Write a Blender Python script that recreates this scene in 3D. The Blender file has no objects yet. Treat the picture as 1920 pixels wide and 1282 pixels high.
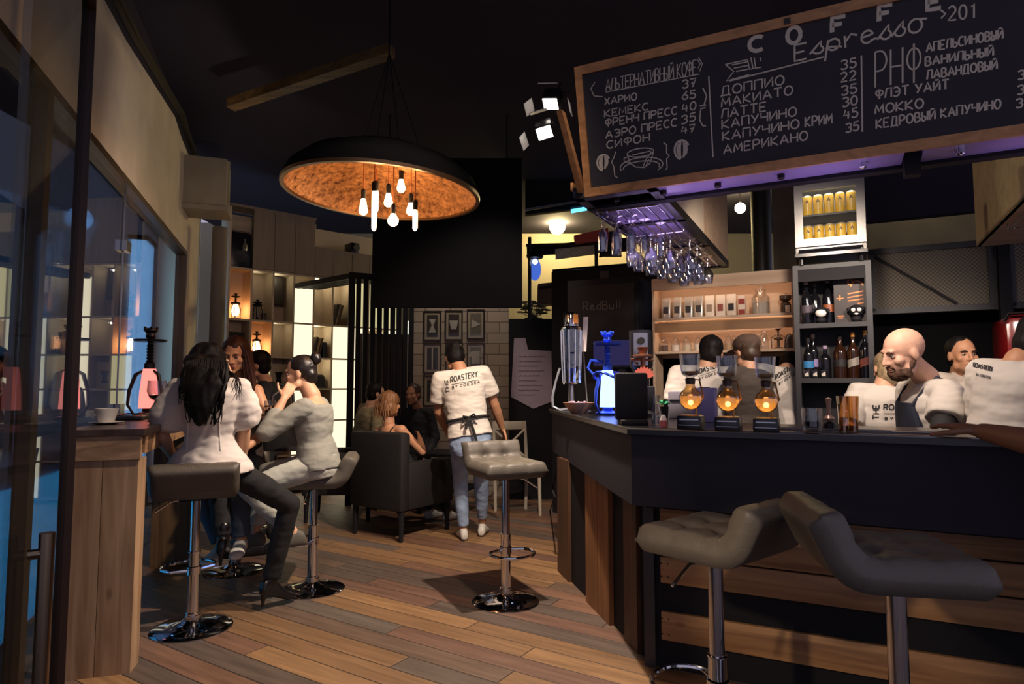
import bpy, bmesh, math, random
from mathutils import Vector as V, Matrix, noise
from mathutils.bvhtree import BVHTree
random.seed(7)
sc = bpy.context.scene
COL = sc.collection
PI = math.pi
R = math.radians

# ---------------------------------------------------------------- camera, world, exposure
CAM = V((0, 0, 1.30)); FPX = 1200.0; TH = math.atan(84 / 1200)
cd = bpy.data.cameras.new('camera'); cam = bpy.data.objects.new('camera', cd); COL.objects.link(cam)
cd.sensor_width = 36; cd.lens = 36 * FPX / 1920; cd.clip_start = 0.05; cd.clip_end = 60
cam.location = CAM; cam.rotation_euler = (PI / 2 + TH, 0, 0)
sc.camera = cam
w = bpy.data.worlds.new('world'); sc.world = w; w.use_nodes = True
bg = w.node_tree.nodes['Background']; bg.inputs[0].default_value = (0.62, 0.58, 0.78, 1); bg.inputs[1].default_value = 0.6
vs = sc.view_settings
vs.view_transform = 'Standard'; vs.look = 'None'; vs.gamma = 1; vs.use_curve_mapping = False; vs.exposure = 0.0
sc.cycles.use_denoising = True
sc.cycles.max_bounces = 8; sc.cycles.transparent_max_bounces = 24
sc.cycles.sample_clamp_indirect = 4.0; sc.cycles.caustics_reflective = False; sc.cycles.caustics_refractive = False

FW = V((0, math.cos(TH), math.sin(TH))); UPV = V((0, -math.sin(TH), math.cos(TH)))
def ray(px, py):
    return FW + V((1, 0, 0)) * ((px - 960) / FPX) + UPV * ((641 - py) / FPX)
def P(px, py, Y):
    d = ray(px, py); return CAM + d * (Y / d.y)
def F(px, py, z=0.0):
    d = ray(px, py); return CAM + d * ((z - CAM.z) / d.z)
def on_plane(px, py, p0, n):
    d = ray(px, py); return CAM + d * ((p0 - CAM).dot(n) / d.dot(n))

def light(name, kind, loc, power, color, target=None, **kw):
    ld = bpy.data.lights.new(name, kind); ld.energy = power; ld.color = color
    for k, v in kw.items(): setattr(ld, k, v)
    o = bpy.data.objects.new(name, ld); COL.objects.link(o); o.location = loc
    if target is not None:
        o.rotation_euler = (V(target) - V(loc)).to_track_quat('-Z', 'Y').to_euler()
    return o
W_AIM = (-2.75, 5.0, 3.0)
# spot lamps; the ceiling and wall ones are added, without fixtures, to brighten
light('ceiling_fill', 'SPOT', (0.1, 2.4, 3.7), 210, (1, .78, .60), (-1.0, 3.5, .3), spot_size=R(70), spot_blend=.6, shadow_soft_size=.08)
light('ceiling_fill', 'SPOT', (0.15, 4.9, 3.8), 130, (1, .80, .66), (-.5, 6.3, 1.0), spot_size=R(62), spot_blend=.7, shadow_soft_size=.08)
light('bar_light', 'SPOT', (1.45, 2.9, 2.45), 95, (1, .82, .68), (1.75, 4.2, 1.2), spot_size=R(110), spot_blend=.6, shadow_soft_size=.06)
light('bar_light', 'SPOT', (2.15, 2.45, 2.45), 185, (1, .83, .70), (2.15, 3.3, 1.2), spot_size=R(110), spot_blend=.6, shadow_soft_size=.06)
light('bar_light', 'SPOT', (1.25, 2.72, 2.2), 60, (1, .84, .72), (2.1, 2.98, 1.2), spot_size=R(85), spot_blend=.6, shadow_soft_size=.04)
light('floor_spot', 'SPOT', (-.5, .9, 1.5), 85, (1, .76, .52), (1.35, 2.75, .12), spot_size=R(26), spot_blend=.7, shadow_soft_size=.03)
light('ceiling_fill', 'SPOT', (-.55, 6.75, 3.3), 42, (1, .82, .68), (-.62, 7.75, 1.45), spot_size=R(70), spot_blend=.7, shadow_soft_size=.05)  # added behind the hanging panel to brighten the framed prints
light('wall_fill', 'SPOT', (-1.05, 3.5, 1.75), 62, (1, .78, .62), W_AIM, spot_size=R(75), spot_blend=.9, shadow_soft_size=.05)  # added in mid-air to brighten the plaster over the window
light('street_light', 'AREA', (-4.2, 5.2, 2.2), 12, (.25, .55, 1.0), (-2.6, 5.0, 1.4), size=1.4)

# ---------------------------------------------------------------- materials
def lin(h):
    if isinstance(h, str):
        h = h.lstrip('#'); c = [int(h[i:i + 2], 16) / 255 for i in (0, 2, 4)]
    else: c = list(h)
    return tuple(x / 12.92 if x <= .04045 else ((x + .055) / 1.055) ** 2.4 for x in c) + (1,)
MATS = {}
def M(name, col, rough=.6, metal=0, var=0.0, vscale=6, bump=0.0, bscale=40, stretch=None, emit=0, ecol=None, spec=.5, sheen=0, trans=0):
    if name in MATS: return MATS[name]
    m = bpy.data.materials.new(name); m.use_nodes = True; nt = m.node_tree; b = nt.nodes['Principled BSDF']
    c = lin(col); b.inputs['Base Color'].default_value = c; b.inputs['Roughness'].default_value = rough
    b.inputs['Metallic'].default_value = metal; b.inputs['Specular IOR Level'].default_value = spec
    if sheen: b.inputs['Sheen Weight'].default_value = sheen
    if trans: b.inputs['Transmission Weight'].default_value = trans
    if emit:
        b.inputs['Emission Color'].default_value = lin(ecol or col); b.inputs['Emission Strength'].default_value = emit
    if var or bump:
        tc = nt.nodes.new('ShaderNodeTexCoord'); mp = nt.nodes.new('ShaderNodeMapping')
        nt.links.new(tc.outputs['Object'], mp.inputs[0])
        if stretch: mp.inputs['Scale'].default_value = stretch
        if var:
            n = nt.nodes.new('ShaderNodeTexNoise'); n.inputs['Scale'].default_value = vscale; n.inputs['Detail'].default_value = 6
            nt.links.new(mp.outputs[0], n.inputs[0])
            r = nt.nodes.new('ShaderNodeValToRGB'); r.color_ramp.elements[0].position = .3; r.color_ramp.elements[1].position = .7
            r.color_ramp.elements[0].color = tuple(x * (1 - var) for x in c[:3]) + (1,)
            r.color_ramp.elements[1].color = tuple(min(1, x * (1 + var)) for x in c[:3]) + (1,)
            nt.links.new(n.outputs[0], r.inputs[0]); nt.links.new(r.outputs[0], b.inputs['Base Color'])
        if bump:
            n2 = nt.nodes.new('ShaderNodeTexNoise'); n2.inputs['Scale'].default_value = bscale; n2.inputs['Detail'].default_value = 4
            nt.links.new(mp.outputs[0], n2.inputs[0])
            bp = nt.nodes.new('ShaderNodeBump'); bp.inputs['Strength'].default_value = bump; bp.inputs['Distance'].default_value = .01
            nt.links.new(n2.outputs[0], bp.inputs['Height']); nt.links.new(bp.outputs[0], b.inputs['Normal'])
    MATS[name] = m; return m
def translucent(name, col):
    if name in MATS: return MATS[name]
    m = bpy.data.materials.new(name); m.use_nodes = True; nt = m.node_tree; nt.nodes.clear()
    out = nt.nodes.new('ShaderNodeOutputMaterial'); mx = nt.nodes.new('ShaderNodeMixShader'); mx.inputs[0].default_value = .45
    a = nt.nodes.new('ShaderNodeBsdfTranslucent'); a.inputs[0].default_value = lin(col); t = nt.nodes.new('ShaderNodeBsdfTransparent'); t.inputs[0].default_value = lin(col)
    nt.links.new(a.outputs[0], mx.inputs[1]); nt.links.new(t.outputs[0], mx.inputs[2]); nt.links.new(mx.outputs[0], out.inputs[0]); MATS[name] = m; return m
def glassy(name, tint='#ffffff', refl=.08, edge=.75, rough=.02):
    if name in MATS: return MATS[name]
    m = bpy.data.materials.new(name); m.use_nodes = True; nt = m.node_tree; nt.nodes.clear()
    out = nt.nodes.new('ShaderNodeOutputMaterial'); mx = nt.nodes.new('ShaderNodeMixShader')
    tr = nt.nodes.new('ShaderNodeBsdfTransparent'); gl = nt.nodes.new('ShaderNodeBsdfGlossy')
    tr.inputs[0].default_value = lin(tint); gl.inputs['Roughness'].default_value = rough
    lw = nt.nodes.new('ShaderNodeLayerWeight'); lw.inputs[0].default_value = .35
    mr = nt.nodes.new('ShaderNodeMapRange'); mr.inputs[3].default_value = refl; mr.inputs[4].default_value = edge
    nt.links.new(lw.outputs['Facing'], mr.inputs[0]); nt.links.new(mr.outputs[0], mx.inputs[0])
    nt.links.new(tr.outputs[0], mx.inputs[1]); nt.links.new(gl.outputs[0], mx.inputs[2]); nt.links.new(mx.outputs[0], out.inputs[0])
    MATS[name] = m; return m
def wood(name, c1, c2, axis=0, scale=1.0, rough=.55, knots=True):
    """grained board: the grain runs along the object's own x (0), y (1) or z (2)"""
    if name in MATS: return MATS[name]
    m = bpy.data.materials.new(name); m.use_nodes = True; nt = m.node_tree; b = nt.nodes['Principled BSDF']; L = nt.links
    b.inputs['Roughness'].default_value = rough
    tc = nt.nodes.new('ShaderNodeTexCoord'); mp = nt.nodes.new('ShaderNodeMapping'); L.new(tc.outputs['Object'], mp.inputs[0])
    s = [14 * scale] * 3; s[axis] = .9 * scale; mp.inputs['Scale'].default_value = s
    oi = nt.nodes.new('ShaderNodeObjectInfo'); ad = nt.nodes.new('ShaderNodeVectorMath'); ad.operation = 'MULTIPLY_ADD'
    ad.inputs[1].default_value = (1, 1, 1)
    cb = nt.nodes.new('ShaderNodeCombineXYZ'); ml = nt.nodes.new('ShaderNodeMath'); ml.operation = 'MULTIPLY'; ml.inputs[1].default_value = 37
    L.new(oi.outputs['Random'], ml.inputs[0])
    for i in range(3): L.new(ml.outputs[0], cb.inputs[i])
    L.new(mp.outputs[0], ad.inputs[0]); L.new(cb.outputs[0], ad.inputs[2])
    n = nt.nodes.new('ShaderNodeTexNoise'); n.inputs['Scale'].default_value = 1.6; n.inputs['Detail'].default_value = 8; n.inputs['Distortion'].default_value = .8
    L.new(ad.outputs[0], n.inputs[0])
    r = nt.nodes.new('ShaderNodeValToRGB'); r.color_ramp.elements[0].position = .32; r.color_ramp.elements[1].position = .68
    r.color_ramp.elements[0].color = lin(c2); r.color_ramp.elements[1].color = lin(c1); L.new(n.outputs[0], r.inputs[0])
    last = r.outputs[0]
    if knots:
        v = nt.nodes.new('ShaderNodeTexVoronoi'); v.inputs['Scale'].default_value = 3.2 * scale; mp2 = nt.nodes.new('ShaderNodeMapping')
        s2 = [1.6] * 3; s2[axis] = .75; mp2.inputs['Scale'].default_value = s2
        L.new(tc.outputs['Object'], mp2.inputs[0]); L.new(mp2.outputs[0], v.inputs[0])
        r2 = nt.nodes.new('ShaderNodeValToRGB'); r2.color_ramp.elements[0].position = .04; r2.color_ramp.elements[1].position = .11
        r2.color_ramp.elements[0].color = (.25, .16, .1, 1); r2.color_ramp.elements[1].color = (1, 1, 1, 1); L.new(v.outputs[0], r2.inputs[0])
        mx = nt.nodes.new('ShaderNodeMix'); mx.data_type = 'RGBA'; mx.blend_type = 'MULTIPLY'; mx.inputs[0].default_value = 1
        L.new(last, mx.inputs[6]); L.new(r2.outputs[0], mx.inputs[7]); last = mx.outputs[2]
    L.new(last, b.inputs['Base Color'])
    bp = nt.nodes.new('ShaderNodeBump'); bp.inputs['Strength'].default_value = .15; bp.inputs['Distance'].default_value = .004
    L.new(n.outputs[0], bp.inputs['Height']); L.new(bp.outputs[0], b.inputs['Normal'])
    MATS[name] = m; return m
def emis(name, col, strength):
    if name in MATS: return MATS[name]
    m = bpy.data.materials.new(name); m.use_nodes = True; nt = m.node_tree; nt.nodes.clear()
    out = nt.nodes.new('ShaderNodeOutputMaterial'); e = nt.nodes.new('ShaderNodeEmission')
    e.inputs[0].default_value = lin(col); e.inputs[1].default_value = strength; nt.links.new(e.outputs[0], out.inputs[0])
    MATS[name] = m; return m
def floor_mat():
    m = bpy.data.materials.new('floor_planks'); m.use_nodes = True; nt = m.node_tree; b = nt.nodes['Principled BSDF']; L = nt.links
    def mt(op, a, c=None):
        n = nt.nodes.new('ShaderNodeMath'); n.operation = op
        for i, x in enumerate((a, c)):
            if x is None: continue
            if isinstance(x, (int, float)): n.inputs[i].default_value = x
            else: L.new(x, n.inputs[i])
        return n.outputs[0]
    tc = nt.nodes.new('ShaderNodeTexCoord'); mp = nt.nodes.new('ShaderNodeMapping'); L.new(tc.outputs['Object'], mp.inputs[0])
    mp.inputs['Rotation'].default_value = (0, 0, math.atan2(1, 1.55))     # planks run diagonally across the room
    sx = nt.nodes.new('ShaderNodeSeparateXYZ'); L.new(mp.outputs[0], sx.inputs[0])
    ry = mt('DIVIDE', sx.outputs[1], .142); row = mt('FLOOR', ry); fy = mt('FRACT', ry)
    wn = nt.nodes.new('ShaderNodeTexWhiteNoise'); wn.noise_dimensions = '1D'; L.new(row, wn.inputs['W'])
    rx = mt('ADD', mt('DIVIDE', sx.outputs[0], 2.1), mt('MULTIPLY', wn.outputs[0], 7.0)); colm = mt('FLOOR', rx); fx = mt('FRACT', rx)
    wn2 = nt.nodes.new('ShaderNodeTexWhiteNoise'); wn2.noise_dimensions = '2D'
    cb = nt.nodes.new('ShaderNodeCombineXYZ'); L.new(row, cb.inputs[0]); L.new(colm, cb.inputs[1]); L.new(cb.outputs[0], wn2.inputs['Vector'])
    r = nt.nodes.new('ShaderNodeValToRGB'); r.color_ramp.interpolation = 'CONSTANT'; els = r.color_ramp.elements
    cols = ['#6b574a', '#8d6d4f', '#5f524a', '#7d5e4c', '#977552', '#73574a', '#685d55', '#866749']
    els[0].color = lin(cols[0]); els[1].position = 1 / 8; els[1].color = lin(cols[1])
    for i in range(2, 8):
        e = els.new(i / 8); e.color = lin(cols[i])
    L.new(wn2.outputs[0], r.inputs[0])
    mp2 = nt.nodes.new('ShaderNodeMapping'); mp2.inputs['Scale'].default_value = (1.2, 16, 1); L.new(mp.outputs[0], mp2.inputs[0])
    ad = nt.nodes.new('ShaderNodeVectorMath'); ad.operation = 'ADD'; L.new(mp2.outputs[0], ad.inputs[0])
    sc3 = nt.nodes.new('ShaderNodeVectorMath'); sc3.operation = 'SCALE'; sc3.inputs[3].default_value = 19; L.new(wn2.outputs['Color'], sc3.inputs[0]); L.new(sc3.outputs[0], ad.inputs[1])
    n = nt.nodes.new('ShaderNodeTexNoise'); n.inputs['Scale'].default_value = 1.7; n.inputs['Detail'].default_value = 9; n.inputs['Roughness'].default_value = .65; L.new(ad.outputs[0], n.inputs[0])
    r2 = nt.nodes.new('ShaderNodeValToRGB'); r2.color_ramp.elements[0].position = .28; r2.color_ramp.elements[1].position = .72
    r2.color_ramp.elements[0].color = (.5, .47, .45, 1); r2.color_ramp.elements[1].color = (1.15, 1.13, 1.1, 1); L.new(n.outputs[0], r2.inputs[0])
    mx = nt.nodes.new('ShaderNodeMix'); mx.data_type = 'RGBA'; mx.blend_type = 'MULTIPLY'; mx.inputs[0].default_value = 1
    L.new(r.outputs[0], mx.inputs[6]); L.new(r2.outputs[0], mx.inputs[7])
    ed = mt('MINIMUM', mt('MULTIPLY', mt('MINIMUM', fy, mt('SUBTRACT', 1.0, fy)), .142), mt('MULTIPLY', mt('MINIMUM', fx, mt('SUBTRACT', 1.0, fx)), 2.1))
    gp = mt('SMOOTHSTEP', ed, None) if False else None
    mr = nt.nodes.new('ShaderNodeMapRange'); mr.inputs[1].default_value = .0012; mr.inputs[2].default_value = .0042; L.new(ed, mr.inputs[0])
    mx2 = nt.nodes.new('ShaderNodeMix'); mx2.data_type = 'RGBA'; mx2.inputs[6].default_value = (.012, .008, .006, 1)
    L.new(mr.outputs[0], mx2.inputs[0]); L.new(mx.outputs[2], mx2.inputs[7]); L.new(mx2.outputs[2], b.inputs['Base Color'])
    b.inputs['Roughness'].default_value = .55
    bp = nt.nodes.new('ShaderNodeBump'); bp.inputs['Strength'].default_value = .5; bp.inputs['Distance'].default_value = .004
    L.new(mt('ADD', mr.outputs[0], mt('MULTIPLY', n.outputs[0], .25)), bp.inputs['Height']); L.new(bp.outputs[0], b.inputs['Normal'])
    return m
def brick_mat():
    m = bpy.data.materials.new('white_brick'); m.use_nodes = True; nt = m.node_tree; b = nt.nodes['Principled BSDF']; L = nt.links
    tc = nt.nodes.new('ShaderNodeTexCoord'); mp = nt.nodes.new('ShaderNodeMapping'); mp.inputs['Rotation'].default_value = (PI / 2, 0, 0)
    L.new(tc.outputs['Object'], mp.inputs[0])
    br = nt.nodes.new('ShaderNodeTexBrick'); br.inputs['Scale'].default_value = 1; br.inputs['Brick Width'].default_value = .3; br.inputs['Row Height'].default_value = .13
    br.inputs['Mortar Size'].default_value = .006; br.inputs['Color1'].default_value = lin('#a89a88'); br.inputs['Color2'].default_value = lin('#988a7a'); br.inputs['Mortar'].default_value = lin('#6a5f54')
    L.new(mp.outputs[0], br.inputs[0]); L.new(br.outputs[0], b.inputs['Base Color']); b.inputs['Roughness'].default_value = .8
    bp = nt.nodes.new('ShaderNodeBump'); bp.invert = True; bp.inputs['Distance'].default_value = .01; L.new(br.outputs[1], bp.inputs['Height']); L.new(bp.outputs[0], b.inputs['Normal'])
    return m
def leaf_mat():
    m = bpy.data.materials.new('copper_leaf'); m.use_nodes = True; nt = m.node_tree; b = nt.nodes['Principled BSDF']; L = nt.links
    tc = nt.nodes.new('ShaderNodeTexCoord'); n = nt.nodes.new('ShaderNodeTexNoise'); n.inputs['Scale'].default_value = 24; n.inputs['Detail'].default_value = 10; n.inputs['Roughness'].default_value = .75; n.inputs['Distortion'].default_value = .15
    L.new(tc.outputs['Object'], n.inputs[0]); r = nt.nodes.new('ShaderNodeValToRGB'); r.color_ramp.elements[0].position = .36; r.color_ramp.elements[1].position = .66
    r.color_ramp.elements[0].color = lin('#4c2c18'); r.color_ramp.elements[1].color = lin('#cf9a68'); L.new(n.outputs[0], r.inputs[0]); L.new(r.outputs[0], b.inputs['Base Color'])
    b.inputs['Roughness'].default_value = .5; b.inputs['Metallic'].default_value = .35
    bp = nt.nodes.new('ShaderNodeBump'); bp.inputs['Strength'].default_value = .5; bp.inputs['Distance'].default_value = .006; L.new(n.outputs[0], bp.inputs['Height']); L.new(bp.outputs[0], b.inputs['Normal'])
    return m

BLACK = M('black_paint', '#1a191d', .65, spec=.2); BLK2 = M('black_lacquer', '#16151a', .28)
DARK = M('dark_ceiling', '#37353f', .9, spec=.1); DKGREY = M('dark_grey', '#2c2b2e', .5)
CHROME = M('chrome', '#cfcfd2', .09, 1); STEEL = M('steel', '#a8a8ac', .28, 1); IRON = M('dark_iron', '#2a2827', .4, .7)
PINE = wood('pine_upright', '#b8997a', '#8f7052', 2); PINEX = wood('pine_long', '#b08a64', '#7d5c40', 0); PINEY = wood('pine_deep', '#b08a64', '#7d5c40', 1)
DPINE = wood('dark_pine', '#5a3c26', '#3a2619', 2)  # darker pine for two of the side boards
BIRCH = wood('birch_ply', '#d8bda0', '#c4a488', 0, .6, .5, False)
FRAMEWOOD = wood('board_frame_wood', '#c08a54', '#9a6a3c', 0, 1, .5, False)
CREAM = M('cream_plaster', '#cfc2ae', .85, var=.12, vscale=3); GREYWALL = M('grey_beige', '#6a6253', .8, var=.15, vscale=4)
SHELFW = M('shelf_white', '#c2b29c', .6); SHELFG = M('shelf_door', '#87796a', .6, var=.12, vscale=3, stretch=(8, 8, .6))
GLASS = glassy('clear_glass', '#f4f6f8', .06, .7); AMBER = M('amber_drink', '#b4741c', .1, spec=.6)
SEATF = M('stool_leather', '#5a544c', .5, var=.06, vscale=20, bump=.15, bscale=120); SEATD = M('stool_leather_shaded', '#4a433c', .5, var=.06, vscale=20, bump=.15, bscale=120)  # second leather is a darker copy, shade put into its colour
CHALK = M('chalk', '#c9bfae', .95); WHITE = M('white_plastic', '#d8d4cc', .5); CUP = M('white_china', '#e2dcd4', .25)

# ---------------------------------------------------------------- mesh helpers
def wm(o):
    m = Matrix.Identity(4)
    while o is not None:
        m = Matrix.LocRotScale(o.location, o.rotation_euler, o.scale) @ m; o = o.parent
    return m
def frame(d):
    d = d.normalized(); a = V((0, 0, 1)) if abs(d.z) < .9 else V((1, 0, 0)); x = d.cross(a).normalized(); return x, d.cross(x).normalized()
class MB:
    def __init__(s): s.bm = bmesh.new()
    def box(s, c, d, rz=0, mat=None, bev=0):
        m = Matrix.Translation(V(c)) @ (mat if mat is not None else Matrix.Rotation(rz, 4, 'Z')) @ Matrix.Diagonal((d[0], d[1], d[2], 1))
        r = bmesh.ops.create_cube(s.bm, size=1, matrix=m)
        if bev:
            es = {e for v in r['verts'] for e in v.link_edges}
            bmesh.ops.bevel(s.bm, geom=list(es), offset=bev, segments=2, affect='EDGES', profile=.5)
        return s
    def loft(s, rings, n=20, cap=True, sup=2.0):
        rs = []
        for c, A, B in rings:
            ring = []
            for i in range(n):
                t = 2 * PI * i / n; x, y = math.cos(t), math.sin(t)
                if sup != 2.0: x = math.copysign(abs(x) ** (2 / sup), x); y = math.copysign(abs(y) ** (2 / sup), y)
                ring.append(s.bm.verts.new(V(c) + V(A) * x + V(B) * y))
            rs.append(ring)
        for a, b in zip(rs, rs[1:]):
            for i in range(n): s.bm.faces.new((a[i], a[(i + 1) % n], b[(i + 1) % n], b[i]))
        if cap: s.bm.faces.new(rs[0][::-1]); s.bm.faces.new(rs[-1])
        return s
    def cap(s, p0, r0, p1, r1, n=12, flat=1.0, axis=None):
        p0, p1 = V(p0), V(p1); d = p1 - p0
        if d.length < 1e-5: return s.ell(p0, (r0, 0, 0), (0, r0, 0), (0, 0, r0))
        x, y = frame(d)
        if axis is not None:
            x = V(axis); dn = d.normalized(); x = (x - dn * x.dot(dn)).normalized(); y = dn.cross(x)
        u = d.normalized(); rings = []
        for a in (80, 55, 28, 0): rings.append((p0 - u * r0 * math.sin(R(a)), x * r0 * math.cos(R(a)), y * r0 * math.cos(R(a)) * flat))
        for a in (0, 28, 55, 80): rings.append((p1 + u * r1 * math.sin(R(a)), x * r1 * math.cos(R(a)), y * r1 * math.cos(R(a)) * flat))
        return s.loft(rings, n)
    def tube(s, pts, r, n=8, closed=False):
        pts = [V(p) for p in pts]; N = len(pts); rings = []; prev = None
        for i, p in enumerate(pts):
            if closed: d = pts[(i + 1) % N] - pts[i - 1]
            else: d = pts[min(i + 1, N - 1)] - pts[max(i - 1, 0)]
            d.normalize()
            if prev is None: x = frame(d)[0]
            else: x = (prev - d * prev.dot(d)).normalized()
            prev = x; y = d.cross(x); rr = r[i] if isinstance(r, (list, tuple)) else r
            rings.append([s.bm.verts.new(p + x * rr * math.cos(2 * PI * k / n) + y * rr * math.sin(2 * PI * k / n)) for k in range(n)])
        for a, b in (list(zip(rings, rings[1:])) + ([(rings[-1], rings[0])] if closed else [])):
            for k in range(n): s.bm.faces.new((a[k], a[(k + 1) % n], b[(k + 1) % n], b[k]))
        if not closed: s.bm.faces.new(rings[0][::-1]); s.bm.faces.new(rings[-1])
        return s
    def cyl(s, p0, p1, r, n=16): return s.tube([p0, p1], r, n)
    def ell(s, c, A, B, C, nu=16, nv=10):
        A, B, C, c = V(A), V(B), V(C), V(c)
        rings = []
        for j in range(1, nv):
            t = PI * j / nv; rings.append((c - C * math.cos(t), A * math.sin(t), B * math.sin(t)))
        vs_ = []
        bot = s.bm.verts.new(c - C); top = s.bm.verts.new(c + C)
        for cc, a, b in rings: vs_.append([s.bm.verts.new(cc + a * math.cos(2 * PI * i / nu) + b * math.sin(2 * PI * i / nu)) for i in range(nu)])
        for a, b in zip(vs_, vs_[1:]):
            for i in range(nu): s.bm.faces.new((a[i], a[(i + 1) % nu], b[(i + 1) % nu], b[i]))
        for i in range(nu):
            s.bm.faces.new((bot, vs_[0][(i + 1) % nu], vs_[0][i])); s.bm.faces.new((top, vs_[-1][i], vs_[-1][(i + 1) % nu]))
        return s
    def sph(s, c, r, n=12): return s.ell(c, (r, 0, 0), (0, r, 0), (0, 0, r), n, max(6, n * 2 // 3))
    def lathe(s, prof, c=(0, 0, 0), n=24, mat=None):
        c = V(c); rs = []
        m = mat or Matrix.Identity(3)
        for r, z in prof:
            if r < 1e-5: rs.append([s.bm.verts.new(c + m @ V((0, 0, z)))])
            else: rs.append([s.bm.verts.new(c + m @ V((r * math.cos(2 * PI * i / n), r * math.sin(2 * PI * i / n), z))) for i in range(n)])
        for a, b in zip(rs, rs[1:]):
            for i in range(n):
                j = (i + 1) % n
                if len(a) == 1 and len(b) > 1: s.bm.faces.new((a[0], b[j], b[i]))
                elif len(b) == 1 and len(a) > 1: s.bm.faces.new((a[i], a[j], b[0]))
                elif len(a) > 1: s.bm.faces.new((a[i], a[j], b[j], b[i]))
        return s
    def prism(s, pts, z0, z1):
        a = [s.bm.verts.new((p[0], p[1], z0)) for p in pts]; b = [s.bm.verts.new((p[0], p[1], z1)) for p in pts]
        n = len(pts)
        for i in range(n): s.bm.faces.new((a[i], a[(i + 1) % n], b[(i + 1) % n], b[i]))
        s.bm.faces.new(a[::-1]); s.bm.faces.new(b); return s
    def slab(s, pts, off):
        """polygon given in space, thickened by the vector off"""
        off = V(off); a = [s.bm.verts.new(V(p)) for p in pts]; b = [s.bm.verts.new(V(p) + off) for p in pts]; n = len(pts)
        for i in range(n): s.bm.faces.new((a[i], a[(i + 1) % n], b[(i + 1) % n], b[i]))
        s.bm.faces.new(a[::-1]); s.bm.faces.new(b); return s
    def build(s, name, mat, parent=None, world=False, smooth=35):
        bmesh.ops.recalc_face_normals(s.bm, faces=s.bm.faces[:])
        me = bpy.data.meshes.new(name); s.bm.to_mesh(me); s.bm.free()
        return link(name, me, mat, parent, world, smooth)
def link(name, me, mat, parent=None, world=False, smooth=35):
    if world and parent is not None: me.transform(wm(parent).inverted())
    if mat is not None: me.materials.append(mat)
    if smooth:
        me.shade_smooth(); me.set_sharp_from_angle(angle=R(smooth))
    o = bpy.data.objects.new(name, me); COL.objects.link(o)
    if parent is not None: o.parent = parent
    return o
def tag(o, label, cat, group=None):
    o['label'] = label; o['category'] = cat
    if group: o['group'] = group
    return o
def thing(name, label, cat, loc=(0, 0, 0), rz=0, group=None):
    o = bpy.data.objects.new(name, None); COL.objects.link(o); o.empty_display_size = .05
    o.location = loc; o.rotation_euler = (0, 0, rz); return tag(o, label, cat, group)
def struct(o):
    o['kind'] = 'structure'; return o
def kids(o): return list(o.children)
def dup(o, parent=None):
    c = o.copy(); COL.objects.link(c)
    c.parent = parent
    for k in kids(o): dup(k, c)
    return c
def copy_to(o, loc, rz=None, label=None, group=None, scale=None):
    c = dup(o); c.location = loc
    if rz is not None: c.rotation_euler = (0, 0, rz)
    if label: c['label'] = label
    if group: c['group'] = group
    if scale: c.scale = (scale,) * 3
    return c
# ---------------------------------------------------------------- frames of reference
O3 = V((.50, 2.80, 0)); b_ = V((.891, -.454, 0)); n_ = V((.454, .891, 0)); BR = math.atan2(-.454, .891)
def B(s, d, z=0): return O3 + b_ * s + n_ * d + V((0, 0, z))           # along the bar, into the bar
W3 = V((-1.14, 0, 0)); w_ = V((-.3198, .9475, 0)); m_ = V((.9475, .3198, 0)); WR = math.atan2(.9475, -.3198)
def W(t, d, z=0): return W3 + w_ * t + m_ * d + V((0, 0, z))           # along the glazed wall, into the room
K3 = V((-3.30, 7.40, 0)); k_ = V((.746, .666, 0)); q_ = V((.666, -.746, 0)); KR = math.atan2(.666, .746)
def K(t, d, z=0): return K3 + k_ * t + q_ * d + V((0, 0, z))           # along the bookcase, towards the room

# ---------------------------------------------------------------- the room
fl = MB(); fl.box((1, 5, -.05), (12, 14, .1)); struct(fl.build('floor', floor_mat()))
ce = MB(); ce.box((1, 6.0, 4.05), (12, 12, .1)); struct(ce.build('ceiling', DARK))
# glazed wall on the left: plaster above the window head, jamb at the far end
t_far, z_head = 6.86, 2.68
wl = MB()
wl.slab([W(1.5, 0, z_head), W(t_far, 0, z_head), W(t_far, 0, 0), W(7.72, 0, 0), W(7.72, 0, 3.6), W(7.42, 0, 3.62), W(6.3, 0, 3.66), W(5.9, 0, 3.72), W(4.2, 0, 3.52), W(1.5, 0, 3.4)], -m_ * .16)
struct(wl.build('wall_left', CREAM, smooth=0))
wu = MB(); wu.slab([W(1.5, -.06, 3.4), W(4.2, -.06, 3.52), W(5.9, -.06, 3.72), W(6.3, -.06, 3.66), W(7.42, -.06, 3.62), W(7.42, -.06, 4.0), W(1.5, -.06, 4.0)], -m_ * .10)
struct(wu.build('wall_left_upper', DARK, smooth=0))
tr = MB(); tr.tube([W(1.6, .05, 3.46), W(4.2, .05, 3.56), W(5.9, .05, 3.76), W(6.3, .05, 3.70), W(7.3, .05, 3.66)], .03, 6); struct(tr.build('trim_1', IRON))
MIRROR = glassy('dark_window_glass', '#b4bcc6', .34, .75)
wg = MB(); wg.slab([W(1.5, -.05, .0), W(t_far, -.05, .0), W(t_far, -.05, z_head), W(1.5, -.05, z_head)], -m_ * .012)
win = struct(wg.build('window_1', MIRROR, smooth=0))
wf = MB()
wf.box(W(4.2, -.03, z_head - .02), (5.4, .06, .05), WR); wf.box(W(t_far - .03, -.03, z_head / 2), (.06, .06, z_head), WR)
wf.box(W(2.98, -.03, z_head / 2), (.07, .06, z_head), WR)
struct(wf.build('window_frame', M('bronze_frame', '#5a4a3a', .4, .5), win))
wd = MB()
for z in (1.15, 2.25): wd.box(W(4.55, -.03, z), (.12, .03, .07), WR)
wd.box(W(4.55, -.055, 1.35), (.008, .02, 2.6), WR); struct(wd.build('window_clamp', STEEL, win))
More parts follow.
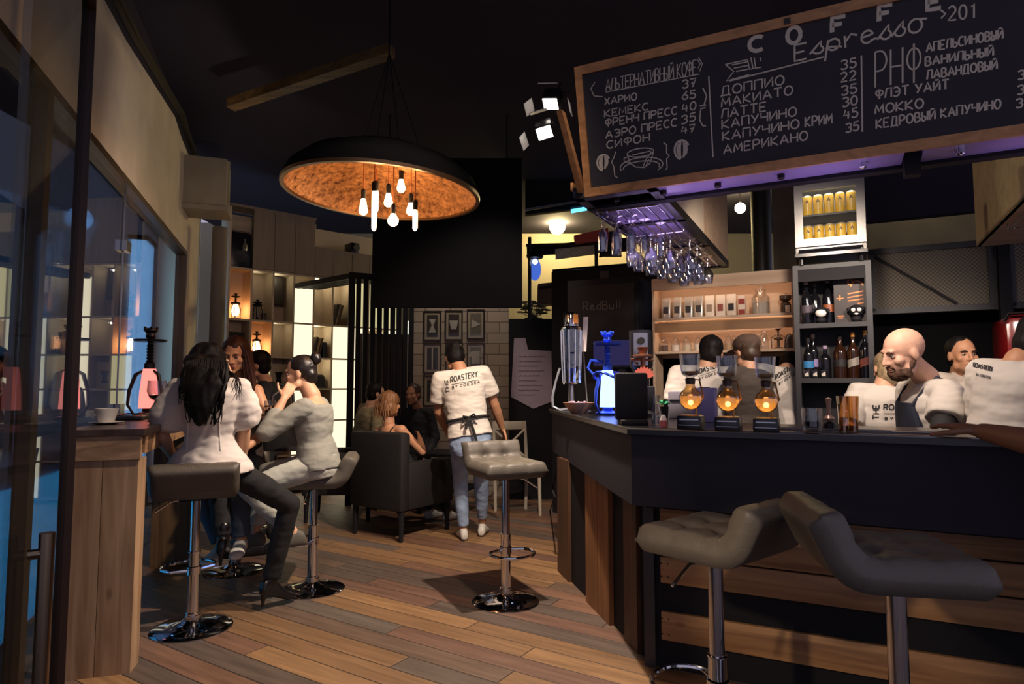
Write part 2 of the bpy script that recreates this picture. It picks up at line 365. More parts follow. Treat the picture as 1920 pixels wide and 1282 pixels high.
# what lies behind the glass: a dark yard with a blue-lit column and a blue cooler
yd = MB(); yd.slab([W(0, -3.2, 0), W(12, -3.2, 0), W(12, -3.2, 4.2), W(0, -3.2, 4.2)], -m_ * .1); struct(yd.build('wall_yard', M('night_wall', '#08090c', .95, spec=.1), smooth=0))
cl = thing('lit_column', 'pale blue glowing column standing behind the window glass', 'light column', W(7.55, -.55))
x = MB(); x.box((0, 0, 1.45), (.42, .14, 2.85), WR); x.build('shade', emis('ice_blue_glow', '#8fc4ee', 8), cl)
x = MB(); x.box((0, 0, .0125), (.46, .2, .025), WR); x.box((0, 0, 2.9), (.46, .2, .05), WR); x.build('cap', IRON, cl)
light('street_light', 'POINT', W(6.0, -.7, 2.75), 11, (.2, .55, 1), shadow_soft_size=.1)
co = thing('cooler', 'blue-lit drinks cooler seen through the dark glass at lower left', 'cooler', W(3.9, -.52), WR)
x = MB(); x.box((0, 0, .45), (1.0, .48, .9), bev=.01); x.build('body', M('cooler_blue', '#2f86a8', .35), co)
x = MB(); x.box((0, -.26, .42), (.96, .02, .74)); x.build('glass_door', emis('cooler_glow', '#2a86ac', 10), co)
x = MB(); x.tube([(-.3, -.3, .5), (-.3, -.3, .66)], .012, 8); x.build('handle', CHROME, co)
# square duct end / pelmet box and round column beside the bookcase
pe = MB(); pc = P(388, 348, 6.35)
pe.box(pc, (.36, .40, .48), WR, bev=.01); pe.box(pc + V((0, 0, -.27)), (.40, .44, .05), WR); pe.box(pc + V((.02, -.05, .0)), (.05, .42, .5), WR)
struct(pe.build('trim_2', M('duct_grey', '#8d8471', .7, var=.1)))
cp = MB(); cp.cyl(P(403, 700, 6.75) * 0 + V((P(404, 700, 6.75).x, 6.75, 0)), V((P(404, 700, 6.75).x, 6.75, 3.0)), .075, 20); struct(cp.build('column', M('column_grey', '#6f665a', .7)))
# brick wall with the framed prints
bw = MB(); bw.box((-.62, 7.80, 1.3), (1.16, .18, 2.6)); struct(bw.build('wall_back', brick_mat()))
bl = MB(); bl.box((.42, 7.62, 1.05), (.92, .2, 2.10)); struct(bl.build('wall_back_black', BLACK))
b2 = MB(); b2.slab([P(1035, 700, 6.75) * V((1, 1, 0)), B(-.62, 3.2), B(-.62, 3.2, 2.45), P(1035, 700, 6.75) * V((1, 1, 0)) + V((0, 0, 2.52))], V((.05, .12, 0))); struct(b2.build('wall_bar_black', BLACK, smooth=0))
fw = MB(); fw.box((0, 11.2, 2.1), (11, .1, 4.2)); struct(fw.build('wall_far', M('far_wall', '#9a927c', .9)))
# wall behind the bar: black below, mesh guard, beige above
br_ = MB(); br_.slab([B(-.62, 3.22), B(3.2, 3.22), B(3.2, 3.22, 1.88), B(-.62, 3.22, 1.88)], n_ * .1); struct(br_.build('wall_right', M('wall_black', '#08080a', .8, spec=.1), smooth=0))
bg2 = MB(); bg2.slab([B(.3, 3.9, 1.8), B(3.4, 3.9, 1.8), B(3.4, 3.9, 4.0), B(.3, 3.9, 4.0)], n_ * .1); struct(bg2.build('wall_right_upper', GREYWALL, smooth=0))
bdk = MB(); bdk.slab([B(1.0, 3.25, 2.66), B(3.2, 3.25, 2.66), B(3.2, 3.25, 4), B(1.0, 3.25, 4)], n_ * .1); struct(bdk.build('wall_right_soffit', DARK, smooth=0))
mw = M('mesh_panel', '#6a6153', .7); ntm = mw.node_tree
v = ntm.nodes.new('ShaderNodeTexChecker'); v.inputs['Scale'].default_value = 70; v.inputs['Color1'].default_value = lin('#746b5c'); v.inputs['Color2'].default_value = lin('#50493f')
tcn = ntm.nodes.new('ShaderNodeTexCoord'); ntm.links.new(tcn.outputs['Object'], v.inputs[0]); ntm.links.new(v.outputs[0], ntm.nodes['Principled BSDF'].inputs['Base Color'])
for s0, s1 in ((1.06, 1.86), (1.93, 2.75)):
    mg = thing('guard_panel', 'beige mesh guard panel with a diagonal brace above the black wall' if s0 < 1.5 else 'beige mesh guard panel behind the glasses at the right edge', 'guard panel', B(s0, 2.95, 1.86), BR)
    x = MB(); x.box(((s1 - s0) / 2, 0, .25), (s1 - s0 - .06, .012, .44)); x.build('mesh', mw, mg)
    x = MB()
    for z in (.02, .485): x.box(((s1 - s0) / 2, 0, z), (s1 - s0, .05, .045))
    for xx in (.02, s1 - s0 - .02): x.box((xx, 0, .25), (.045, .05, .48))
    x.build('frame', DKGREY, mg)
    if s0 < 1.5:
        x = MB(); x.tube([(.04, -.02, .45), (.56, -.02, .05)], .011, 6); x.build('brace', DKGREY, mg)
po = MB(); po.box(B(1.9, 2.9, 1.32), (.07, .07, 2.7), BR); struct(po.build('trim_3', BLACK))
po = MB(); po.box(B(1.02, 2.9, 1.32), (.05, .05, 2.7), BR); struct(po.build('trim_4', DKGREY))
cg = MB(); cg.cyl((P(1432, 600, 6.6).x, 6.6, 0), (P(1432, 600, 6.6).x, 6.6, 4.0), .10, 20); struct(cg.build('column', M('column_dark', '#23241f', .4)))
light('ceiling_fill', 'SPOT', B(1.5, 3.55, 3.7), 30, (1, .82, .6), B(1.5, 3.85, 2.4), spot_size=R(100), spot_blend=.6, shadow_soft_size=.05)  # added spot, brightens the beige wall behind the bar
# ceiling batten and the roof truss member near the lamp
bt = MB(); a0, a1 = P(424, 200, 4.9), P(728, 98, 4.25); bt.slab([a0, a1, a1 + V((0, 0, .07)), a0 + V((0, 0, .07))], (.03, .09, 0)); struct(bt.build('trim_5', wood('beam_wood', '#7a6038', '#4a3820', 0)))

# ---------------------------------------------------------------- bar counter
K2 = B(0, 0); R2 = B(2.35, 0); L2 = V((.30, 5.15, 0)); ld_ = (L2 - K2).normalized(); li = V((ld_.y, -ld_.x, 0))
def outline(d0, d1, s_end=2.35, lend=0.0):
    """strip between the insets d0 and d1 along both visible sides of the bar"""
    def corner(d):
        # intersection of the two inset lines
        p, u = K2 + n_ * d, b_; q, v_ = K2 + li * d, ld_
        den = u.x * v_.y - u.y * v_.x; t = ((q.x - p.x) * v_.y - (q.y - p.y) * v_.x) / den
        return p + u * t
    Le = L2 - ld_ * lend
    return [Le + li * d0, corner(d0), B(s_end, d0), B(s_end, d1), corner(d1), Le + li * d1]
bar = thing('bar_counter', 'long black bar counter with timber cladding, turning a corner at the left', 'bar counter', K2)
def bbuild(mb, name, mat): return mb.build(name, mat, bar, True)
x = MB(); x.prism(outline(0, .56), 1.095, 1.125); top = bbuild(x, 'countertop', M('counter_black', '#0e0d11', .25, spec=.5))
x = MB(); x.tube([p + V((0, 0, 1.12)) for p in outline(-.001, .5)[:3]], .004, 6); bbuild(x, 'edge_strip', STEEL)
x = MB(); x.prism(outline(.02, .10, lend=.02), .79, 1.095); bbuild(x, 'fascia', M('fascia_black', '#2f2d34', .7, spec=.15))
x = MB(); x.prism(outline(.35, .52, lend=.45), 0, .80); x.prism(outline(.10, .5, lend=.45), .77, .80); bbuild(x, 'body', BLACK)
base_c = V((.66, 3.10, 0)); base_l = V((.372, 4.50, 0)); bd = (base_l - base_c)
def base_at(px):
    """where the sight line over px meets the left cladding, as a fraction from the corner"""
    u = (px - 960) / FPX; k = (base_c.x - u * base_c.y) / (u * bd.y - bd.x); return k
nrm = V((-bd.y, bd.x, 0)).normalized()
if nrm.x > 0: nrm = -nrm
for p0, p1, mt_ in ((1049, 1069, 'd'), (1103, 1125, 'w'), (1126, 1146, 'w'), (1172, 1196, 'd')):
    a, c = base_c + bd * base_at(p0), base_c + bd * base_at(p1)
    x = MB(); x.slab([a, c, c + V((0, 0, .80)), a + V((0, 0, .80))], nrm * .028 if mt_ == 'w' else nrm * .022)
    bbuild(x, 'side_board', DPINE if mt_ == 'd' else wood('side_pine', '#94653c', '#6b4526', 2))
x = MB(); x.slab([base_c, base_c + bd, base_c + bd + V((0, 0, .8)), base_c + V((0, 0, .8))], -nrm * .05); bbuild(x, 'side_panel', BLACK)
x = MB(); x.box(base_c + V((-.005, .0, .4)), (.05, .05, .8), BR); bbuild(x, 'corner_post', DKGREY)
fr = base_c + b_ * .03
x = MB(); x.slab([base_c, base_c + b_ * 2.1, base_c + b_ * 2.1 + V((0, 0, .8)), base_c + V((0, 0, .8))], n_ * .05); bbuild(x, 'front_panel', BLACK)
fpine = wood('front_pine', '#b08457', '#7f5a3a', 0)
for z0, z1 in ((.13, .262), (.388, .51), (.514, .64), (.644, .77)):
    x = MB(); x.box((1.02, -.014, (z0 + z1) / 2), (2.0, .026, z1 - z0 - .004), bev=.003); o = x.build('front_board', fpine)
    o.parent = bar; o.location = fr - K2; o.rotation_euler = (0, 0, BR)
x = MB()
for z in (.16, .23, .42, .48, .54, .61, .67, .74):
    for s in (.025, .055): x.cyl(fr + b_ * s + V((0, 0, z)) - n_ * .026, fr + b_ * s + V((0, 0, z)) - n_ * .029, .004, 6)
bbuild(x, 'nail_head', IRON)

# ---------------------------------------------------------------- canopy over the bar
can = thing('bar_canopy', 'boxed wooden canopy hung over the bar with purple lit underside', 'canopy', B(0, .3, 2.26))
def cb(mb, name, mat): return mb.build(name, mat, can, True)
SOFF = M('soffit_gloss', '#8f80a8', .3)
zc = 2.26
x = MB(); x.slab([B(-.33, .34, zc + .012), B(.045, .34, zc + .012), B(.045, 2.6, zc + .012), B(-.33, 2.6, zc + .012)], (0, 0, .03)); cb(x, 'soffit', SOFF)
x = MB()
for s0, s1 in ((-.36, -.31), (.02, .065)): x.slab([B(s0, .3, zc), B(s1, .3, zc), B(s1, 2.62, zc), B(s0, 2.62, zc)], (0, 0, .06))
for d0, d1 in ((.3, .36), (.95, 1.0), (1.7, 1.75), (2.57, 2.62)): x.slab([B(-.36, d0, zc), B(.065, d0, zc), B(.065, d1, zc), B(-.36, d1, zc)], (0, 0, .05))
cb(x, 'soffit_frame', M('canopy_black', '#221f22', .4))
x = MB(); x.slab([B(-.36, .3, zc + .05), B(-.36, 2.62, zc + .05), B(-.36, 2.62, zc + .09), B(-.36, .3, zc + .09)], b_ * -.015); cb(x, 'side_strip', FRAMEWOOD)
x = MB(); x.slab([B(.066, .55, zc + .05), B(.066, 1.55, zc + .05), B(.066, 1.55, 3.0), B(.066, .55, 3.0)], b_ * -.02); cb(x, 'white_side_panel', M('panel_white', '#d8c8b0', .6))['label'] = 'white canopy side panel'
x = MB(); x.slab([B(.066, 1.56, zc + .05), B(.066, 2.6, zc + .05), B(.066, 2.6, 3.0), B(.066, 1.56, 3.0)], b_ * -.02); cb(x, 'side_panel', BIRCH)
# front beam under the board: its purple underside and small spots
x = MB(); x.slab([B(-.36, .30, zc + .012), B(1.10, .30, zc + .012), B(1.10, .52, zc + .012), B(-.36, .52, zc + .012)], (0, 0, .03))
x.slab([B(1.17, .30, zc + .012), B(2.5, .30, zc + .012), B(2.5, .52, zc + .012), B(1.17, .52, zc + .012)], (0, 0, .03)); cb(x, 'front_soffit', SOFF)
x = MB()
x.slab([B(-.36, .50, zc - .005), B(2.5, .50, zc - .005), B(2.5, .56, zc - .005), B(-.36, .56, zc - .005)], (0, 0, .1)); x.box(B(1.135, .45, 2.5), (.06, .06, .6), BR); cb(x, 'front_beam', BLACK)
for s in (-.16, .08, .34, .62, .95, 1.30, 1.58, 1.86, 2.1):
    x = MB(); x.lathe([(0, .02), (.016, .02), (.016, -.012), (.012, -.016), (0, -.012)], B(s, .40, zc + .005), 12); cb(x, 'spot', CHROME if s > .7 else IRON)
x = MB(); x.slab([P(1086, 374, 3.24), P(1097, 372, 3.22), P(1053, 205, 2.99), P(1043, 208, 3.0)], n_ * .05); cb(x, 'corner_strut', FRAMEWOOD)
x = MB(); x.slab([B(1.70, .35, zc), B(1.70, 2.6, zc), B(1.70, 2.6, 3.0), B(1.70, .35, 3.0)], b_ * .02); x.slab([B(1.70, .35, zc), B(2.15, .35, zc), B(2.15, 2.6, zc), B(1.70, 2.6, zc)], (0, 0, .02)); cb(x, 'side_panel', BIRCH)
x = MB(); x.slab([B(1.70, 1.15, zc), B(1.70, 1.19, zc), B(1.70, 1.19, 3.0), B(1.70, 1.15, 3.0)], b_ * -.02); cb(x, 'side_frame', BLACK)
PUR = (.66, .46, 1.0)
for s, d, e in ((-.14, 1.0, 1.1), (.25, .42, .7), (.8, .42, .6), (1.6, .42, .35)):
    light('purple_led', 'AREA', B(s, d, zc - .18), e, PUR, B(s, d, zc + .1), size=.35)

# ---------------------------------------------------------------- hand lettering (stroke font)
def arc(cx, cy, rx, ry, a0, a1, n=12): return [(cx + rx * math.cos(R(a0 + (a1 - a0) * i / n)), cy + ry * math.sin(R(a0 + (a1 - a0) * i / n))) for i in range(n + 1)]
bowl = lambda y0, y1, r=.8: [(0, y1)] + arc(r * .45, (y0 + y1) / 2, r * .55, (y1 - y0) / 2, 90, -90, 8) + [(0, y0)]
GL = {
 'А': [[(0, 0), (.5, 1), (1, 0)], [(.2, .35), (.8, .35)]], 'Б': [[(.8, 1), (0, 1), (0, 0)], bowl(0, .55)], 'В': [[(0, 0), (0, 1)], bowl(.5, 1, .7), bowl(0, .5)],
 'Д': [[(0, -.15), (0, 0), (1, 0), (1, -.15)], [(.12, 0), (.3, 1), (.85, 1), (.85, 0)]], 'Е': [[(.8, 1), (0, 1), (0, 0), (.8, 0)], [(0, .5), (.65, .5)]],
 'И': [[(0, 1), (0, 0), (.85, 1), (.85, 0)]], 'Й': [[(0, 1), (0, 0), (.85, 1), (.85, 0)], arc(.42, 1.2, .2, .1, 180, 360, 5)], 'К': [[(0, 0), (0, 1)], [(.8, 1), (0, .45), (.85, 0)]],
 'Л': [[(0, 0), (.22, 1), (.85, 1), (.85, 0)]], 'М': [[(0, 0), (.08, 1), (.5, .25), (.92, 1), (1, 0)]], 'Н': [[(0, 0), (0, 1)], [(.85, 0), (.85, 1)], [(0, .5), (.85, .5)]],
 'О': [arc(.48, .5, .48, .5, 0, 360, 16)], 'П': [[(0, 0), (0, 1), (.85, 1), (.85, 0)]], 'Р': [[(0, 0), (0, 1)], bowl(.45, 1)], 'С': [arc(.5, .5, .5, .5, 50, 310, 14)],
 'Т': [[(0, 1), (.95, 1)], [(.47, 1), (.47, 0)]], 'У': [[(0, 1), (.45, .42)], [(.9, 1), (.25, 0)]], 'Ф': [arc(.5, .62, .48, .3, 0, 360, 14), [(.5, 1.05), (.5, -.05)]],
 'Х': [[(0, 0), (.85, 1)], [(0, 1), (.85, 0)]], 'Ч': [[(0, 1), (0, .5), (.8, .5)], [(.8, 1), (.8, 0)]], 'Ы': [[(0, 0), (0, 1)], bowl(0, .5, .55), [(.85, 1), (.85, 0)]],
 'Ь': [[(0, 0), (0, 1)], bowl(0, .5, .7)], 'Э': [arc(.35, .5, .5, .5, 130, -130, 14), [(.25, .5), (.85, .5)]],
 'F': [[(.8, 1), (0, 1), (0, 0)], [(0, .5), (.6, .5)]], 'S': [arc(.42, .75, .4, .25, 30, 270, 9) + arc(.42, .25, .4, .25, 90, -150, 9)], 'R': [[(0, 0), (0, 1)], bowl(.48, 1), [(.35, .48), (.8, 0)]],
 'Y': [[(0, 1), (.42, .5), (.84, 1)], [(.42, .5), (.42, 0)]], 'D': [[(0, 0), (0, 1)], bowl(0, 1, .9)], 'u': [[(0, .6), (0, .2)] + arc(.3, .2, .3, .2, 180, 360, 6) + [(.6, .6), (.6, 0)]], 'd': [arc(.3, .3, .3, .3, 0, 360, 10), [(.6, 1), (.6, 0)]], 'l': [[(.2, 1), (.2, 0)]],
 '0': [arc(.42, .5, .4, .5, 0, 360, 14)], '2': [arc(.4, .72, .38, .28, 160, -30, 8) + [(0, 0), (.85, 0)]], '3': [arc(.35, .76, .4, .24, 150, -90, 8) + arc(.35, .27, .42, .27, 90, -150, 8)],
 '4': [[(.25, 1), (0, .4), (.8, .4)], [(.6, .8), (.6, 0)]], '5': [[(.75, 1), (.12, 1), (.08, .58)] + arc(.35, .32, .42, .32, 110, -150, 9)], '6': [[(.7, 1), (.15, .5)] + arc(.42, .28, .38, .28, 160, -200, 14)],
 '7': [[(0, 1), (.8, 1), (.3, 0)], [(.15, .5), (.65, .5)]], '1': [[(.2, .8), (.5, 1), (.5, 0)]], '!': [[(.3, 1), (.2, .3)], [(.18, .05), (.18, 0)]], '>': [[(0, .8), (.5, .5), (0, .2)]],
 'e': [[(.05, .3), (.6, .38)] + arc(.35, .3, .28, .3, 20, 320, 10) + [(.8, .15)]], 's': [[(-.1, .05), (.45, .65)] + arc(.3, .2, .25, .2, 60, -170, 8)], 'p': [[(.1, .6), (-.05, -.5)], arc(.35, .3, .3, .3, 170, -170, 10) + [(.75, .1)]],
 'r': [[(0, .6), (.05, 0)], [(.05, .3), (.3, .62), (.6, .5)]], 'o': [arc(.35, .3, .32, .3, 70, 430, 12) + [(.9, .5)]], 'i': [[(.2, .6), (.2, 0)]],
 'A': 'А', 'E': 'Е', 'H': 'Н', 'O': 'О', 'T': 'Т', 'B': 'В', 'C': 'С', 'P': 'Р'}
def strokes(text, p0, p1, h0, h1, gap=.28, up=None):
    """pixel polylines of a line of text from baseline p0 to p1; h0/h1 heights (px) at both ends; up = direction of the letters' height"""
    g = []; xx = 0
    for ch in text:
        if ch == ' ': xx += .6; continue
        gl = GL.get(ch, [])
        if isinstance(gl, str): gl = GL[gl]
        if not gl: continue
        wd_ = max(p[0] for pl in gl for p in pl)
        for pl in gl: g.append([(xx + p[0], p[1]) for p in pl])
        xx += wd_ + gap
    tot = max(xx - gap, .01); out = []
    p0, p1 = V(p0).to_2d() if len(p0) == 2 else V(p0), V(p1)
    u = up or (0, -1)
    for pl in g:
        q = []
        for a, c in pl:
            k = a / tot; h = h0 + (h1 - h0) * k; q.append((p0[0] + (p1[0] - p0[0]) * k + u[0] * h * c, p0[1] + (p1[1] - p0[1]) * k + u[1] * h * c))
        out.append(q)
    return out
def resample(pl, step):
    out = [pl[0]]
    for a, c in zip(pl, pl[1:]):
        L = math.hypot(c[0] - a[0], c[1] - a[1]); n = max(1, int(math.ceil(L / step)))
        for i in range(1, n + 1): out.append((a[0] + (c[0] - a[0]) * i / n, a[1] + (c[1] - a[1]) * i / n))
    return out
def ribbons(mb, pls, proj, width, off=.003, step=6):
    for pl in pls:
        run = []
        for p in resample(pl, step) + [None]:
            h = proj(*p) if p else None
            if h is not None: run.append(h); continue
            if len(run) > 1:
                vsx = []
                for i, (q, nn) in enumerate(run):
                    d = (run[min(i + 1, len(run) - 1)][0] - run[max(i - 1, 0)][0])
                    if d.length < 1e-7: d = V((1, 0, 0))
                    sd = nn.cross(d.normalized()).normalized() * width / 2
                    vsx.append((mb.bm.verts.new(q + nn * off + sd), mb.bm.verts.new(q + nn * off - sd)))
                for (a, c), (e, f) in zip(vsx, vsx[1:]): mb.bm.faces.new((a, c, f, e))
            run = []
    return mb

# ---------------------------------------------------------------- the chalkboard menu
bl0 = B(-.294, .30, 2.262); lean = V((-.454 * .135, -.891 * .135, .62)); lu = lean.normalized(); bn = b_.cross(lu).normalized()
if bn.y > 0: bn = -bn
BW, BH = 2.9, lean.length
board = thing('menu_board', 'large chalkboard coffee menu in a wooden frame hung over the bar', 'menu board', bl0)
def bp_(s, h, o=0): return bl0 + b_ * s + lu * h + bn * o
x = MB(); x.slab([bp_(.02, .02), bp_(BW, .02), bp_(BW, BH - .02), bp_(.02, BH - .02)], bn * -.02); x.build('slate', M('slate_black', '#28262c', .75, var=.15, vscale=5), board, True, 0)
fm = 'frame_rail'
def rail(s0, h0, s1, h1):
    x = MB(); x.slab([bp_(s0, h0, .012), bp_(s1, h0, .012), bp_(s1, h1, .012), bp_(s0, h1, .012)], bn * -.04)
    o = x.build(fm, FRAMEWOOD, board, True, 0)
rail(0, 0, BW, .042); rail(0, BH - .042, BW, BH); rail(0, .042, .036, BH - .042); rail(BW - .036, .042, BW, BH - .042)
pb0 = bp_(0, 0, 0.0)
def pbd(px, py):
    q = on_plane(px, py, pb0, bn); return q, bn
def chalk(name, pls, wdt=.0065, mat=None):
    mb = MB(); ribbons(mb, pls, pbd, wdt, .002, 14); o = mb.build(name, mat or CHALK, board, True, 0); return o
T = []
T += strokes('АЛЬТЕРНАТИВНЫЙ КОФЕ', (1136, 171), (1306, 139), 21, 27, .2); chalk('chalk_lettering', T, .0048)
chalk('chalk_line', [[(1136, 173), (1312, 139)], [(1116, 154), (1108, 166), (1114, 180), (1130, 181)], [(1310, 108), (1317, 120), (1312, 134)], [(1308, 112), (1313, 120), (1309, 128)]], .004)
rows = [('ХАРИО', (1134, 197), (1194, 187), 13), ('КЕМЕКС', (1134, 220), (1215, 206), 13), ('ФРЕНЧ ПРЕСС', (1135, 238), (1269, 214), 14), ('АЭРО ПРЕСС', (1136, 260), (1269, 236), 14), ('СИФОН', (1138, 279), (1218, 264), 14),
        ('37', (1280, 166), (1305, 162), 15), ('65', (1279, 187), (1304, 184), 15), ('40', (1279, 211), (1305, 205), 15), ('35', (1278, 233), (1304, 226), 15), ('47', (1278, 252), (1303, 247), 14),
        ('ДОППИО', (1352, 180), (1470, 158), 17), ('МАКИАТО', (1353, 201), (1486, 177), 16.5), ('ЛАТТЕ', (1353, 222), (1436, 208), 16.5), ('КАПУЧИНО', (1354, 242), (1493, 217), 16.5), ('КАПУЧИНО', (1355, 264), (1498, 240), 16.5), ('КРИМ', (1510, 238), (1560, 231), 18), ('АМЕРИКАНО', (1357, 289), (1514, 262), 16.5),
        ('35', (1577, 131), (1605, 126), 17), ('22', (1576, 154), (1605, 149), 17), ('35', (1578, 179), (1606, 174), 17), ('30', (1580, 201), (1607, 196), 17), ('45', (1582, 224), (1608, 219), 17), ('35', (1586, 249), (1610, 244), 16.5),
        ('РНФ', (1641, 164), (1726, 150), 66), ('ФЛЭТ УАЙТ', (1642, 186), (1779, 166), 17), ('МОККО', (1641, 214), (1731, 202), 17), ('КЕДРОВЫЙ КАПУЧИНО', (1643, 241), (1876, 203), 17),
        ('АПЕЛЬСИНОВЫЙ', (1737, 98), (1880, 72), 17), ('ВАНИЛЬНЫЙ', (1735, 124), (1862, 104), 16.5), ('ЛАВАНДОВЫЙ', (1738, 149), (1869, 129), 16.5),
        ('35', (1905, 203), (1934, 198), 16.5), ('35', (1908, 178), (1936, 172), 16.5), ('30', (1909, 150), (1938, 144), 16.5), ('>201', (1764, 40), (1826, 34), 26)]
for t_, a, c, h in rows: chalk('chalk_lettering', strokes(t_, a, c, h, h * 1.02, .3))
for ch, x0, y0, h in (('C', 1405, 98, 27), ('O', 1476, 83, 30), ('F', 1560, 61, 27), ('F', 1648, 40, 28), ('E', 1739, 19, 28)):
    st = strokes(ch, (x0, y0), (x0 + 25, y0 - 4), h, h); chalk('chalk_lettering', st, .017)
chalk('chalk_lettering', strokes('Е', (1490, 115), (1512, 110), 30, 30) + strokes('spresso', (1522, 103), (1738, 57), 34, 44, .12), .008)
chalk('chalk_line', [[(1329, 143), (1337, 295)], [(1615, 104), (1617, 247)], [(1368, 152), (1545, 107)], [(1318, 165), (1325, 180), (1320, 198)], [(1312, 199), (1324, 197)], [(1313, 204), (1323, 202)], [(1314, 206), (1312, 225), (1318, 236), (1324, 236)]], .006)
chalk('chalk_drawing', [[(1360, 121), (1402, 112), (1405, 130), (1428, 126)], [(1360, 121), (1376, 134), (1362, 152), (1405, 140)], [(1372, 122), (1402, 116)], [(1376, 128), (1402, 123)], [(1380, 134), (1402, 130)], [(1408, 108), (1412, 129)], [(1414, 108), (1417, 128)], [(1425, 108), (1427, 115)]], .005)
cup = [arc(1201, 286, 25, 8, 0, 360, 20)]
cup = [[(p[0], p[1] - (p[0] - 1201) * .12) for p in cup[0]], [(1176, 290), (1182, 306), (1192, 313), (1208, 314), (1219, 306), (1226, 283)], [(1178, 294), (1170, 297), (1171, 304), (1183, 305)], [(p[0], p[1] - (p[0] - 1203) * .1) for p in arc(1203, 311, 40, 16, -200, 40, 20)],
       [(p[0], p[1] - (p[0] - 1203) * .1) for p in arc(1203, 313, 34, 11, -190, 20, 16)], [(1206, 312), (1212, 298), (1222, 284)], [(1211, 312), (1217, 299)], [(1185, 291), (1220, 283)],
       [(1155, 284), (1151, 296), (1147, 304), (1151, 312), (1153, 330), (1158, 333)], [(1244, 267), (1250, 272), (1250, 287), (1255, 292), (1250, 298), (1251, 315), (1248, 318)]]
chalk('chalk_drawing', cup, .005)
for cx, cy, rx, ry in ((1132, 305, 10, 13), (1279, 281, 12, 16)):
    fill = [[(cx - rx * math.cos(math.asin(t)) * .9, cy + ry * t), (cx + rx * math.cos(math.asin(t)) * .9, cy + ry * t - 2)] for t in (-.85, -.6, -.35, -.1, .15, .4, .65, .88)]
    fill = [[(a[0], a[1]), (a[0] + (c[0] - a[0]) * .40, a[1])] for a, c in fill] + [[(a[0] + (c[0] - a[0]) * .60, a[1] - 1), c] for a, c in fill]
    chalk('chalk_drawing', fill + [arc(cx, cy, rx + 2, ry + 2, 100, 330, 14)], .009)
x = MB(); x.slab([bp_(.96, BH - .034, .013), bp_(.985, BH - .034, .013), bp_(.985, BH - .01, .013), bp_(.96, BH - .01, .013)], bn * .004); x.build('hanger_plate', IRON, board, True, 0)

# twin barn-door spotlights beside the board: they light the floor and the empty stool
tw = thing('stage_spotlight', 'upper of two black barn-door spotlights left of the menu board', 'spotlight', P(1032, 196, 3.6))
def spot_parts(root, tilt):
    m = Matrix.Rotation(tilt, 4, 'X')
    x = MB(); x.box((0, 0, .05), (.10, .09, .09), bev=.008)
    x.build('housing', BLK2, root)
    x = MB(); x.box((0, -.002, .003), (.085, .07, .006)); x.build('lens', emis('spot_glow', '#fff4e4', 9), root)
    for sx in (-1, 1):
        x = MB(); x.box((sx * .062, 0, -.012), (.004, .085, .065), mat=Matrix.Translation((sx * .062, 0, -.012)) @ Matrix.Rotation(sx * -.5, 4, 'Y')); x.build('barn_door', M('barn_white', '#e6e2da', .4), root)
    x = MB(); x.box((0, -.062, .012), (.10, .004, .05), mat=Matrix.Translation((0, -.062, .01)) @ Matrix.Rotation(-.6, 4, 'X')); x.build('barn_door', M('barn_white', '#e6e2da', .4), root)
    x = MB(); x.tube([(-.056, 0, .05), (-.056, .0, .12), (.056, 0, .12), (.056, 0, .05)], .005, 6); x.tube([(0, 0, .12), (0, .02, .22)], .007, 6); x.build('yoke', IRON, root)
spot_parts(tw, 0); tw.rotation_euler = (-.55, .15, -.35)
t2 = copy_to(tw, P(1021, 250, 3.6), label='lower of two black barn-door spotlights left of the menu board'); t2.rotation_euler = (-.75, -.2, -.25)
light('stage_spot', 'SPOT', P(1026, 250, 3.6) + V((0, 0, -.07)), 330, (1, .82, .66), (-.25, 4.15, 0), spot_size=R(100), spot_blend=.35, shadow_soft_size=.025)
# ---------------------------------------------------------------- pendant lamp
LC = P(717, 364, 4.0)
lamp = thing('pendant_lamp', 'huge round pendant lamp with copper leaf inside and filament bulbs', 'pendant lamp', LC)
RL = .60
tl = Matrix.Rotation(R(3.0), 3, 'Y')
x = MB(); x.lathe([(RL, 0), (RL * .985, .02), (RL * .93, .07), (RL * .8, .135), (RL * .55, .20), (RL * .25, .235), (0, .24)], n=64, mat=tl); x.build('inner_dish', leaf_mat(), lamp, smooth=60)
x = MB(); x.lathe([(RL + .012, -.004), (RL + .018, .02), (RL * .97, .10), (RL * .82, .18), (RL * .55, .25), (RL * .25, .29), (.06, .31), (.03, .36), (0, .36)], n=64, mat=tl); x.build('outer_dome', M('lamp_black', '#09090b', .9, spec=.05), lamp, smooth=60)
x = MB(); x.lathe([(RL - .004, -.008), (RL + .02, -.008), (RL + .022, .012), (RL - .004, .012), (RL - .004, -.008)], n=72, mat=tl); x.build('rim', M('lamp_rim', '#5f4a36', .35, .8), lamp)
hook = P(730, 100, 4.1)
x = MB()
for px, py in ((682, 266), (709, 250), (748, 262), (786, 274)):
    x.tube([P(px, py + 22, 4.05), P(px, py, 4.05), hook], .004, 5)
x.tube([hook, V((hook.x, hook.y, 4.0))], .006, 6); x.build('suspension_wire', IRON, lamp, True)
BG = emis('bulb_glow', '#ffbf80', 60)
CORD = M('copper_cord', '#b4683c', .6)
def pear(r, L): return [(0, 0)] + [(r * math.sin(t * PI / 8) if t < 5 else r * .92 - (r * .92 - .013) * ((t - 5) / 3), r * (1 - math.cos(t * PI / 8)) if t < 5 else r * 1.38 + (L - r * 1.38) * (t - 5) / 3) for t in range(1, 9)]
def globe(r): return [(0, 0)] + [(r * math.sin(a), r * (1 - math.cos(a))) for a in [PI * k / 9 for k in range(1, 8)]] + [(.013, 2 * r + .012)]
def tubeb(r, L): return [(0, 0), (r * .7, .006), (r, .02), (r, L - .03), (.013, L)]
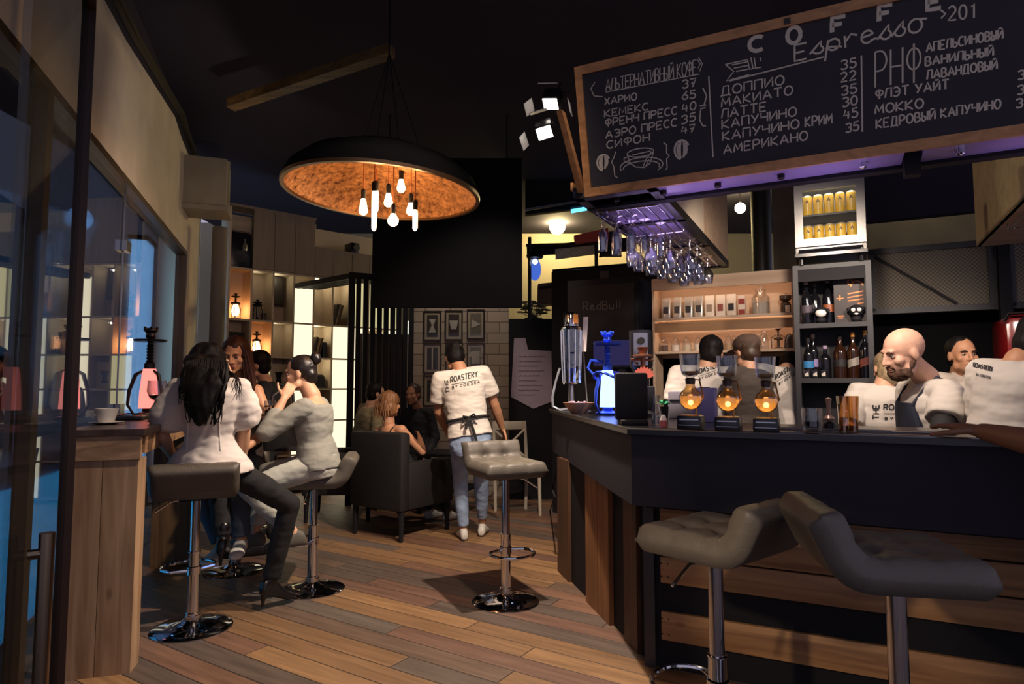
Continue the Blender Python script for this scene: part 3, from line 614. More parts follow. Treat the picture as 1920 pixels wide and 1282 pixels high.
for nm, px, yb, yt, kind, dY in (('pear', 681, 403, 372, 'p', .0), ('tube', 701, 433, 358, 't', -.12), ('tube', 705, 398, 357, 't', .1), ('pear', 728, 388, 362, 'p', .05), ('globe', 737, 424, 400, 'g', -.1),
                            ('pear', 752, 361, 336, 'p', .2), ('pear', 770, 404, 380, 'p', .06), ('tube', 778, 433, 393, 't', -.1)):
    pb = P(px, yb, 4.0 + dY); Lh = P(px, yt, 4.0 + dY).z - pb.z
    pf = pear(.028, Lh) if kind == 'p' else globe(.034) if kind == 'g' else tubeb(.015, Lh)
    x = MB(); x.lathe(pf, pb, 12); o = x.build('bulb', BG, lamp, True)
    zt = pb.z + max(p[1] for p in pf)
    x = MB(); x.lathe([(0, -.004), (.015, -.004), (.017, .05), (.008, .062), (0, .062)], V((pb.x, pb.y, zt)), 12); s_ = x.build('socket', BLACK, lamp, True)
    top_z = LC.z + .2
    x = MB(); x.tube([(pb.x, pb.y, zt + .06), (pb.x, pb.y, top_z)], .004, 6); x.build('cord', CORD, lamp, True)

# ---------------------------------------------------------------- bar stools
def stool_mesh_seat(W_=.42, D_=.375, back=.095, th=.095, up=.048):
    """one padded shell: flat seat curling up into a low tufted back. local: faces -y, origin at the seat's underside centre"""
    prof = [(-D_ / 2, -.005)]
    for i in range(1, 8): prof.append((-D_ / 2 + (D_ - .06) * i / 7, 0))
    for i in range(1, 5):
        a = R(18 * i); prof.append((D_ / 2 - .06 + .08 * math.sin(a), .08 * (1 - math.cos(a))))
    e = prof[-1]
    for i in range(1, 6): prof.append((e[0] + .045 * i / 5, e[1] + back * i / 5))
    bm = bmesh.new(); NU = 25; NP = 46
    P_ = []
    cum = [0]
    for a, c in zip(prof, prof[1:]): cum.append(cum[-1] + math.hypot(c[0] - a[0], c[1] - a[1]))
    Lt = cum[-1]
    def at(s):
        s = max(0, min(Lt, s))
        for i in range(len(cum) - 1):
            if s <= cum[i + 1] + 1e-9:
                k = (s - cum[i]) / (cum[i + 1] - cum[i]); a, c = prof[i], prof[i + 1]
                d = V((c[0] - a[0], c[1] - a[1])).normalized(); return a[0] + (c[0] - a[0]) * k, a[1] + (c[1] - a[1]) * k, V((-d.y, d.x))
    tufts = [(u, s) for s in (.28, .52, .80) for u in (-.17, .17)]
    def edge(v):  # rounded rim
        return (1 - max(0, abs(v) - .86) / .14 * max(0, abs(v) - .86) / .14) ** .5 if abs(v) < 1 else 0
    g1, g2 = [], []
    for i in range(NP):
        s = i / (NP - 1); y, z, nn = at(s * Lt); r1, r2 = [], []
        es = edge(2 * s - 1)
        for j in range(NU):
            u = 2 * j / (NU - 1) - 1; ee = min(1, .12 + .88 * edge(u) * es)
            d = 0
            for tu, ts in tufts:
                q = ((u / 2 - tu) * W_) ** 2 + ((s - ts) * Lt) ** 2; d += .024 * math.exp(-q / .0007)
            for tu in (-.17, .17): d += .007 * math.exp(-((u / 2 - tu) * W_) ** 2 / .00025)
            for ts in (.28, .52, .80): d += .006 * math.exp(-((s - ts) * Lt) ** 2 / .00025)
            h = th * .55 * ee - d * edge(u); h2 = -th * .45 * ee
            xx = u * W_ / 2
            r1.append(bm.verts.new((xx, y + nn.x * h, z + nn.y * h + up))); r2.append(bm.verts.new((xx, y + nn.x * h2, z + nn.y * h2 + up)))
        g1.append(r1); g2.append(r2)
    for i in range(NP - 1):
        for j in range(NU - 1):
            bm.faces.new((g1[i][j], g1[i][j + 1], g1[i + 1][j + 1], g1[i + 1][j])); bm.faces.new((g2[i][j], g2[i + 1][j], g2[i + 1][j + 1], g2[i][j + 1]))
    for j in range(NU - 1):
        for i in (0, NP - 1): bm.faces.new((g1[i][j], g2[i][j], g2[i][j + 1], g1[i][j + 1]))
    for i in range(NP - 1):
        for j in (0, NU - 1): bm.faces.new((g1[i][j], g1[i + 1][j], g2[i + 1][j], g2[i][j]))
    mb = MB(); mb.bm.free(); mb.bm = bm; return mb
def make_stool(label, loc, rz, h=.72, mat=None, ring_rz=0, width=.42, depth=.375):
    t = thing('bar_stool', label, 'bar stool', loc, rz, None)
    o = stool_mesh_seat(width, depth).build('seat', mat or SEATF, t, smooth=80); o.location = (0, 0, h)
    x = MB(); x.box((0, 0, h + .0), (.16, .16, .02)); x.build('seat_plate', BLACK, t)
    x = MB(); x.lathe([(0, 0), (.205, 0), (.205, .006), (.19, .016), (.12, .03), (.06, .042), (.042, .055), (.042, .075), (0, .075)], n=40); x.build('base', M('chrome_base', '#b9b9be', .06, 1), t, smooth=50)
    x = MB(); x.lathe([(.036, .07), (.036, .085), (.031, .09), (.031, .40), (.033, .405), (.033, .41), (.025, .412), (.025, h), (0, h)], n=20); x.build('column', CHROME, t, smooth=40)
    x = MB(); pts = [(-.05, -.02, .31)] + [(.135 * math.sin(a), -.10 - .105 * math.cos(a) if False else -.095 - .12 * math.cos(a), .31) for a in [R(-125 + 250 * i / 16) for i in range(17)]] + [(.05, -.02, .31)]
    pts = [(p[0], p[1], p[2]) for p in pts]
    x.tube([(-.03, .0, .31)] + pts[1:-1] + [(.03, .0, .31)], .0095, 8); x.lathe([(.036, .29), (.036, .33)], n=20); o = x.build('footrest', CHROME, t); o.rotation_euler = (0, 0, ring_rz)
    x = MB(); x.tube([(.02, .0, h - .005), (.12, -.02, h - .02), (.20, -.03, h - .075)], .006, 6); x.build('lift_lever', CHROME, t)
    return t
st_c = F(948, 1128)
make_stool('empty beige tufted bar stool standing alone on the open floor', st_c, R(25), .75, SEATF, R(0), .40)
make_stool('shaded bar stool under the woman in the white peplum blouse', F(360, 1178), R(203), .70, SEATD, R(20), .43)
make_stool('bar stool behind, between the seated women, mostly hidden', F(440, 1070), R(20), .68, SEATD, R(60))
make_stool('grey bar stool under the woman with the hair bun', F(585, 1105), R(-80), .655, SEATF, R(0))
make_stool('tufted grey bar stool by the bar front, its back turned to the other stool', P(1341, 1045, 2.2) * V((1, 1, 0)), R(-140), .74, SEATF, R(40), .40, .36)
make_stool('tufted grey bar stool nearest to the camera at the right end', P(1679, 1105, 1.74) * V((1, 1, 0)), R(80), .785, SEATF, R(60), .36, .33)

# ---------------------------------------------------------------- timber counter along the glazed wall
lc = thing('window_counter', 'rustic pine counter with thick plank legs along the dark window', 'counter', W(3.05, .18))
def lb(mb, name, mat, sm=35): return mb.build(name, mat, lc, True, sm)
dT = .42
x = MB(); x.slab([W(3.02, .09, 1.075), W(3.02, dT, 1.075), W(5.9, dT, 1.075), W(5.9, .09, 1.075)], (0, 0, .03)); lb(x, 'counter_top', wood('counter_dark_top', '#4a3628', '#2c211a', 1, 1, .35))
x = MB(); x.slab([W(3.03, .10, .965), W(3.03, dT - .015, .965), W(3.06, dT - .015, .965), W(3.06, .10, .965)], (0, 0, .108)); lb(x, 'apron_board', wood('pine_apron', '#b09070', '#866a50', 0, 1, .55))
for d0, d1 in ((.11, .25), (.253, .395)):
    x = MB(); prof = [W(3.045, d0), W(3.045, d1), W(3.165, d1 + .01), W(3.165, d0)]
    x.slab(prof, (0, 0, .965)); lb(x, 'leg_plank', PINE)
x = MB(); x.slab([W(4.95, .11), W(4.95, .37), W(5.1, .37), W(5.1, .11)], (0, 0, 1.07)); lb(x, 'leg_plank', wood('far_leg', '#8a6a45', '#5f452c', 2))
x = MB(); x.slab([W(3.15, dT - .05, .98), W(5.9, dT - .05, .98), W(5.9, dT - .02, .98), W(3.15, dT - .02, .98)], (0, 0, .095)); lb(x, 'front_rail', PINEY)
# front glass door leaf at the left edge, with its pull handle
gd0, gd1 = V((-1.80, 2.62, 0)), V((-.74, .95, 0)); gdir = (gd1 - gd0).normalized()
gd = struct(MB().slab([gd0, gd1, gd1 + V((0, 0, 2.9)), gd0 + V((0, 0, 2.9))], V((gdir.y, -gdir.x, 0)) * .012).build('door_1', glassy('smoked_door_glass', '#dfe3e6', .03, .07), smooth=0))
x = MB(); x.box(gd0 + V((0, 0, 1.45)), (.035, .05, 2.9), math.atan2(gdir.y, gdir.x)); x.box((gd0 + gd1) / 2 + V((0, 0, 2.92)), ((gd1 - gd0).length, .05, .05), math.atan2(gdir.y, gdir.x)); struct(x.build('door_frame', M('door_frame_brown', '#37251d', .45, .3), gd))
hp = gd0 + gdir * ((gd1 - gd0).length * .80)
hn = V((-gdir.y, gdir.x, 0)); hn = hn if hn.x > 0 else -hn
x = MB(); x.tube([hp + hn * .03 + V((0, 0, .55)), hp + hn * .03 + V((0, 0, 1.01))], .014, 12)
for z in (.62, .97): x.tube([hp + V((0, 0, z)), hp + hn * .03 + V((0, 0, z))], .010, 8)
struct(x.build('door_handle', M('handle_bronze', '#8d7a64', .3, 1), gd))

# ---------------------------------------------------------------- bookcase
bk = thing('bookcase', 'tall white cube bookcase with lit panels along the back left wall', 'bookcase', K(0, 0), KR)
ZL = [.05, .46, .87, 1.27, 1.66, 2.09, 2.70]; CW = .26; NC = 10; DEP = .30
cs = lambda i: i * CW
x = MB()
for i in range(NC + 1): x.box((cs(i), DEP / 2, (2.70 if i > 0 else 3.45) / 2 if i != 4 else 1.68), (.022, DEP, 2.70 if 0 < i != 4 else 3.4))
for z in ZL: x.box((NC * CW / 2, DEP / 2, z), (NC * CW, DEP, .022))
x.box((NC * CW / 2, DEP, 1.7), (NC * CW, .02, 3.4)); x.build('carcass', SHELFW, bk)
for i in range(NC):
    zt = 3.43 if i < 4 else 3.06
    if i == 0: continue
    x = MB(); x.box((cs(i) + CW / 2, .0, (2.715 + zt) / 2), (CW - .006, .02, zt - 2.715)); x.build('cupboard_door', SHELFG, bk)
x = MB(); x.box((2 * CW, DEP / 2, 3.445), (4 * CW + .02, DEP + .02, .03)); x.box((7 * CW, DEP / 2, 3.075), (6 * CW, DEP, .03)); x.build('top_panel', SHELFG, bk)
LIT = emis('lit_panel', '#fff1cc', 1.25); LIT2 = emis('lit_panel_soft', '#efe2a8', .75)
for i, z0, z1, mt_ in ((3, .06, 2.55, LIT), (5, .06, 2.08, LIT), (6, .06, 2.08, LIT), (1, .06, 1.655, LIT2), (8, .06, 2.08, LIT), (7, 2.1, 2.69, LIT2), (8, 2.1, 2.69, LIT2), (6, 2.1, 2.69, LIT2)):
    x = MB(); x.box((cs(i) + CW / 2, .012, (z0 + z1) / 2), (CW - .02, .016, z1 - z0)); x.build('glow_panel', mt_, bk)['label'] = 'glowing white panel'
for i, r_, st_ in ((4, 5, .9), (4, 4, .9), (4, 3, .8), (5, 5, .9), (2, 5, .35), (2, 4, .35), (1, 5, .2), (7, 4, .8)):
    light('cell_fill', 'POINT', K(cs(i) + CW * .3, -.10, (ZL + [2.7])[r_ + 1] - .06), st_, (1, .9, .62), shadow_soft_size=.012)  # added lamps, in place of light spilling from the lit panels
def kloc(i, row, f=.5, d=.15): return K(cs(i) + CW * f, -d, ZL[row] + .0112)
# shelf contents
def small_hookah(loc, label, glow, h=.30):
    t = thing('shelf_lantern', label, 'lantern', loc, KR)
    x = MB(); x.lathe([(0, 0), (.05, 0), (.05, .015), (.012, .03), (.012, .04)], n=16); x.build('base', BLACK, t)
    x = MB(); x.lathe([(0, .04), (.03, .045), (.045, .10), (.03, .16), (.02, .18), (0, .18)], n=16); x.build('globe', emis('lantern_glow', '#ffb070', 24) if glow else GLASS, t)
    x = MB(); x.lathe([(.0, .18), (.05, .18), (.055, .20), (.012, .215), (.010, h - .05), (.05, h - .04), (.05, h - .03), (.01, h - .02), (.02, h), (0, h)], n=16)
    for a in (0, 1, 2): x.tube([(.055 * math.cos(a * 2.1), .055 * math.sin(a * 2.1), .0), (.06 * math.cos(a * 2.1), .06 * math.sin(a * 2.1), .12), (.04 * math.cos(a * 2.1), .04 * math.sin(a * 2.1), .19)], .005, 5)
    x.build('cage', BLACK, t); return t
small_hookah(kloc(0, 5), 'glowing amber lantern on the orange lit top shelf, nearest the column', True, .31)
small_hookah(kloc(1, 4), 'glowing amber lantern on the shelf above the red haired woman', True, .30)
small_hookah(kloc(1, 5), 'unlit dark lantern on the shelf right of the orange lit one', False, .26)
bx = thing('speaker', 'black loudspeaker box in the open top niche of the bookcase', 'speaker', K(.13, -.14, 2.712), KR)
x = MB(); x.box((0, 0, .21), (.235, .24, .42), bev=.01); x.build('cabinet', BLK2, bx)
x = MB(); x.lathe([(0, .005), (.05, .0), (.075, .006), (.075, -.002), (0, -.002)], (0, -.121, .13), 24, Matrix.Rotation(PI / 2, 3, 'X')); x.build('woofer', DKGREY, bx)
x = MB(); x.lathe([(0, 0), (.026, 0), (.030, .06), (.010, .10), (.010, .14), (0, .14)], (.04, -.13, .20), 14); x.build('bright_mark', M('shine_silver', '#8f8f92', .3, .8), bx)  # bottle-shaped shine on the cabinet, modelled as a pale silver form
def book_row(i, row, items, f0=.15, tilt=0):
    xx = f0 * CW
    for k, (wd_, hh, cl_, lab) in enumerate(items):
        t = thing('book', lab, 'book', K(cs(i) + xx + wd_ / 2, -.14, ZL[row] + .012), KR)
        if tilt: t.rotation_euler = (0, R(-tilt), KR); t.location += V((0, 0, .5 * wd_ * math.sin(R(abs(tilt)))))
        x = MB(); x.box((0, .0, hh / 2), (wd_ - .002, .17, hh)); x.build('cover', M('book_' + cl_, '#' + cl_, .6), t)
        x = MB(); x.box((0, .006, hh / 2), (wd_ - .007, .17, hh + .003)); x.build('pages', M('paper', '#cfc4ac', .9), t)
        xx += wd_ + (.004 if not tilt else .008)
book_row(5, 5, [(.028, .29, '3a3028', 'black book leaning left on the upper right lit shelf'), (.026, .29, '8a7a5c', 'tan book leaning second on the upper right lit shelf'), (.022, .28, '54402f', 'brown book leaning last on the upper right lit shelf')], .1, -14)
book_row(4, 4, [(.03, .27, '40342a', 'dark book leaning on the lit shelf above the bun'), (.03, .26, 'a08c60', 'ochre book leaning on the lit shelf above the bun'), (.022, .26, '5e4a34', 'thin brown book leaning on the lit shelf above the bun')], .08, -12)
book_row(4, 4, [(.05, .20, '22303a', 'short dark green tin-like book upright above the bun')], .62)
t = thing('picture_box', 'dark framed panel leaning in the shelf left of the tall lit panel', 'framed panel', kloc(2, 5, .45, .16), KR)
x = MB(); x.box((0, 0, .2), (.17, .03, .40), mat=Matrix.Translation((0, .03, .2)) @ Matrix.Rotation(R(-6), 4, 'X')); x.build('frame', M('panel_dark', '#2c231e', .5), t)
x = MB(); x.box((0, 0, .2), (.13, .012, .34), mat=Matrix.Translation((0, .012, .2)) @ Matrix.Rotation(R(-6), 4, 'X')); x.build('picture', M('panel_grey', '#3c3834', .5), t)
t = thing('picture_box', 'pale framed print of a coffee jug on the shelf behind the glass', 'framed panel', kloc(2, 3, .5, .10), KR)
x = MB(); x.box((0, 0, .15), (.20, .02, .30)); x.build('card', M('card_pale', '#b9ac94', .7), t)
x = MB(); x.slab([(-.04, -.013, .06), (.04, -.013, .06), (.025, -.013, .12), (.05, -.013, .2), (-.05, -.013, .2), (-.025, -.013, .12)], (0, .003, 0)); x.build('motif', BLACK, t)
t = thing('picture_box', 'dark picture in the low left cell behind the red haired woman', 'framed panel', kloc(0, 4, .5, .14), KR)
x = MB(); x.box((0, 0, .14), (.20, .03, .28)); x.build('frame', M('panel_dark', '#2c231e', .5), t)
x = MB(); x.box((.03, -.017, .13), (.10, .006, .2)); x.build('picture', M('panel_grey', '#3c3834', .5), t)
t = thing('radio', 'small rounded black ribbed radio on the shelf right of the hair bun', 'radio', kloc(4, 3, .5, .12), KR)
x = MB(); x.prism([(-.085, -.04), (.085, -.04), (.085, .04), (-.085, .04)], 0, .14); x.cap((-.05, 0, .14), .04, (.05, 0, .14), .04); x.build('case', BLK2, t)
x = MB()
for i in range(8): x.box((-.07 + .02 * i, -.043, .08), (.007, .006, .13))
x.build('rib', DKGREY, t)
t = thing('tin', 'small white tin on the bookcase top shelf beside the unlit lantern', 'tin', kloc(1, 5, .85, .2), KR)
x = MB(); x.lathe([(0, 0), (.025, 0), (.025, .09), (0, .09)], n=14); x.build('can', M('tin_grey', '#6f6a62', .5), t)
x = MB(); x.lathe([(0, .088), (.027, .088), (.027, .10), (0, .10)], n=14); x.build('lid', BLACK, t)

# ---------------------------------------------------------------- black slatted screen with canopy
ss = thing('slat_screen', 'black slatted screen with flat canopy in front of the lit bookcase', 'screen', V((P(720, 800, 7.3).x, 7.3, 0)))
def sb(mb, name, mat): return mb.build(name, mat, ss, True)
zs = P(660, 523, 7.2).z
for i, px in enumerate((657, 670, 683.5, 697, 710, 722.5, 735, 746.5, 758, 770)):
    Y = 7.15 + .035 * i; p = P(px, 700, Y)
    x = MB(); x.box((p.x, Y, zs / 2), (.052 if i else .07, .07, zs), .3); sb(x, 'slat', BLACK)
x = MB(); x.slab([V((P(657, 700, 7.15).x - .03, 7.13, zs)), V((P(775, 700, 7.5).x, 7.48, zs)), V((P(775, 700, 7.5).x, 7.56, zs)), V((P(657, 700, 7.15).x - .03, 7.21, zs))], (0, 0, .07)); sb(x, 'top_beam', BLACK)
e0 = V((P(657, 700, 7.15).x, 7.17, zs)); e1 = K(.80, .04, zs)
for i in range(4):
    off = (V((P(775, 700, 7.5).x, 7.48, zs)) - e0) * (i * .12)
    x = MB(); a, c = e0 + off, e1 + off * .9 + V((0, 0, 0)); dd = (c - a).normalized(); sd = V((-dd.y, dd.x, 0)) * .03
    x.slab([a - sd, c - sd, c + sd, a + sd], (0, 0, .06)); sb(x, 'canopy_slat', BLACK)
x = MB(); zl = P(720, 625, 7.5).z; x.slab([V((P(672, 700, 7.5).x, 7.5, 0)), V((P(764, 700, 7.6).x, 7.62, 0)), V((P(764, 700, 7.6).x, 7.62, zl)), V((P(672, 700, 7.5).x, 7.5, zl))], (0, .04, 0)); sb(x, 'back_curtain', M('curtain_grey', '#8a8078', .9, var=.1, vscale=30, stretch=(1, 1, .05)))
x = MB(); p = P(766, 700, 7.75); x.box((p.x, 7.75, 1.35), (.03, .02, 1.5)); sb(x, 'light_strip', emis('led_strip', '#fff3d0', 2.2))
# hanging black projection screen
hs = thing('hanging_panel', 'large black panel hanging from the ceiling behind the pendant lamp', 'hanging panel', V((P(840, 500, 6.2).x, 6.2, 2.05)))
z0 = P(840, 577, 6.2).z; xl, xr = P(699, 500, 6.2).x, P(979, 500, 6.2).x
x = MB(); x.box(((xl + xr) / 2, 6.2, (z0 + 3.55) / 2), (xr - xl, .06, 3.55 - z0)); x.build('panel', M('panel_black', '#131317', .9, spec=.1), hs, True, 0)
x = MB()
for xx in (xl + .15, xr - .15): x.tube([(xx, 6.2, 3.5), (xx, 6.2, 4.0)], .008, 6)
x.build('hanger_rod', IRON, hs, True)
sp = thing('projector', 'dark spotlight box on the bookcase top left of the hanging panel', 'spotlight', K(1.62, -.12, 3.091), KR)
x = MB(); x.box((0, 0, .07), (.12, .2, .14), bev=.01); x.build('housing', BLK2, sp)
x = MB(); x.lathe([(0, 0), (.045, 0), (.045, .02), (0, .02)], (0, -.12, .07), 18, Matrix.Rotation(PI / 2, 3, 'X')); x.build('lens', M('lens_grey', '#8a8578', .2, .6), sp)
# framed prints on the brick wall
yw = 7.71
def art(kind, mb):
    if kind == 'shirt': mb.slab([(-.05, 0, -.07), (.05, 0, -.07), (.045, 0, .02), (.085, 0, .0), (.09, 0, .05), (.035, 0, .085), (-.035, 0, .085), (-.09, 0, .05), (-.085, 0, 0), (-.045, 0, .02)], (0, -.003, 0))
    elif kind == 'cup': mb.slab([(-.03, 0, -.05), (.03, 0, -.05), (.055, 0, .06), (-.055, 0, .06)], (0, -.003, 0))
    elif kind == 'tri': mb.slab([(-.05, 0, -.05), (.06, 0, .0), (-.05, 0, .06)], (0, -.003, 0))
    elif kind == 'pot': mb.slab([(-.045, 0, -.08), (.045, 0, -.08), (.012, 0, .0), (.04, 0, .08), (-.04, 0, .08), (-.012, 0, .0)], (0, -.003, 0))
    else: mb.slab([(-.008, 0, -.13), (.008, 0, -.13), (.008, 0, .13), (-.008, 0, .13)], (0, -.003, 0))
prints = [(811, 611, 'pot', '3a3430', 'top left framed print of a dark jug on the brick wall'), (851, 610, 'cup', '3c2f2c', 'top middle framed print of a pale cup on the brick wall'), (892, 608, 'tri', '6f6a5c', 'top right framed print with a pale triangle on the brick wall'),
          (811, 672, 'bar', '37322f', 'framed print with one vertical stripe in the middle row'), (852, 672, 'cup', '4a4038', 'framed print just behind the waiter\'s head on the brick wall'), (892, 671, 'shirt', '6f6a5c', 'framed print of a white shirt shape right of the waiter\'s head'),
          (811, 733, 'bar', '33312f', 'bottom left framed print reflecting light, beside the waiter\'s sleeve'), (892, 732, 'pot', '4c463e', 'bottom right framed print hidden behind the waiter\'s shoulder')]
for px, py, kd, bgc, lab in prints:
    p = P(px, py, yw); t = thing('framed_print', lab, 'framed print', (p.x, yw - .012, p.z), 0, 'framed prints on the brick wall')
    wd_, hh = .215, .365
    x = MB()
    for sx in (-1, 1): x.box((sx * (wd_ / 2 - .008), 0, 0), (.016, .024, hh))
    for sz in (-1, 1): x.box((0, 0, sz * (hh / 2 - .008)), (wd_ - .03, .024, .016))
    x.build('frame', M('print_frame', '#241a17', .4), t)
    x = MB(); x.box((0, .004, 0), (wd_ - .03, .006, hh - .03)); x.build('mount', M('print_mount', '#a89c86', .7), t)
    x = MB(); x.box((0, .0, 0), (wd_ - .085, .004, hh - .10)); x.build('picture', M('print_' + bgc, '#' + bgc, .7), t)
    x = MB(); art(kd, x); o = x.build('motif', M('print_white', '#b8b2a4', .7), t, smooth=0); o.location = (0, -.004, 0)
    x = MB(); x.box((0, -.008, 0), (wd_ - .034, .002, hh - .034)); x.build('glazing', glassy('picture_glass', '#ffffff', .02, .35), t)
# paper pinned to the black wall
pp = thing('paper_sheet', 'large pale lilac paper sheet covered in writing on the black wall', 'paper')
yp = 7.51
q = [P(964, 634, yp), P(985, 633, yp), P(990, 655, yp), P(1034, 658, yp), P(1036, 752, yp), P(1000, 766, yp), P(958, 744, yp)]
pp.location = (q[0].x, yp, q[0].z)
x = MB(); x.slab([V((p.x, yp, p.z)) for p in q], (0, .004, 0)); x.build('sheet', M('paper_lilac', '#a79aa6', .9, var=.06, vscale=9), pp, True, 0)
x = MB()
for i in range(9):
    zz = P(990, 668 + i * 9, yp).z; xs, xe = P(972, 668, yp).x, P(1022 - (i * 7) % 19, 668, yp).x
    x.tube([(xs + (xe - xs) * k / 14, yp - .003, zz + .007 * math.sin(k * 2.3 + i)) for k in range(15)], .0025, 4)
x.build('handwriting', M('ink_grey', '#7a6f7c', .9), pp, True)

# ---------------------------------------------------------------- armchairs, chair, low table
AC = M('armchair_black', '#110e0f', .75, var=.2, vscale=12)
def armchair(label, loc, rz):
    t = thing('armchair', label, 'armchair', loc, rz)                       # faces +y
    x = MB(); x.box((0, .06, .37), (.50, .52, .16), bev=.03); x.build('seat', AC, t)
    x = MB(); x.box((0, -.27, .58), (.64, .12, .66), bev=.03); x.build('backrest', AC, t)
    for sx in (-1, 1):
        x = MB(); x.box((sx * .29, .05, .46), (.09, .58, .40), bev=.025); x.build('armrest', AC, t)
    for sx in (-1, 1):
        for sy in (-.28, .30):
            x = MB(); x.tube([(sx * .28, sy, .27), (sx * .285, sy * 1.02, 0)], [.028, .018], 8); x.build('leg', BLACK, t)
    return t
armchair('black armchair under the blonde woman, backrest towards the bar stools', V((-1.00, 5.86, 0)), R(-35))
armchair('black armchair partly hidden behind the bun woman\'s stool', V((-1.72, 6.55, 0)), R(-85))
t = thing('low_table', 'low dark table with stacked magazines in front of the blonde woman', 'table', V((-.64, 6.82, 0)), R(-20))
x = MB(); x.box((0, 0, .60), (.55, .55, .03)); x.build('tabletop', BLACK, t)
x = MB(); x.box((0, 0, .25), (.50, .50, .02)); x.build('shelf', BLACK, t)
for sx in (-1, 1):
    for sy in (-1, 1):
        x = MB(); x.box((sx * .24, sy * .24, .3), (.04, .04, .6)); x.build('leg', BLACK, t)
for i, (c_, lab) in enumerate((('5a4a3c', 'bottom magazine in the stack on the low table shelf'), ('6b6660', 'middle magazine in the stack on the low table shelf'), ('7a4a3a', 'reddish top magazine on the low table shelf'))):
    o = MB().box((0, 0, .008), (.21, .28, .016)).build('magazine', M('mag_' + c_, '#' + c_, .5)); o.location = V((-.60, 6.76, .2602 + i * .0162)); o.rotation_euler = (0, 0, R(-20 + i * 7)); tag(o, lab, 'magazine')
ch = thing('wooden_chair', 'white wooden cross-back chair behind the empty bar stool', 'chair', F(965, 960) + V((.02, -.05, 0)), R(200))
WCH = M('chair_white', '#b5aa98', .5)
for sx in (-1, 1):
    x = MB(); x.tube([(sx * .17, -.18, 0), (sx * .18, -.17, .45), (sx * .18, -.23, .93)], [.017, .02, .016], 8); x.build('leg', WCH, ch)
    x = MB(); x.tube([(sx * .18, .2, 0), (sx * .18, .18, .44)], [.016, .02], 8); x.build('leg', WCH, ch)
x = MB(); x.box((0, .01, .455), (.42, .42, .035), bev=.012); x.build('seat', WCH, ch)
x = MB(); x.box((0, -.228, .885), (.36, .022, .09), bev=.008); x.build('top_rail', WCH, ch)
x = MB(); x.tube([(-.17, -.19, .55), (.17, -.222, .84)], .012, 6); x.tube([(.17, -.19, .55), (-.17, -.222, .84)], .012, 6); x.build('cross_brace', WCH, ch)
x = MB(); pts = [P(1048, 868, 4.6), P(1043, 885, 4.7), P(1036, 915, 4.85), P(1040, 930, 4.8), P(1031, 955, 4.95)]; pts[-1] = F(1031, 958)
tag(x.tube(pts, .006, 6).build('power_cable', BLACK), 'thin black cable hanging down behind the left end of the bar', 'cable')

# ---------------------------------------------------------------- mezzanine seen above the black wall
mz = thing('mezzanine_lamp', 'bright bare bulb lamp glowing above the black wall', 'lamp', P(1045, 425, 10.4))
x = MB(); x.sph((0, 0, 0), .13, 16); x.build('bulb', emis('mezz_bulb', '#ffe2a0', 190), mz)
x = MB(); x.lathe([(0, .09), (.03, .09), (.03, .16), (.008, .17), (.008, .5), (0, .5)], n=12); x.build('socket', BLACK, mz)
mz2 = copy_to(mz, P(1172, 426, 10.6), label='bright bare bulb glowing half behind the canopy edge', scale=.6)
mz3 = copy_to(mz, P(1388, 390, 8.6), label='bright bulb glowing in the gap right of the canopy', scale=.55)
x = MB(); x.slab([P(985, 402, 8.2), P(1420, 352, 8.2), P(1420, 270, 8.2), P(985, 330, 8.2)], (0, .1, 0)); struct(x.build('trim_6', BLACK))
x = MB(); x.slab([P(984, 395, 8.1), P(1100, 377, 8.1), P(1100, 373, 8.1), P(984, 391, 8.1)], (0, .03, 0)); struct(x.build('trim_7', STEEL))
tb = thing('tube_light', 'short blue fluorescent tube above the mezzanine lamp', 'tube light', P(1085, 394, 8.06))
x = MB(); x.tube([P(1071, 396, 8.06), P(1100, 391, 8.06)], .025, 8); x.build('tube', emis('blue_tube', '#56c0ff', 3), tb, True)
x = MB(); x.tube([P(1069, 389, 8.09), P(1102, 384, 8.09)], .02, 6); x.build('fitting', BLACK, tb, True)
def flat(name, lab, cat, q, mat, th=.03):
    t = V(sum((p for p in q), V()) / len(q)); o = MB().slab([p - t for p in q], (0, th, 0)).build(name, mat, smooth=0); o.location = t; return tag(o, lab, cat)
flat('red_banner', 'red padded banner on the mezzanine rail', 'banner', [P(1077, 441, 7.13), P(1140, 427, 7.13), P(1142, 449, 7.13), P(1079, 456, 7.13)], M('banner_red', '#b4432a', .5), .08)
flat('mezzanine_sign', 'long pale sign plate hung under the mezzanine rail', 'sign', [P(1041, 467, 7.275), P(1115, 459, 7.275), P(1116, 476, 7.275), P(1042, 486, 7.275)], M('sign_pale', '#a8a88c', .6, var=.25, vscale=30))
flat('lit_sign', 'small white glowing rectangular sign on the black wall', 'sign', [P(1067, 519, 6.66), P(1100, 516, 6.66), P(1101, 529, 6.66), P(1067, 532, 6.66)], emis('lit_sign_white', '#d8d6ff', 2.2), .03)
rl = thing('mezzanine_rail', 'dark steel railing along the mezzanine above the black wall', 'railing', P(1040, 500, 7.2))
x = MB(); x.tube([P(986, 460, 7.2), P(1060, 458, 7.2), P(1180, 448, 7.2)], .018, 6); x.tube([P(1036, 508, 6.85), P(1230, 492, 6.85)], .02, 6); x.build('rail', IRON, rl, True)
for px in (993, 1118):
    x = MB(); x.tube([P(px, 445, 7.2), P(px, 600 if px < 1000 else 505, 7.2)], .022, 6); x.build('post', IRON, rl, True)
x = MB(); x.slab([P(988, 462, 7.3), P(1180, 450, 7.3), P(1180, 470, 7.3), P(988, 478, 7.3)], (0, .05, 0)); x.build('beam', BLACK, rl, True)
bl_ = thing('blue_lamp', 'oval blue glowing lamp beside the mezzanine post', 'lamp', P(1003, 505, 7.23))
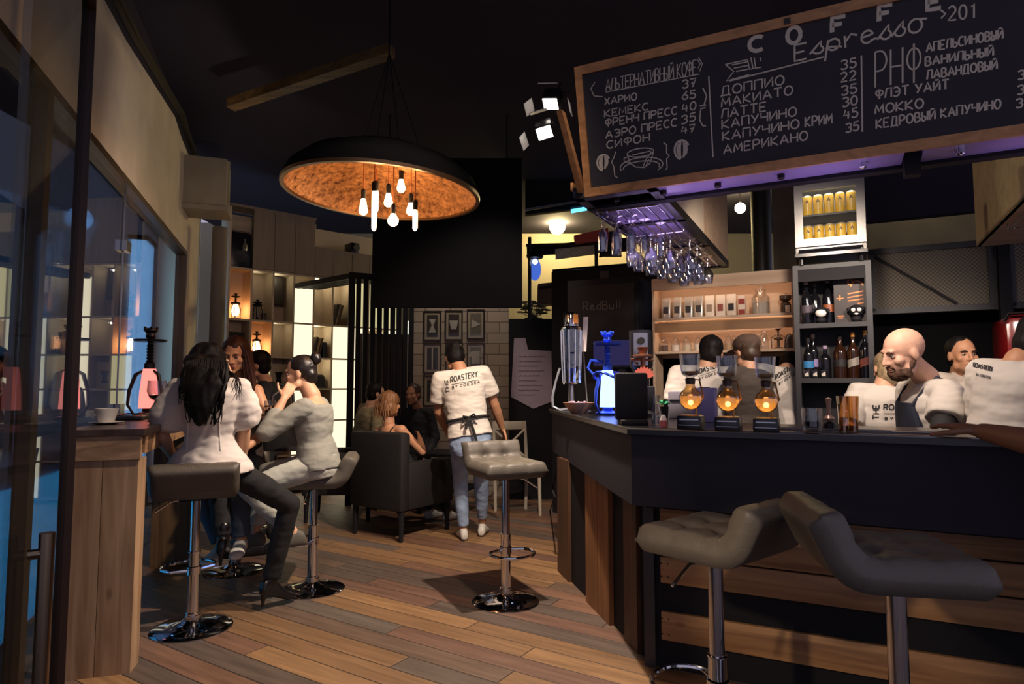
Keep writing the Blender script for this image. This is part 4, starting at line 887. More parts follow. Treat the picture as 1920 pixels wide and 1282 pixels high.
x = MB(); x.ell((0, 0, 0), (.07, 0, 0), (0, .05, 0), (0, 0, .13)); x.build('shade', emis('blue_shade', '#4a6fd8', .9), bl_)
x = MB(); x.sph((0, -.05, .08), .03); x.build('bulb', emis('blue_bulb', '#cfe0ff', 12), bl_)
x = MB(); x.lathe([(0, .12), (.09, .13), (.10, .16), (.02, .2), (0, .2)], n=14); x.tube([(0, 0, .18), (-.07, -.02, .22)], .012, 6); x.build('cap', BLACK, bl_)
t = thing('mezzanine_chair', 'dark curved chair back against the mezzanine light', 'chair', P(1145, 470, 7.36))
x = MB(); x.slab([P(1128, 480, 7.36), P(1131, 450, 7.36), P(1142, 434, 7.36), P(1160, 432, 7.36), P(1166, 480, 7.36)], (0, .06, 0)); x.build('backrest', M('chair_olive', '#38352c', .7), t, True)
x = MB(); x.tube([P(1126, 482, 7.38), P(1129, 455, 7.38)], .02, 6); x.build('arm', BLACK, t, True)
t = thing('wooden_crate', 'small brown crate glimpsed beside the mezzanine post', 'crate', P(1022, 575, 7.9))
x = MB(); x.slab([P(1009, 532, 7.9), P(1044, 528, 7.9), P(1042, 568, 7.9), P(1008, 572, 7.9)], (0, .25, 0)); x.build('box', wood('crate_brown', '#7a5a34', '#4e3820', 0, 1, .6, False), t, True)
x = MB(); x.tube([P(1010, 540, 7.88), P(1043, 537, 7.88)], .014, 6); x.build('batten', BLACK, t, True)
t = thing('plant', 'pale potted foliage in shade above the black wall', 'plant', P(1000, 590, 7.8))
x = MB()
for i in range(26):
    a = random.uniform(0, 6.3); r = random.uniform(.08, .2); h = random.uniform(.02, .16); p = V((r * math.cos(a), r * .5 * math.sin(a), h))
    x.ell(p, (.05, 0, 0), (0, .02, 0), (0, .01, .015), 8, 5); x.tube([(0, 0, -.05), p], .004, 4)
x.build('foliage', M('leaf_dull', '#6d6a4c', .7), t)
x = MB(); x.lathe([(0, -.2), (.09, -.2), (.11, -.04), (.09, -.04), (0, -.05)], n=16); x.build('pot', M('pot_dark', '#2a2622', .6), t)
# ---------------------------------------------------------------- back bar: birch shelves
sh = thing('back_bar_shelf', 'birch open shelving unit lit from inside on the back bar wall', 'shelving', B(-.58, 2.68), BR)
SW, SD = 1.12, .27; SZ = [1.60, 1.88, 2.22]
x = MB(); x.box((SW / 2, SD, 1.9), (SW, .02, .70)); x.build('back_panel', BIRCH, sh)
for z in SZ[:2]:
    x = MB(); x.box((SW / 2, SD / 2, z - .011), (SW, SD, .022)); x.build('shelf', BIRCH, sh)
x = MB(); x.box((SW / 2, SD / 2, 2.21), (SW, SD, .022)); x.box((SW / 2, .005, 2.16), (SW, .02, .085)); x.build('top_panel', BIRCH, sh)
x = MB(); x.box((SW / 2, .012, 1.80), (SW, .018, .075)); x.build('pelmet', wood('birch_dark', '#a9825c', '#8a6644', 0, .6, .5, False), sh)
for xx in (.01, SW - .01):
    x = MB(); x.box((xx, SD / 2, 1.1), (.02, SD, 2.2)); x.build('side_panel', BIRCH, sh)
for z in (2.19, 1.80):
    x = MB(); x.box((SW / 2, .032, z), (SW - .06, .012, .008)); x.build('led_strip', emis('shelf_led', '#ffddc0', 13), sh)
x = MB(); x.box((SW / 2, SD / 2 - .02, .55), (SW, SD + .12, 1.06)); x.build('lower_cabinet', BLACK, sh)
def S(xx, dd, z): return B(-.58 + xx, 2.68 + dd, z)
def bag(mb_mat, loc, label, lab_col, grp=None):
    t = thing('coffee_bag', label, 'coffee bag', loc, BR, grp)
    x = MB(); x.loft([(V((0, 0, 0)), V((.036, 0, 0)), V((0, .025, 0))), (V((0, 0, .02)), V((.040, 0, 0)), V((0, .028, 0))), (V((0, 0, .12)), V((.040, 0, 0)), V((0, .022, 0))), (V((0, 0, .165)), V((.038, 0, 0)), V((0, .008, 0))), (V((0, 0, .19)), V((.038, 0, 0)), V((0, .004, 0)))], 16, sup=4)
    x.build('pouch', mb_mat, t)
    x = MB(); x.slab([(-.022, -.0295, .05), (.022, -.0295, .05), (.022, -.0255, .11), (-.022, -.0255, .11)], (0, .004, 0)); x.build('label', M('label_' + lab_col, '#' + lab_col, .6), t); return t
SILV = M('bag_silver', '#b9b4ac', .3, .5); BAGW = M('bag_white', '#d8d0c4', .5); BAGB = M('bag_brown', '#7a5a42', .55)
for i, (xx, m_, lc_, lab) in enumerate(((.09, SILV, '26222a', 'silver coffee bag standing first from the left on the top shelf'), (.185, SILV, '302a2e', 'silver coffee bag standing second from the left on the top shelf'), (.28, SILV, '1e1c20', 'silver coffee bag standing third from the left on the top shelf'), (.365, SILV, '2a262a', 'silver coffee bag standing fourth from the left on the top shelf'),
        (.455, BAGW, '8a7a6a', 'white coffee bag left of the one with the reddish label'), (.545, BAGW, '8a4a3a', 'white coffee bag with a reddish label on the top shelf'), (.63, BAGW, '1c1a1e', 'white coffee bag with a black square label on the top shelf'))): bag(m_, S(xx, .14, SZ[1]), lab, lc_)
t = thing('coffee_box', 'small box with a red and white front beside the coffee bags', 'box', S(.715, .13, SZ[1]), BR)
x = MB(); x.box((0, 0, .085), (.055, .04, .17)); x.build('carton', BAGW, t)
x = MB(); x.box((0, -.0205, .12), (.05, .003, .045)); x.box((0, -.0205, .03), (.05, .003, .05)); x.build('print', M('print_red', '#8a3028', .6), t)
def jar(loc, label, h=.10, r=.035, fill='d8cdb4', grp=None, lid='glass'):
    t = thing('jar', label, 'jar', loc, BR, grp)
    x = MB(); x.lathe([(0, 0), (r, 0), (r, h * .62), (r * .55, h * .78), (r * .5, h * .84), (r * .55, h * .86)], n=18); x.build('glass', GLASS, t)
    x = MB(); x.lathe([(0, .003), (r * .92, .003), (r * .92, h * .45), (0, h * .45)], n=18); x.build('contents', M('fill_' + fill, '#' + fill, .8), t)
    x = MB(); x.lathe([(0, h * .84), (r * .62, h * .86), (r * .62, h * .92), (r * .2, h * .95), (r * .25, h * 1.05), (0, h * 1.08)], n=14); x.build('stopper', GLASS if lid == 'glass' else STEEL, t); return t
jar(S(.86, .13, SZ[1]), 'big glass bell jar with a white label near the shelf\'s right end', .23, .07, 'cfc4b2')
t = thing('grinder', 'small dark coffee grinder at the right end of the top shelf', 'grinder', S(1.045, .14, SZ[1]), BR)
x = MB(); x.lathe([(0, 0), (.035, 0), (.035, .09), (.02, .10), (.045, .12), (.045, .15), (0, .155)], n=16); x.build('mill', M('mill_brown', '#3e2c22', .4), t)
x = MB(); x.tube([(0, 0, .155), (.0, 0, .17), (.06, 0, .172), (.06, 0, .19)], .005, 6); x.build('crank', STEEL, t)
t = thing('card', 'small white card in a black frame at the top shelf\'s right end', 'card', S(1.035, .06, SZ[1]), BR)
x = MB(); x.box((.03, 0, .035), (.05, .008, .07)); x.build('frame', BLACK, t)
x = MB(); x.box((.03, -.0045, .035), (.036, .002, .054)); x.build('paper', BAGW, t)
for xx, fl_, lab in ((.065, '5a4030', 'brown filled stoppered jar, first on the lower shelf'), (.165, 'e6dccb', 'white labelled stoppered jar, second on the lower shelf'), (.26, 'd6c6a8', 'cream filled stoppered jar, third on the lower shelf'), (.355, 'e6dccb', 'white labelled stoppered jar, fourth on the lower shelf'), (.445, '8a6a50', 'tan filled stoppered jar left of the dark haired bartender\'s head'), (.60, 'b89a78', 'amber jar between the two bartenders\' heads'), (.655, 'a88a66', 'second amber jar left of the cap')):
    jar(S(xx, .13, SZ[0]), lab, .125, .038, fl_)
for xx, lab, hh in ((.83, 'clear glass beaker right of the cap on the lower shelf', .13), (.88, 'narrow clear glass jug right of the cap on the lower shelf', .15)):
    t = thing('beaker', lab, 'beaker', S(xx, .12, SZ[0]), BR)
    x = MB(); x.lathe([(0, 0), (.032, 0), (.034, hh * .5), (.02, hh * .8), (.026, hh)], n=16); x.build('glass', GLASS, t)
    x = MB(); x.tube([(.03, 0, hh * .25), (.055, 0, hh * .35), (.05, 0, hh * .75), (.02, 0, hh * .8)], .004, 6); x.build('handle', GLASS, t)
t = thing('siphon', 'dark iron siphon stand on the lower shelf near its right end', 'coffee siphon', S(.985, .13, SZ[0]), BR)
x = MB(); x.lathe([(0, 0), (.04, 0), (.04, .012), (.01, .02), (.01, .07), (.035, .08), (.035, .09), (.008, .1), (.008, .15), (.03, .165), (0, .17)], n=14); x.tube([(.05, 0, .0), (.055, 0, .09), (0, 0, .13), (-.055, 0, .09), (-.05, 0, 0)], .004, 6); x.build('stand', M('iron_brown', '#4a382c', .5, .3), t)
x = MB(); x.sph((0, -.03, .11), .022, 12); x.build('bulb', GLASS, t)
t = thing('kettle', 'black kettle with a white side at the lower shelf\'s right end', 'kettle', S(1.07, .12, SZ[0]), BR)
x = MB(); x.lathe([(0, 0), (.045, 0), (.04, .07), (.025, .11), (0, .125)], n=18); x.build('body', BLK2, t)
x = MB(); x.tube([(.04, 0, .03), (.06, -.01, .07), (.02, -.01, .13)], .006, 6); x.build('handle', CUP, t)

# ---------------------------------------------------------------- black bottle rack with the drinks cooler on top
rk = thing('bottle_rack', 'tall black metal bottle rack carrying the small glass-door fridge', 'rack', B(.575, 1.90), BR)
RW, RD = .455, .22
for xx in (.015, RW - .015):
    for yy in (.012, RD - .012):
        x = MB(); x.box((xx, yy, 1.05), (.032, .026, 2.10)); x.build('post', DKGREY, rk)
for z in (.62, 1.02, 1.34, 1.70, 2.09):
    x = MB(); x.box((RW / 2, RD / 2, z), (RW, RD, .03)); x.build('shelf', DKGREY, rk)
x = MB(); x.box((RW / 2, .02, 2.05), (RW - .06, .03, .11)); x.build('top_box', BLACK, rk)
x = MB(); x.box((RW / 2, RD - .005, 1.5), (RW - .06, .006, 1.1)); x.build('back_panel', M('rack_back', '#131215', .6), rk)
def Q(xx, dd, z): return B(.575 + xx, 1.90 + dd, z)
fr_ = thing('drinks_fridge', 'small silver fridge full of yellow cans on the black rack', 'fridge', Q(.0, .0, 2.105), BR)
fr_.location = B(.60, 1.86, 2.175); FWd, FH, FD = .41, .46, .32
x = MB()
for bx_ in (((FWd / 2, FD - .01, FH / 2), (FWd, .02, FH)), ((.012, FD / 2, FH / 2), (.024, FD, FH)), ((FWd - .012, FD / 2, FH / 2), (.024, FD, FH)), ((FWd / 2, FD / 2, .03), (FWd, FD, .06)), ((FWd / 2, FD / 2, FH - .012), (FWd, FD, .024))): x.box(*bx_)
x.build('cabinet', M('fridge_grey', '#a8a6a0', .4, .3), fr_)
x = MB()
for bx_ in (((.025, -.012, FH / 2 + .02), (.05, .022, FH - .04)), ((FWd - .025, -.012, FH / 2 + .02), (.05, .022, FH - .04)), ((FWd / 2, -.012, .065), (FWd - .1, .022, .05)), ((FWd / 2, -.012, FH - .025), (FWd - .1, .022, .05))): x.box(*bx_)
x.build('door', M('fridge_door', '#8d8b88', .35, .5), fr_)
x = MB(); x.box((FWd / 2, -.006, FH / 2 + .02), (FWd - .1, .006, FH - .14)); x.build('door_glass', glassy('fridge_glass', '#ffffff', .03, .4), fr_)
x = MB(); x.box((FWd / 2, .16, .255), (FWd - .06, .26, .012)); x.build('shelf', M('wire_shelf', '#3a3a3a', .4, .6), fr_)
x = MB(); x.box((FWd / 2, .03, FH - .03), (FWd - .08, .015, .008)); x.build('lamp', emis('fridge_lamp', '#fff2c8', 20), fr_)
x = MB(); x.tube([(.02, -.03, .012), (FWd - .02, -.03, .012)], .008, 8); x.box((FWd / 2, .12, -.015), (FWd + .01, .28, .02))
for xx in (.03, FWd - .03): x.cyl((xx, .04, -.072), (xx, .04, -.015), .014, 8); x.cyl((xx, .2, -.072), (xx, .2, -.015), .014, 8)
x.build('foot_rail', BLK2, fr_)
CANY = M('can_yellow', '#e8c04a', .35); CANW = M('can_top', '#cfc8b0', .3, .4)
first = None
for row, zz in ((0, .0605), (1, .2615)):
    for i in range(5):
        loc = fr_.location + b_ * (.075 + .065 * i) + n_ * (.075 + .0 * i) + V((0, 0, zz))
        lab = 'yellow drink can on the %s shelf of the small fridge' % ('lower' if row == 0 else 'upper')
        if first is None:
            first = thing('drink_can', lab, 'can', loc, BR, 'yellow cans in the small fridge')
            x = MB(); x.lathe([(0, 0), (.026, 0), (.030, .008), (.030, .125), (0, .125)], n=16); x.build('body', CANY, first)
            x = MB(); x.lathe([(.030, .125), (.026, .135), (.024, .135), (0, .132)], n=16); x.build('top', CANW, first)
            x = MB(); x.slab([(-.012, -.0295, .085), (.012, -.0295, .085), (0, -.0305, .108)], (0, .004, 0)); x.build('mark', M('can_mark', '#5a3a1a', .5), first)
        else:
            copy_to(first, loc, label=lab)
t = thing('white_box', 'white carton lying on top of the small fridge', 'box', B(.655, 1.90, 2.175 + FH + .001), BR)
x = MB(); x.box((.08, .05, .03), (.15, .12, .06)); x.build('carton', WHITE, t)
x = MB(); x.box((.08, .05, .0605), (.15, .02, .003)); x.build('tape', M('tape', '#b8b4aa', .4), t)
def bottle(loc, label, h, r, glass_, lab_=None, capc=None, slant=0, grp=None):
    t = thing('bottle', label, 'bottle', loc, BR, grp)
    x = MB(); x.lathe([(0, 0), (r, 0), (r * 1.0, .01), (r, h * .58), (r * .75, h * .68), (r * .36, h * .76), (r * .34, h * .95), (0, h * .95)], n=18); x.build('glass', glass_, t)
    if capc is not None:
        x = MB(); x.lathe([(0, h * .90), (r * .40, h * .90), (r * .40, h), (0, h)], n=14); x.build('cap', capc, t)
    if lab_ is not None:
        x = MB(); n = 10
        for i in range(n):
            a0, a1 = -PI / 2 - 1.1 + 2.2 * i / n, -PI / 2 - 1.1 + 2.2 * (i + 1) / n
            z0, z1 = h * .26 + slant * (i / n - .5), h * .26 + slant * ((i + 1) / n - .5)
            x.slab([(r * 1.01 * math.cos(a0), r * 1.01 * math.sin(a0), z0), (r * 1.01 * math.cos(a1), r * 1.01 * math.sin(a1), z1), (r * 1.01 * math.cos(a1), r * 1.01 * math.sin(a1), z1 + h * .17), (r * 1.01 * math.cos(a0), r * 1.01 * math.sin(a0), z0 + h * .17)], (math.cos((a0 + a1) / 2) * .001, math.sin((a0 + a1) / 2) * .001, 0))
        x.build('label', lab_, t)
    return t
BRN = M('bottle_brown', '#2a160c', .12); BLKG = M('bottle_black', '#101014', .1); CLR = GLASS
GOLD = M('foil_gold', '#b07c3a', .35, .6); LABW = M('label_white', '#cfc6b8', .6); LABS = M('label_silver', '#9d968c', .4, .3); LABR = M('label_red', '#6a3228', .5)
zt = 1.715
bottle(Q(.075, .10, zt), 'dark bottle with a pinkish neck at the left of the top tier', .30, .035, BLKG, M('label_dim', '#4a4048', .6), M('foil_pink', '#b08a8a', .4))
bottle(Q(.125, .13, zt), 'dark bottle second from the left on the top tier', .28, .034, BLKG, None, M('foil_dark', '#3a2a22', .4))
bottle(Q(.205, .14, zt), 'black bottle with a copper stripe on the top tier', .31, .036, BLKG, M('label_copper', '#8a4a28', .4), M('foil_pink', '#b08a8a', .4))
def gift(loc, lab, w0, h0, cl_, marks):
    t = thing('gift_box', lab, 'box', loc, BR); x = MB(); x.box((0, 0, h0 / 2), (w0, .07, h0)); x.build('carton', M('carton_' + cl_, '#' + cl_, .5), t)
    x = MB(); pl = [[(p[0] * w0, p[1] * h0) for p in q] for q in marks]
    ribbons(x, pl, lambda a, c: (V((a, -.035, c)), V((0, -1, 0))), .008, .001, .01); x.build('print', M('print_copper', '#b06a3a', .4, .4), t); return t
gift(Q(.275, .12, zt), 'dark gift carton with a small copper cross on the top tier', .07, .30, '241a18', [[(-.3, .55), (.3, .55)], [(0, .5), (0, .62)], [(-.25, .16), (.25, .16)], [(-.2, .12), (.2, .12)]])
gift(Q(.365, .12, zt), 'brown gift carton with copper rings and lettering on the top tier', .11, .31, '2c1a14', [arc(-.25, .87, .12, .06, 0, 360, 10), arc(.1, .72, .35, .16, 20, 160, 8), [(-.4, .62), (.42, .66)], [(-.42, .54), (.4, .58)], [(-.4, .47), (.42, .5)], [(.1, .4), (.42, .42)]])
def figurine(loc, lab, dark):
    t = thing('figurine', lab, 'figurine', loc, BR)
    x = MB(); x.ell((0, 0, .075), (.042, 0, 0), (0, .036, 0), (0, 0, .04)); x.ell((0, 0, .022), (.032, 0, 0), (0, .028, 0), (0, 0, .024)); x.ell((-.043, 0, .085), (.012, 0, 0), (0, .008, 0), (0, 0, .014)); x.ell((.043, 0, .085), (.012, 0, 0), (0, .008, 0), (0, 0, .014)); x.build('body', BLACK, t)
    x = MB()
    if dark:
        for sx in (-1, 1): x.ell((sx * .017, -.03, .078), (.014, 0, 0), (0, .009, 0), (0, 0, .013))
        x.ell((0, -.032, .052), (.013, 0, 0), (0, .007, 0), (0, 0, .007))
    else: x.ell((0, -.018, .068), (.034, 0, 0), (0, .024, 0), (0, 0, .028))
    x.build('face', CUP, t); return t
figurine(Q(.16, .045, zt), 'small round figurine with a white face on the rack', False)
figurine(Q(.365, .045, zt), 'small black figurine with white eye patches on the rack', True)
zm = 1.355
bottle(Q(.075, .11, zm), 'bottle with a blue and lilac label on the middle tier', .27, .034, BLKG, M('label_blue', '#3a7fb4', .4), BLACK)
bottle(Q(.105, .15, zm), 'tall bottle with a pale collar behind the blue label', .30, .03, BLKG, M('label_lilac', '#8a7aa8', .5), M('collar_pale', '#a89484', .6))
bottle(Q(.175, .14, zm), 'unlabelled dark bottle behind the shot glasses', .22, .035, BLKG, None, M('foil_lilac', '#9a86a0', .5))
bottle(Q(.265, .12, zm), 'square-shouldered whisky bottle with a black label on the middle tier', .29, .042, BRN, M('label_blk', '#1e1c1e', .5), BLACK)
bottle(Q(.34, .10, zm), 'whisky bottle with a slanted silver label, left of its twin', .30, .036, BRN, LABS, GOLD, .025)
bottle(Q(.41, .10, zm), 'whisky bottle with a slanted red-brown label at the rack\'s right', .31, .036, BLKG, LABR, GOLD, .03)
for i in range(3):
    t = thing('shot_glass', 'printed shot glass in a row of three on the rack', 'shot glass', Q(.065 + .05 * i, .035, zm), BR, 'shot glasses on the rack')
    x = MB(); x.lathe([(0, 0), (.017, 0), (.021, .055), (.018, .055), (.015, .012), (0, .012)], n=14); x.build('glass', GLASS, t)
    x = MB(); x.slab([(-.012, -.0205, .015), (.012, -.0205, .015), (.010, -.0215, .042), (-.012, -.0215, .03)], (0, .002, 0)); x.build('print', LABW, t)

# ---------------------------------------------------------------- things on the bar top
zb = 1.1255
def on_bar(px, py): return F(px, py, zb)
tw_ = thing('water_tower', 'tall clear fluted glass dispenser with a steel cap on the bar', 'dispenser', V(on_bar(1072, 768)))
ltw = on_bar(1072, 768); sct = (ltw.y / FPX)
x = MB(); hT = P(1072, 612, ltw.y).z - zb; hB = P(1072, 720, ltw.y).z - zb
x.lathe([(0, hB), (.062, hB), (.066, hB + .03), (.072, hT * .55), (.070, hT * .75), (.078, hT - .04), (.075, hT - .01), (.05, hT)], n=14); x.build('glass', glassy('ribbed_glass', '#c9ccd2', .25, .95), tw_, smooth=20)
x = MB()
for i in range(10):
    a = i * 2 * PI / 10; x.tube([(.066 * math.cos(a), .066 * math.sin(a), hB + .01), (.074 * math.cos(a), .074 * math.sin(a), hT * .6), (.079 * math.cos(a), .079 * math.sin(a), hT - .03)], .006, 5)
x.build('flute', M('flute_glass', '#d8dce4', .08, .85), tw_)
x = MB(); x.lathe([(0, 0), (.09, 0), (.09, .012), (.03, .02), (.02, hB), (.055, hB)], n=20); x.build('foot', STEEL, tw_)
x = MB(); hC = P(1072, 586, ltw.y).z - zb; x.lathe([(.05, hT), (.058, hT), (.058, hC - .02), (.045, hC), (0, hC)], n=20); x.build('cap', CHROME, tw_)
x = MB(); x.box((.03, -.05, (hT + hC) / 2), (.035, .016, .07)); x.build('tap_badge', M('badge_amber', '#c07a2a', .4), tw_)
x = MB(); q = [(1050, 690), (1042, 715), (1036, 745), (1037, 762), (1050, 768), (1066, 766)]; x.tube([P(a, c, ltw.y - .12) for a, c in q], .009, 8); x.build('hose', M('hose_clear', '#b8bec8', .1, .7), tw_, True)
t = thing('menu_card', 'narrow white upright card leaning beside the clear dispenser', 'card', on_bar(1098, 772) + V((.03, .12, 0)))
x = MB(); p = [P(1090, 659, ltw.y + .1), P(1099, 659, ltw.y + .1), P(1103, 594, ltw.y + .1), P(1094, 594, ltw.y + .1)]; x.slab([v_ for v_ in p], (0, .01, 0)); x.build('sheet', M('card_white', '#e8d8d8', .6), t, True, 0)
x = MB(); x.tube([V((t.location.x, t.location.y, zb)), P(1094, 660, ltw.y + .11)], .006, 6); x.lathe([(0, zb), (.03, zb), (.03, zb + .01), (0, zb + .01)], V((t.location.x, t.location.y, 0)), 12); x.build('holder', STEEL, t, True)
def bowl_(loc, lab):
    t = thing('bowl', lab, 'bowl', loc); x = MB(); x.lathe([(0, .005), (.05, 0), (.085, .04), (.105, .07), (.10, .07), (.08, .04), (0, .012)], n=26); x.build('bowl', M('bowl_wood', '#b98a6a', .5), t)
    x = MB()
    for i in range(22):
        a = random.uniform(0, 6.3); r = random.uniform(0, .075); x.sph((r * math.cos(a), r * math.sin(a), .055 + random.uniform(0, .012)), .013, 8)
    o = x.build('sweets', M('sweets', '#a88a9a', .5), t); o['kind'] = 'stuff'; return t
bowl_(on_bar(1085, 774), 'small wooden bowl of sweets on the corner of the bar')
def hookah(loc, lab, colr, glow, s=1.0, arms=True, strength=2.5, frame_mat=None):
    t = thing('hookah', lab, 'hookah', loc)
    fm_ = frame_mat or M('hookah_dark', '#2a2326', .35, .6)
    x = MB(); x.lathe([(0, .0), (.075 * s, 0), (.08 * s, .015 * s), (.03 * s, .03 * s), (.03 * s, .05 * s), (0, .05 * s)], n=20); x.build('foot', fm_, t)
    x = MB(); x.lathe([(0, .05 * s), (.052 * s, .05 * s), (.048 * s, .14 * s), (.038 * s, .26 * s), (.034 * s, .28 * s), (0, .28 * s)], n=24); x.build('vase', emis(colr[0], colr[1], strength), t)
    x = MB(); x.lathe([(.03 * s, .28 * s), (.03 * s, .31 * s), (.018 * s, .32 * s)] + [v_ for k in range(6) for v_ in ((.022 * s, (.325 + .018 * k) * s), (.014 * s, (.334 + .018 * k) * s))] + [(.014 * s, .44 * s), (0, .44 * s)], n=18); x.build('stem', fm_, t)
    x = MB(); x.lathe([(.014 * s, .435 * s), (.085 * s, .44 * s), (.09 * s, .452 * s), (.014 * s, .455 * s)], n=24); x.build('tray', fm_, t)
    x = MB(); x.lathe([(.015 * s, .45 * s), (.028 * s, .47 * s), (.024 * s, .49 * s), (.04 * s, .505 * s), (.038 * s, .52 * s), (0, .515 * s)], n=16)
    for k in range(6):
        a = k * PI / 3; x.sph((.036 * s * math.cos(a), .036 * s * math.sin(a), .52 * s), .009 * s, 6)
    x.build('bowl', fm_, t)
    if arms:
        for a in (R(-20), R(100), R(215)):
            c, s_ = math.cos(a), math.sin(a); x = MB()
            x.tube([(.03 * s * c, .03 * s * s_, .27 * s), (.07 * s * c, .07 * s * s_, .245 * s), (.10 * s * c, .10 * s * s_, .15 * s), (.105 * s * c, .105 * s * s_, .07 * s), (.07 * s * c, .07 * s * s_, .01 * s)], [.007 * s, .011 * s, .010 * s, .008 * s, .006 * s], 8); x.build('arm', fm_, t)
    return t
BLUEM = M('hookah_blue', '#2a4cc8', .3, .4)
lh = on_bar(1140, 778)
hookah(lh, 'hookah glowing bright blue on the bar corner', ('hookah_blue_glow', '#7f9cff'), (3.2, (.25, .4, 1)), .93 * (lh.y / FPX) * (778 - 612) / .52, True, 4.0, BLUEM)
x = MB(); pts = [lh + V((.085 * math.cos(a), .085 * math.sin(a), .245 + .02 * math.sin(2 * a))) for a in [2 * PI * k / 20 for k in range(20)]]; x.tube(pts, .009, 6, True)
x.tube([lh + V((-.085, 0, .245)), lh + V((-.12, .02, .29)), lh + V((-.10, .03, .34)), lh + V((-.02, .04, .33))], .009, 6)
o = x.build('hose', BLUEM, None); tag(o, 'shiny blue hose coiled round the blue hookah', 'hose')
lr = on_bar(1208, 790) + V((.1, .5, 0))
def red_h():
    t = thing('hookah', 'copper hookah with a reddish fan-shaped shell behind the black terminal', 'hookah', lr)
    zz = P(1208, 702, lr.y).z - zb
    x = MB(); x.lathe([(0, 0), (.08, 0), (.08, .02), (.025, .04), (.025, zz - .06), (0, zz - .06)], n=18); x.build('foot', BLACK, t)
    x = MB()
    for k in range(9):
        a = R(20 + 17 * k); x.ell((.035 * math.cos(a), -.02, zz - .02 + .035 * math.sin(a)), (.032 * math.cos(a), 0, .032 * math.sin(a)), (0, .025, 0), (-.009 * math.sin(a), 0, .012 * math.cos(a)), 10, 6)
    x.build('vase', emis('red_shell', '#e8705c', .9), t)
    x = MB(); x.lathe([(.014, zz + .02), (.016, zz + .10), (.06, zz + .105), (.06, zz + .115), (.02, zz + .12), (.035, zz + .16), (0, zz + .165)], n=16); x.tube([(-.03, 0, zz + .06), (-.07, 0, zz + .09), (.06, 0, zz + .085)], .008, 6); x.build('stem', M('hookah_copper', '#8a5a44', .35, .6), t)
red_h()
t = thing('coffee_grinder', 'tall black coffee grinder with a steel dial on the bar', 'coffee grinder', on_bar(1216, 790) + V((.12, .75, 0)))
gy = t.location.y; zt_ = P(1216, 620, gy).z - zb
x = MB(); x.box((0, 0, .09), (.13, .18, .18), bev=.01); x.lathe([(.05, .18), (.05, zt_ - .26), (.075, zt_ - .22), (.075, zt_), (0, zt_)], n=18); x.build('body', BLK2, t)
x = MB(); x.box((-.02, -.078, zt_ - .12), (.085, .02, .2)); x.build('front_plate', STEEL, t)
x = MB(); x.lathe([(0, 0), (.022, 0), (.022, .015), (0, .015)], (-.02, -.09, zt_ - .07), 14, Matrix.Rotation(PI / 2, 3, 'X')); x.lathe([(0, 0), (.026, 0), (.026, .015), (0, .015)], (-.02, -.09, zt_ - .16), 14, Matrix.Rotation(PI / 2, 3, 'X')); x.build('dial', BLACK, t)
lp = on_bar(1196, 799)
t = thing('card_terminal', 'black cash terminal seen from behind on the bar corner', 'terminal', lp + V((0, .12, 0)))
x = MB(); x.box((0, 0, .012), (.12, .12, .024), bev=.004); x.box((0, .03, .13), (.15, .05, .22), bev=.012); x.build('stand', BLACK, t)
x = MB(); x.box((0, .065, .135), (.135, .012, .20)); x.build('screen', DKGREY, t)
t = thing('straw_cup', 'cup of striped straws behind the black terminal', 'cup', on_bar(1186, 782) + V((0, .28, 0)))
x = MB(); x.lathe([(0, 0), (.035, 0), (.042, .10), (.039, .10), (.033, .006), (0, .006)], n=18); x.build('cup', M('cup_lilac', '#6a5a78', .5), t)
for k in range(8):
    a = k * .78; x = MB(); x.tube([(.012 * math.cos(a), .012 * math.sin(a), .01), (.032 * math.cos(a), .032 * math.sin(a), .17)], .004, 6); x.build('straw', M('straw_pale', '#c8a8b0', .5) if k % 2 else M('straw_pink', '#9a5a70', .5), t)
t = thing('carafe', 'small clear glass carafe on the bar edge right of the terminal', 'carafe', on_bar(1231, 797))
x = MB(); x.lathe([(0, 0), (.022, 0), (.024, .05), (.014, .09), (.013, .12), (.02, .135), (.018, .135), (.011, .118), (.012, .09), (.021, .05), (.019, .006), (0, .006)], n=18); x.build('glass', GLASS, t)
x = MB(); x.lathe([(0, .007), (.018, .007), (.02, .04), (0, .04)], n=16); x.build('water', glassy('water', '#dfe6ee', .1, .6), t)
t = thing('sauce_pot', 'tiny pink and white pot beside the glass carafe', 'pot', on_bar(1244, 800))
x = MB(); x.lathe([(0, 0), (.016, 0), (.017, .028), (0, .028)], n=14); x.build('pot', M('pot_pink', '#c86a6a', .5), t)
x = MB(); x.lathe([(0, .0285), (.016, .0285), (.009, .05), (0, .052)], n=14); x.build('lid', CUP, t)
t = thing('napkin_box', 'wide pale lilac box behind the first siphon brewer', 'box', on_bar(1262, 790) + V((.12, .30, 0)), BR)
x = MB(); x.box((0.02, 0, .075), (.16, .10, .15), bev=.006); x.build('box', M('box_grey', '#8a8490', .5), t)
x = MB(); x.box((.02, -.051, .1), (.14, .002, .01)); x.build('slot', BLACK, t)
t = thing('napkin_box', 'tall lilac box between the first and second siphon brewers', 'box', on_bar(1318, 797) + V((.09, .27, 0)), BR)
x = MB(); x.box((0, 0, .085), (.115, .08, .17), bev=.005); x.build('box', M('box_lilac', '#8f86b8', .5), t)
x = MB(); x.box((0, 0, .171), (.05, .03, .004)); x.build('opening', BLACK, t)
t = thing('leaf_sprig', 'green leaf sprig lying behind the sauce pot', 'sprig', on_bar(1250, 793) + V((.06, .30, .1)))
t.location.z = zb
x = MB(); x.lathe([(0, 0), (.02, 0), (.024, .07), (0, .07)], n=12); x.build('pot', BLACK, t)
x = MB()
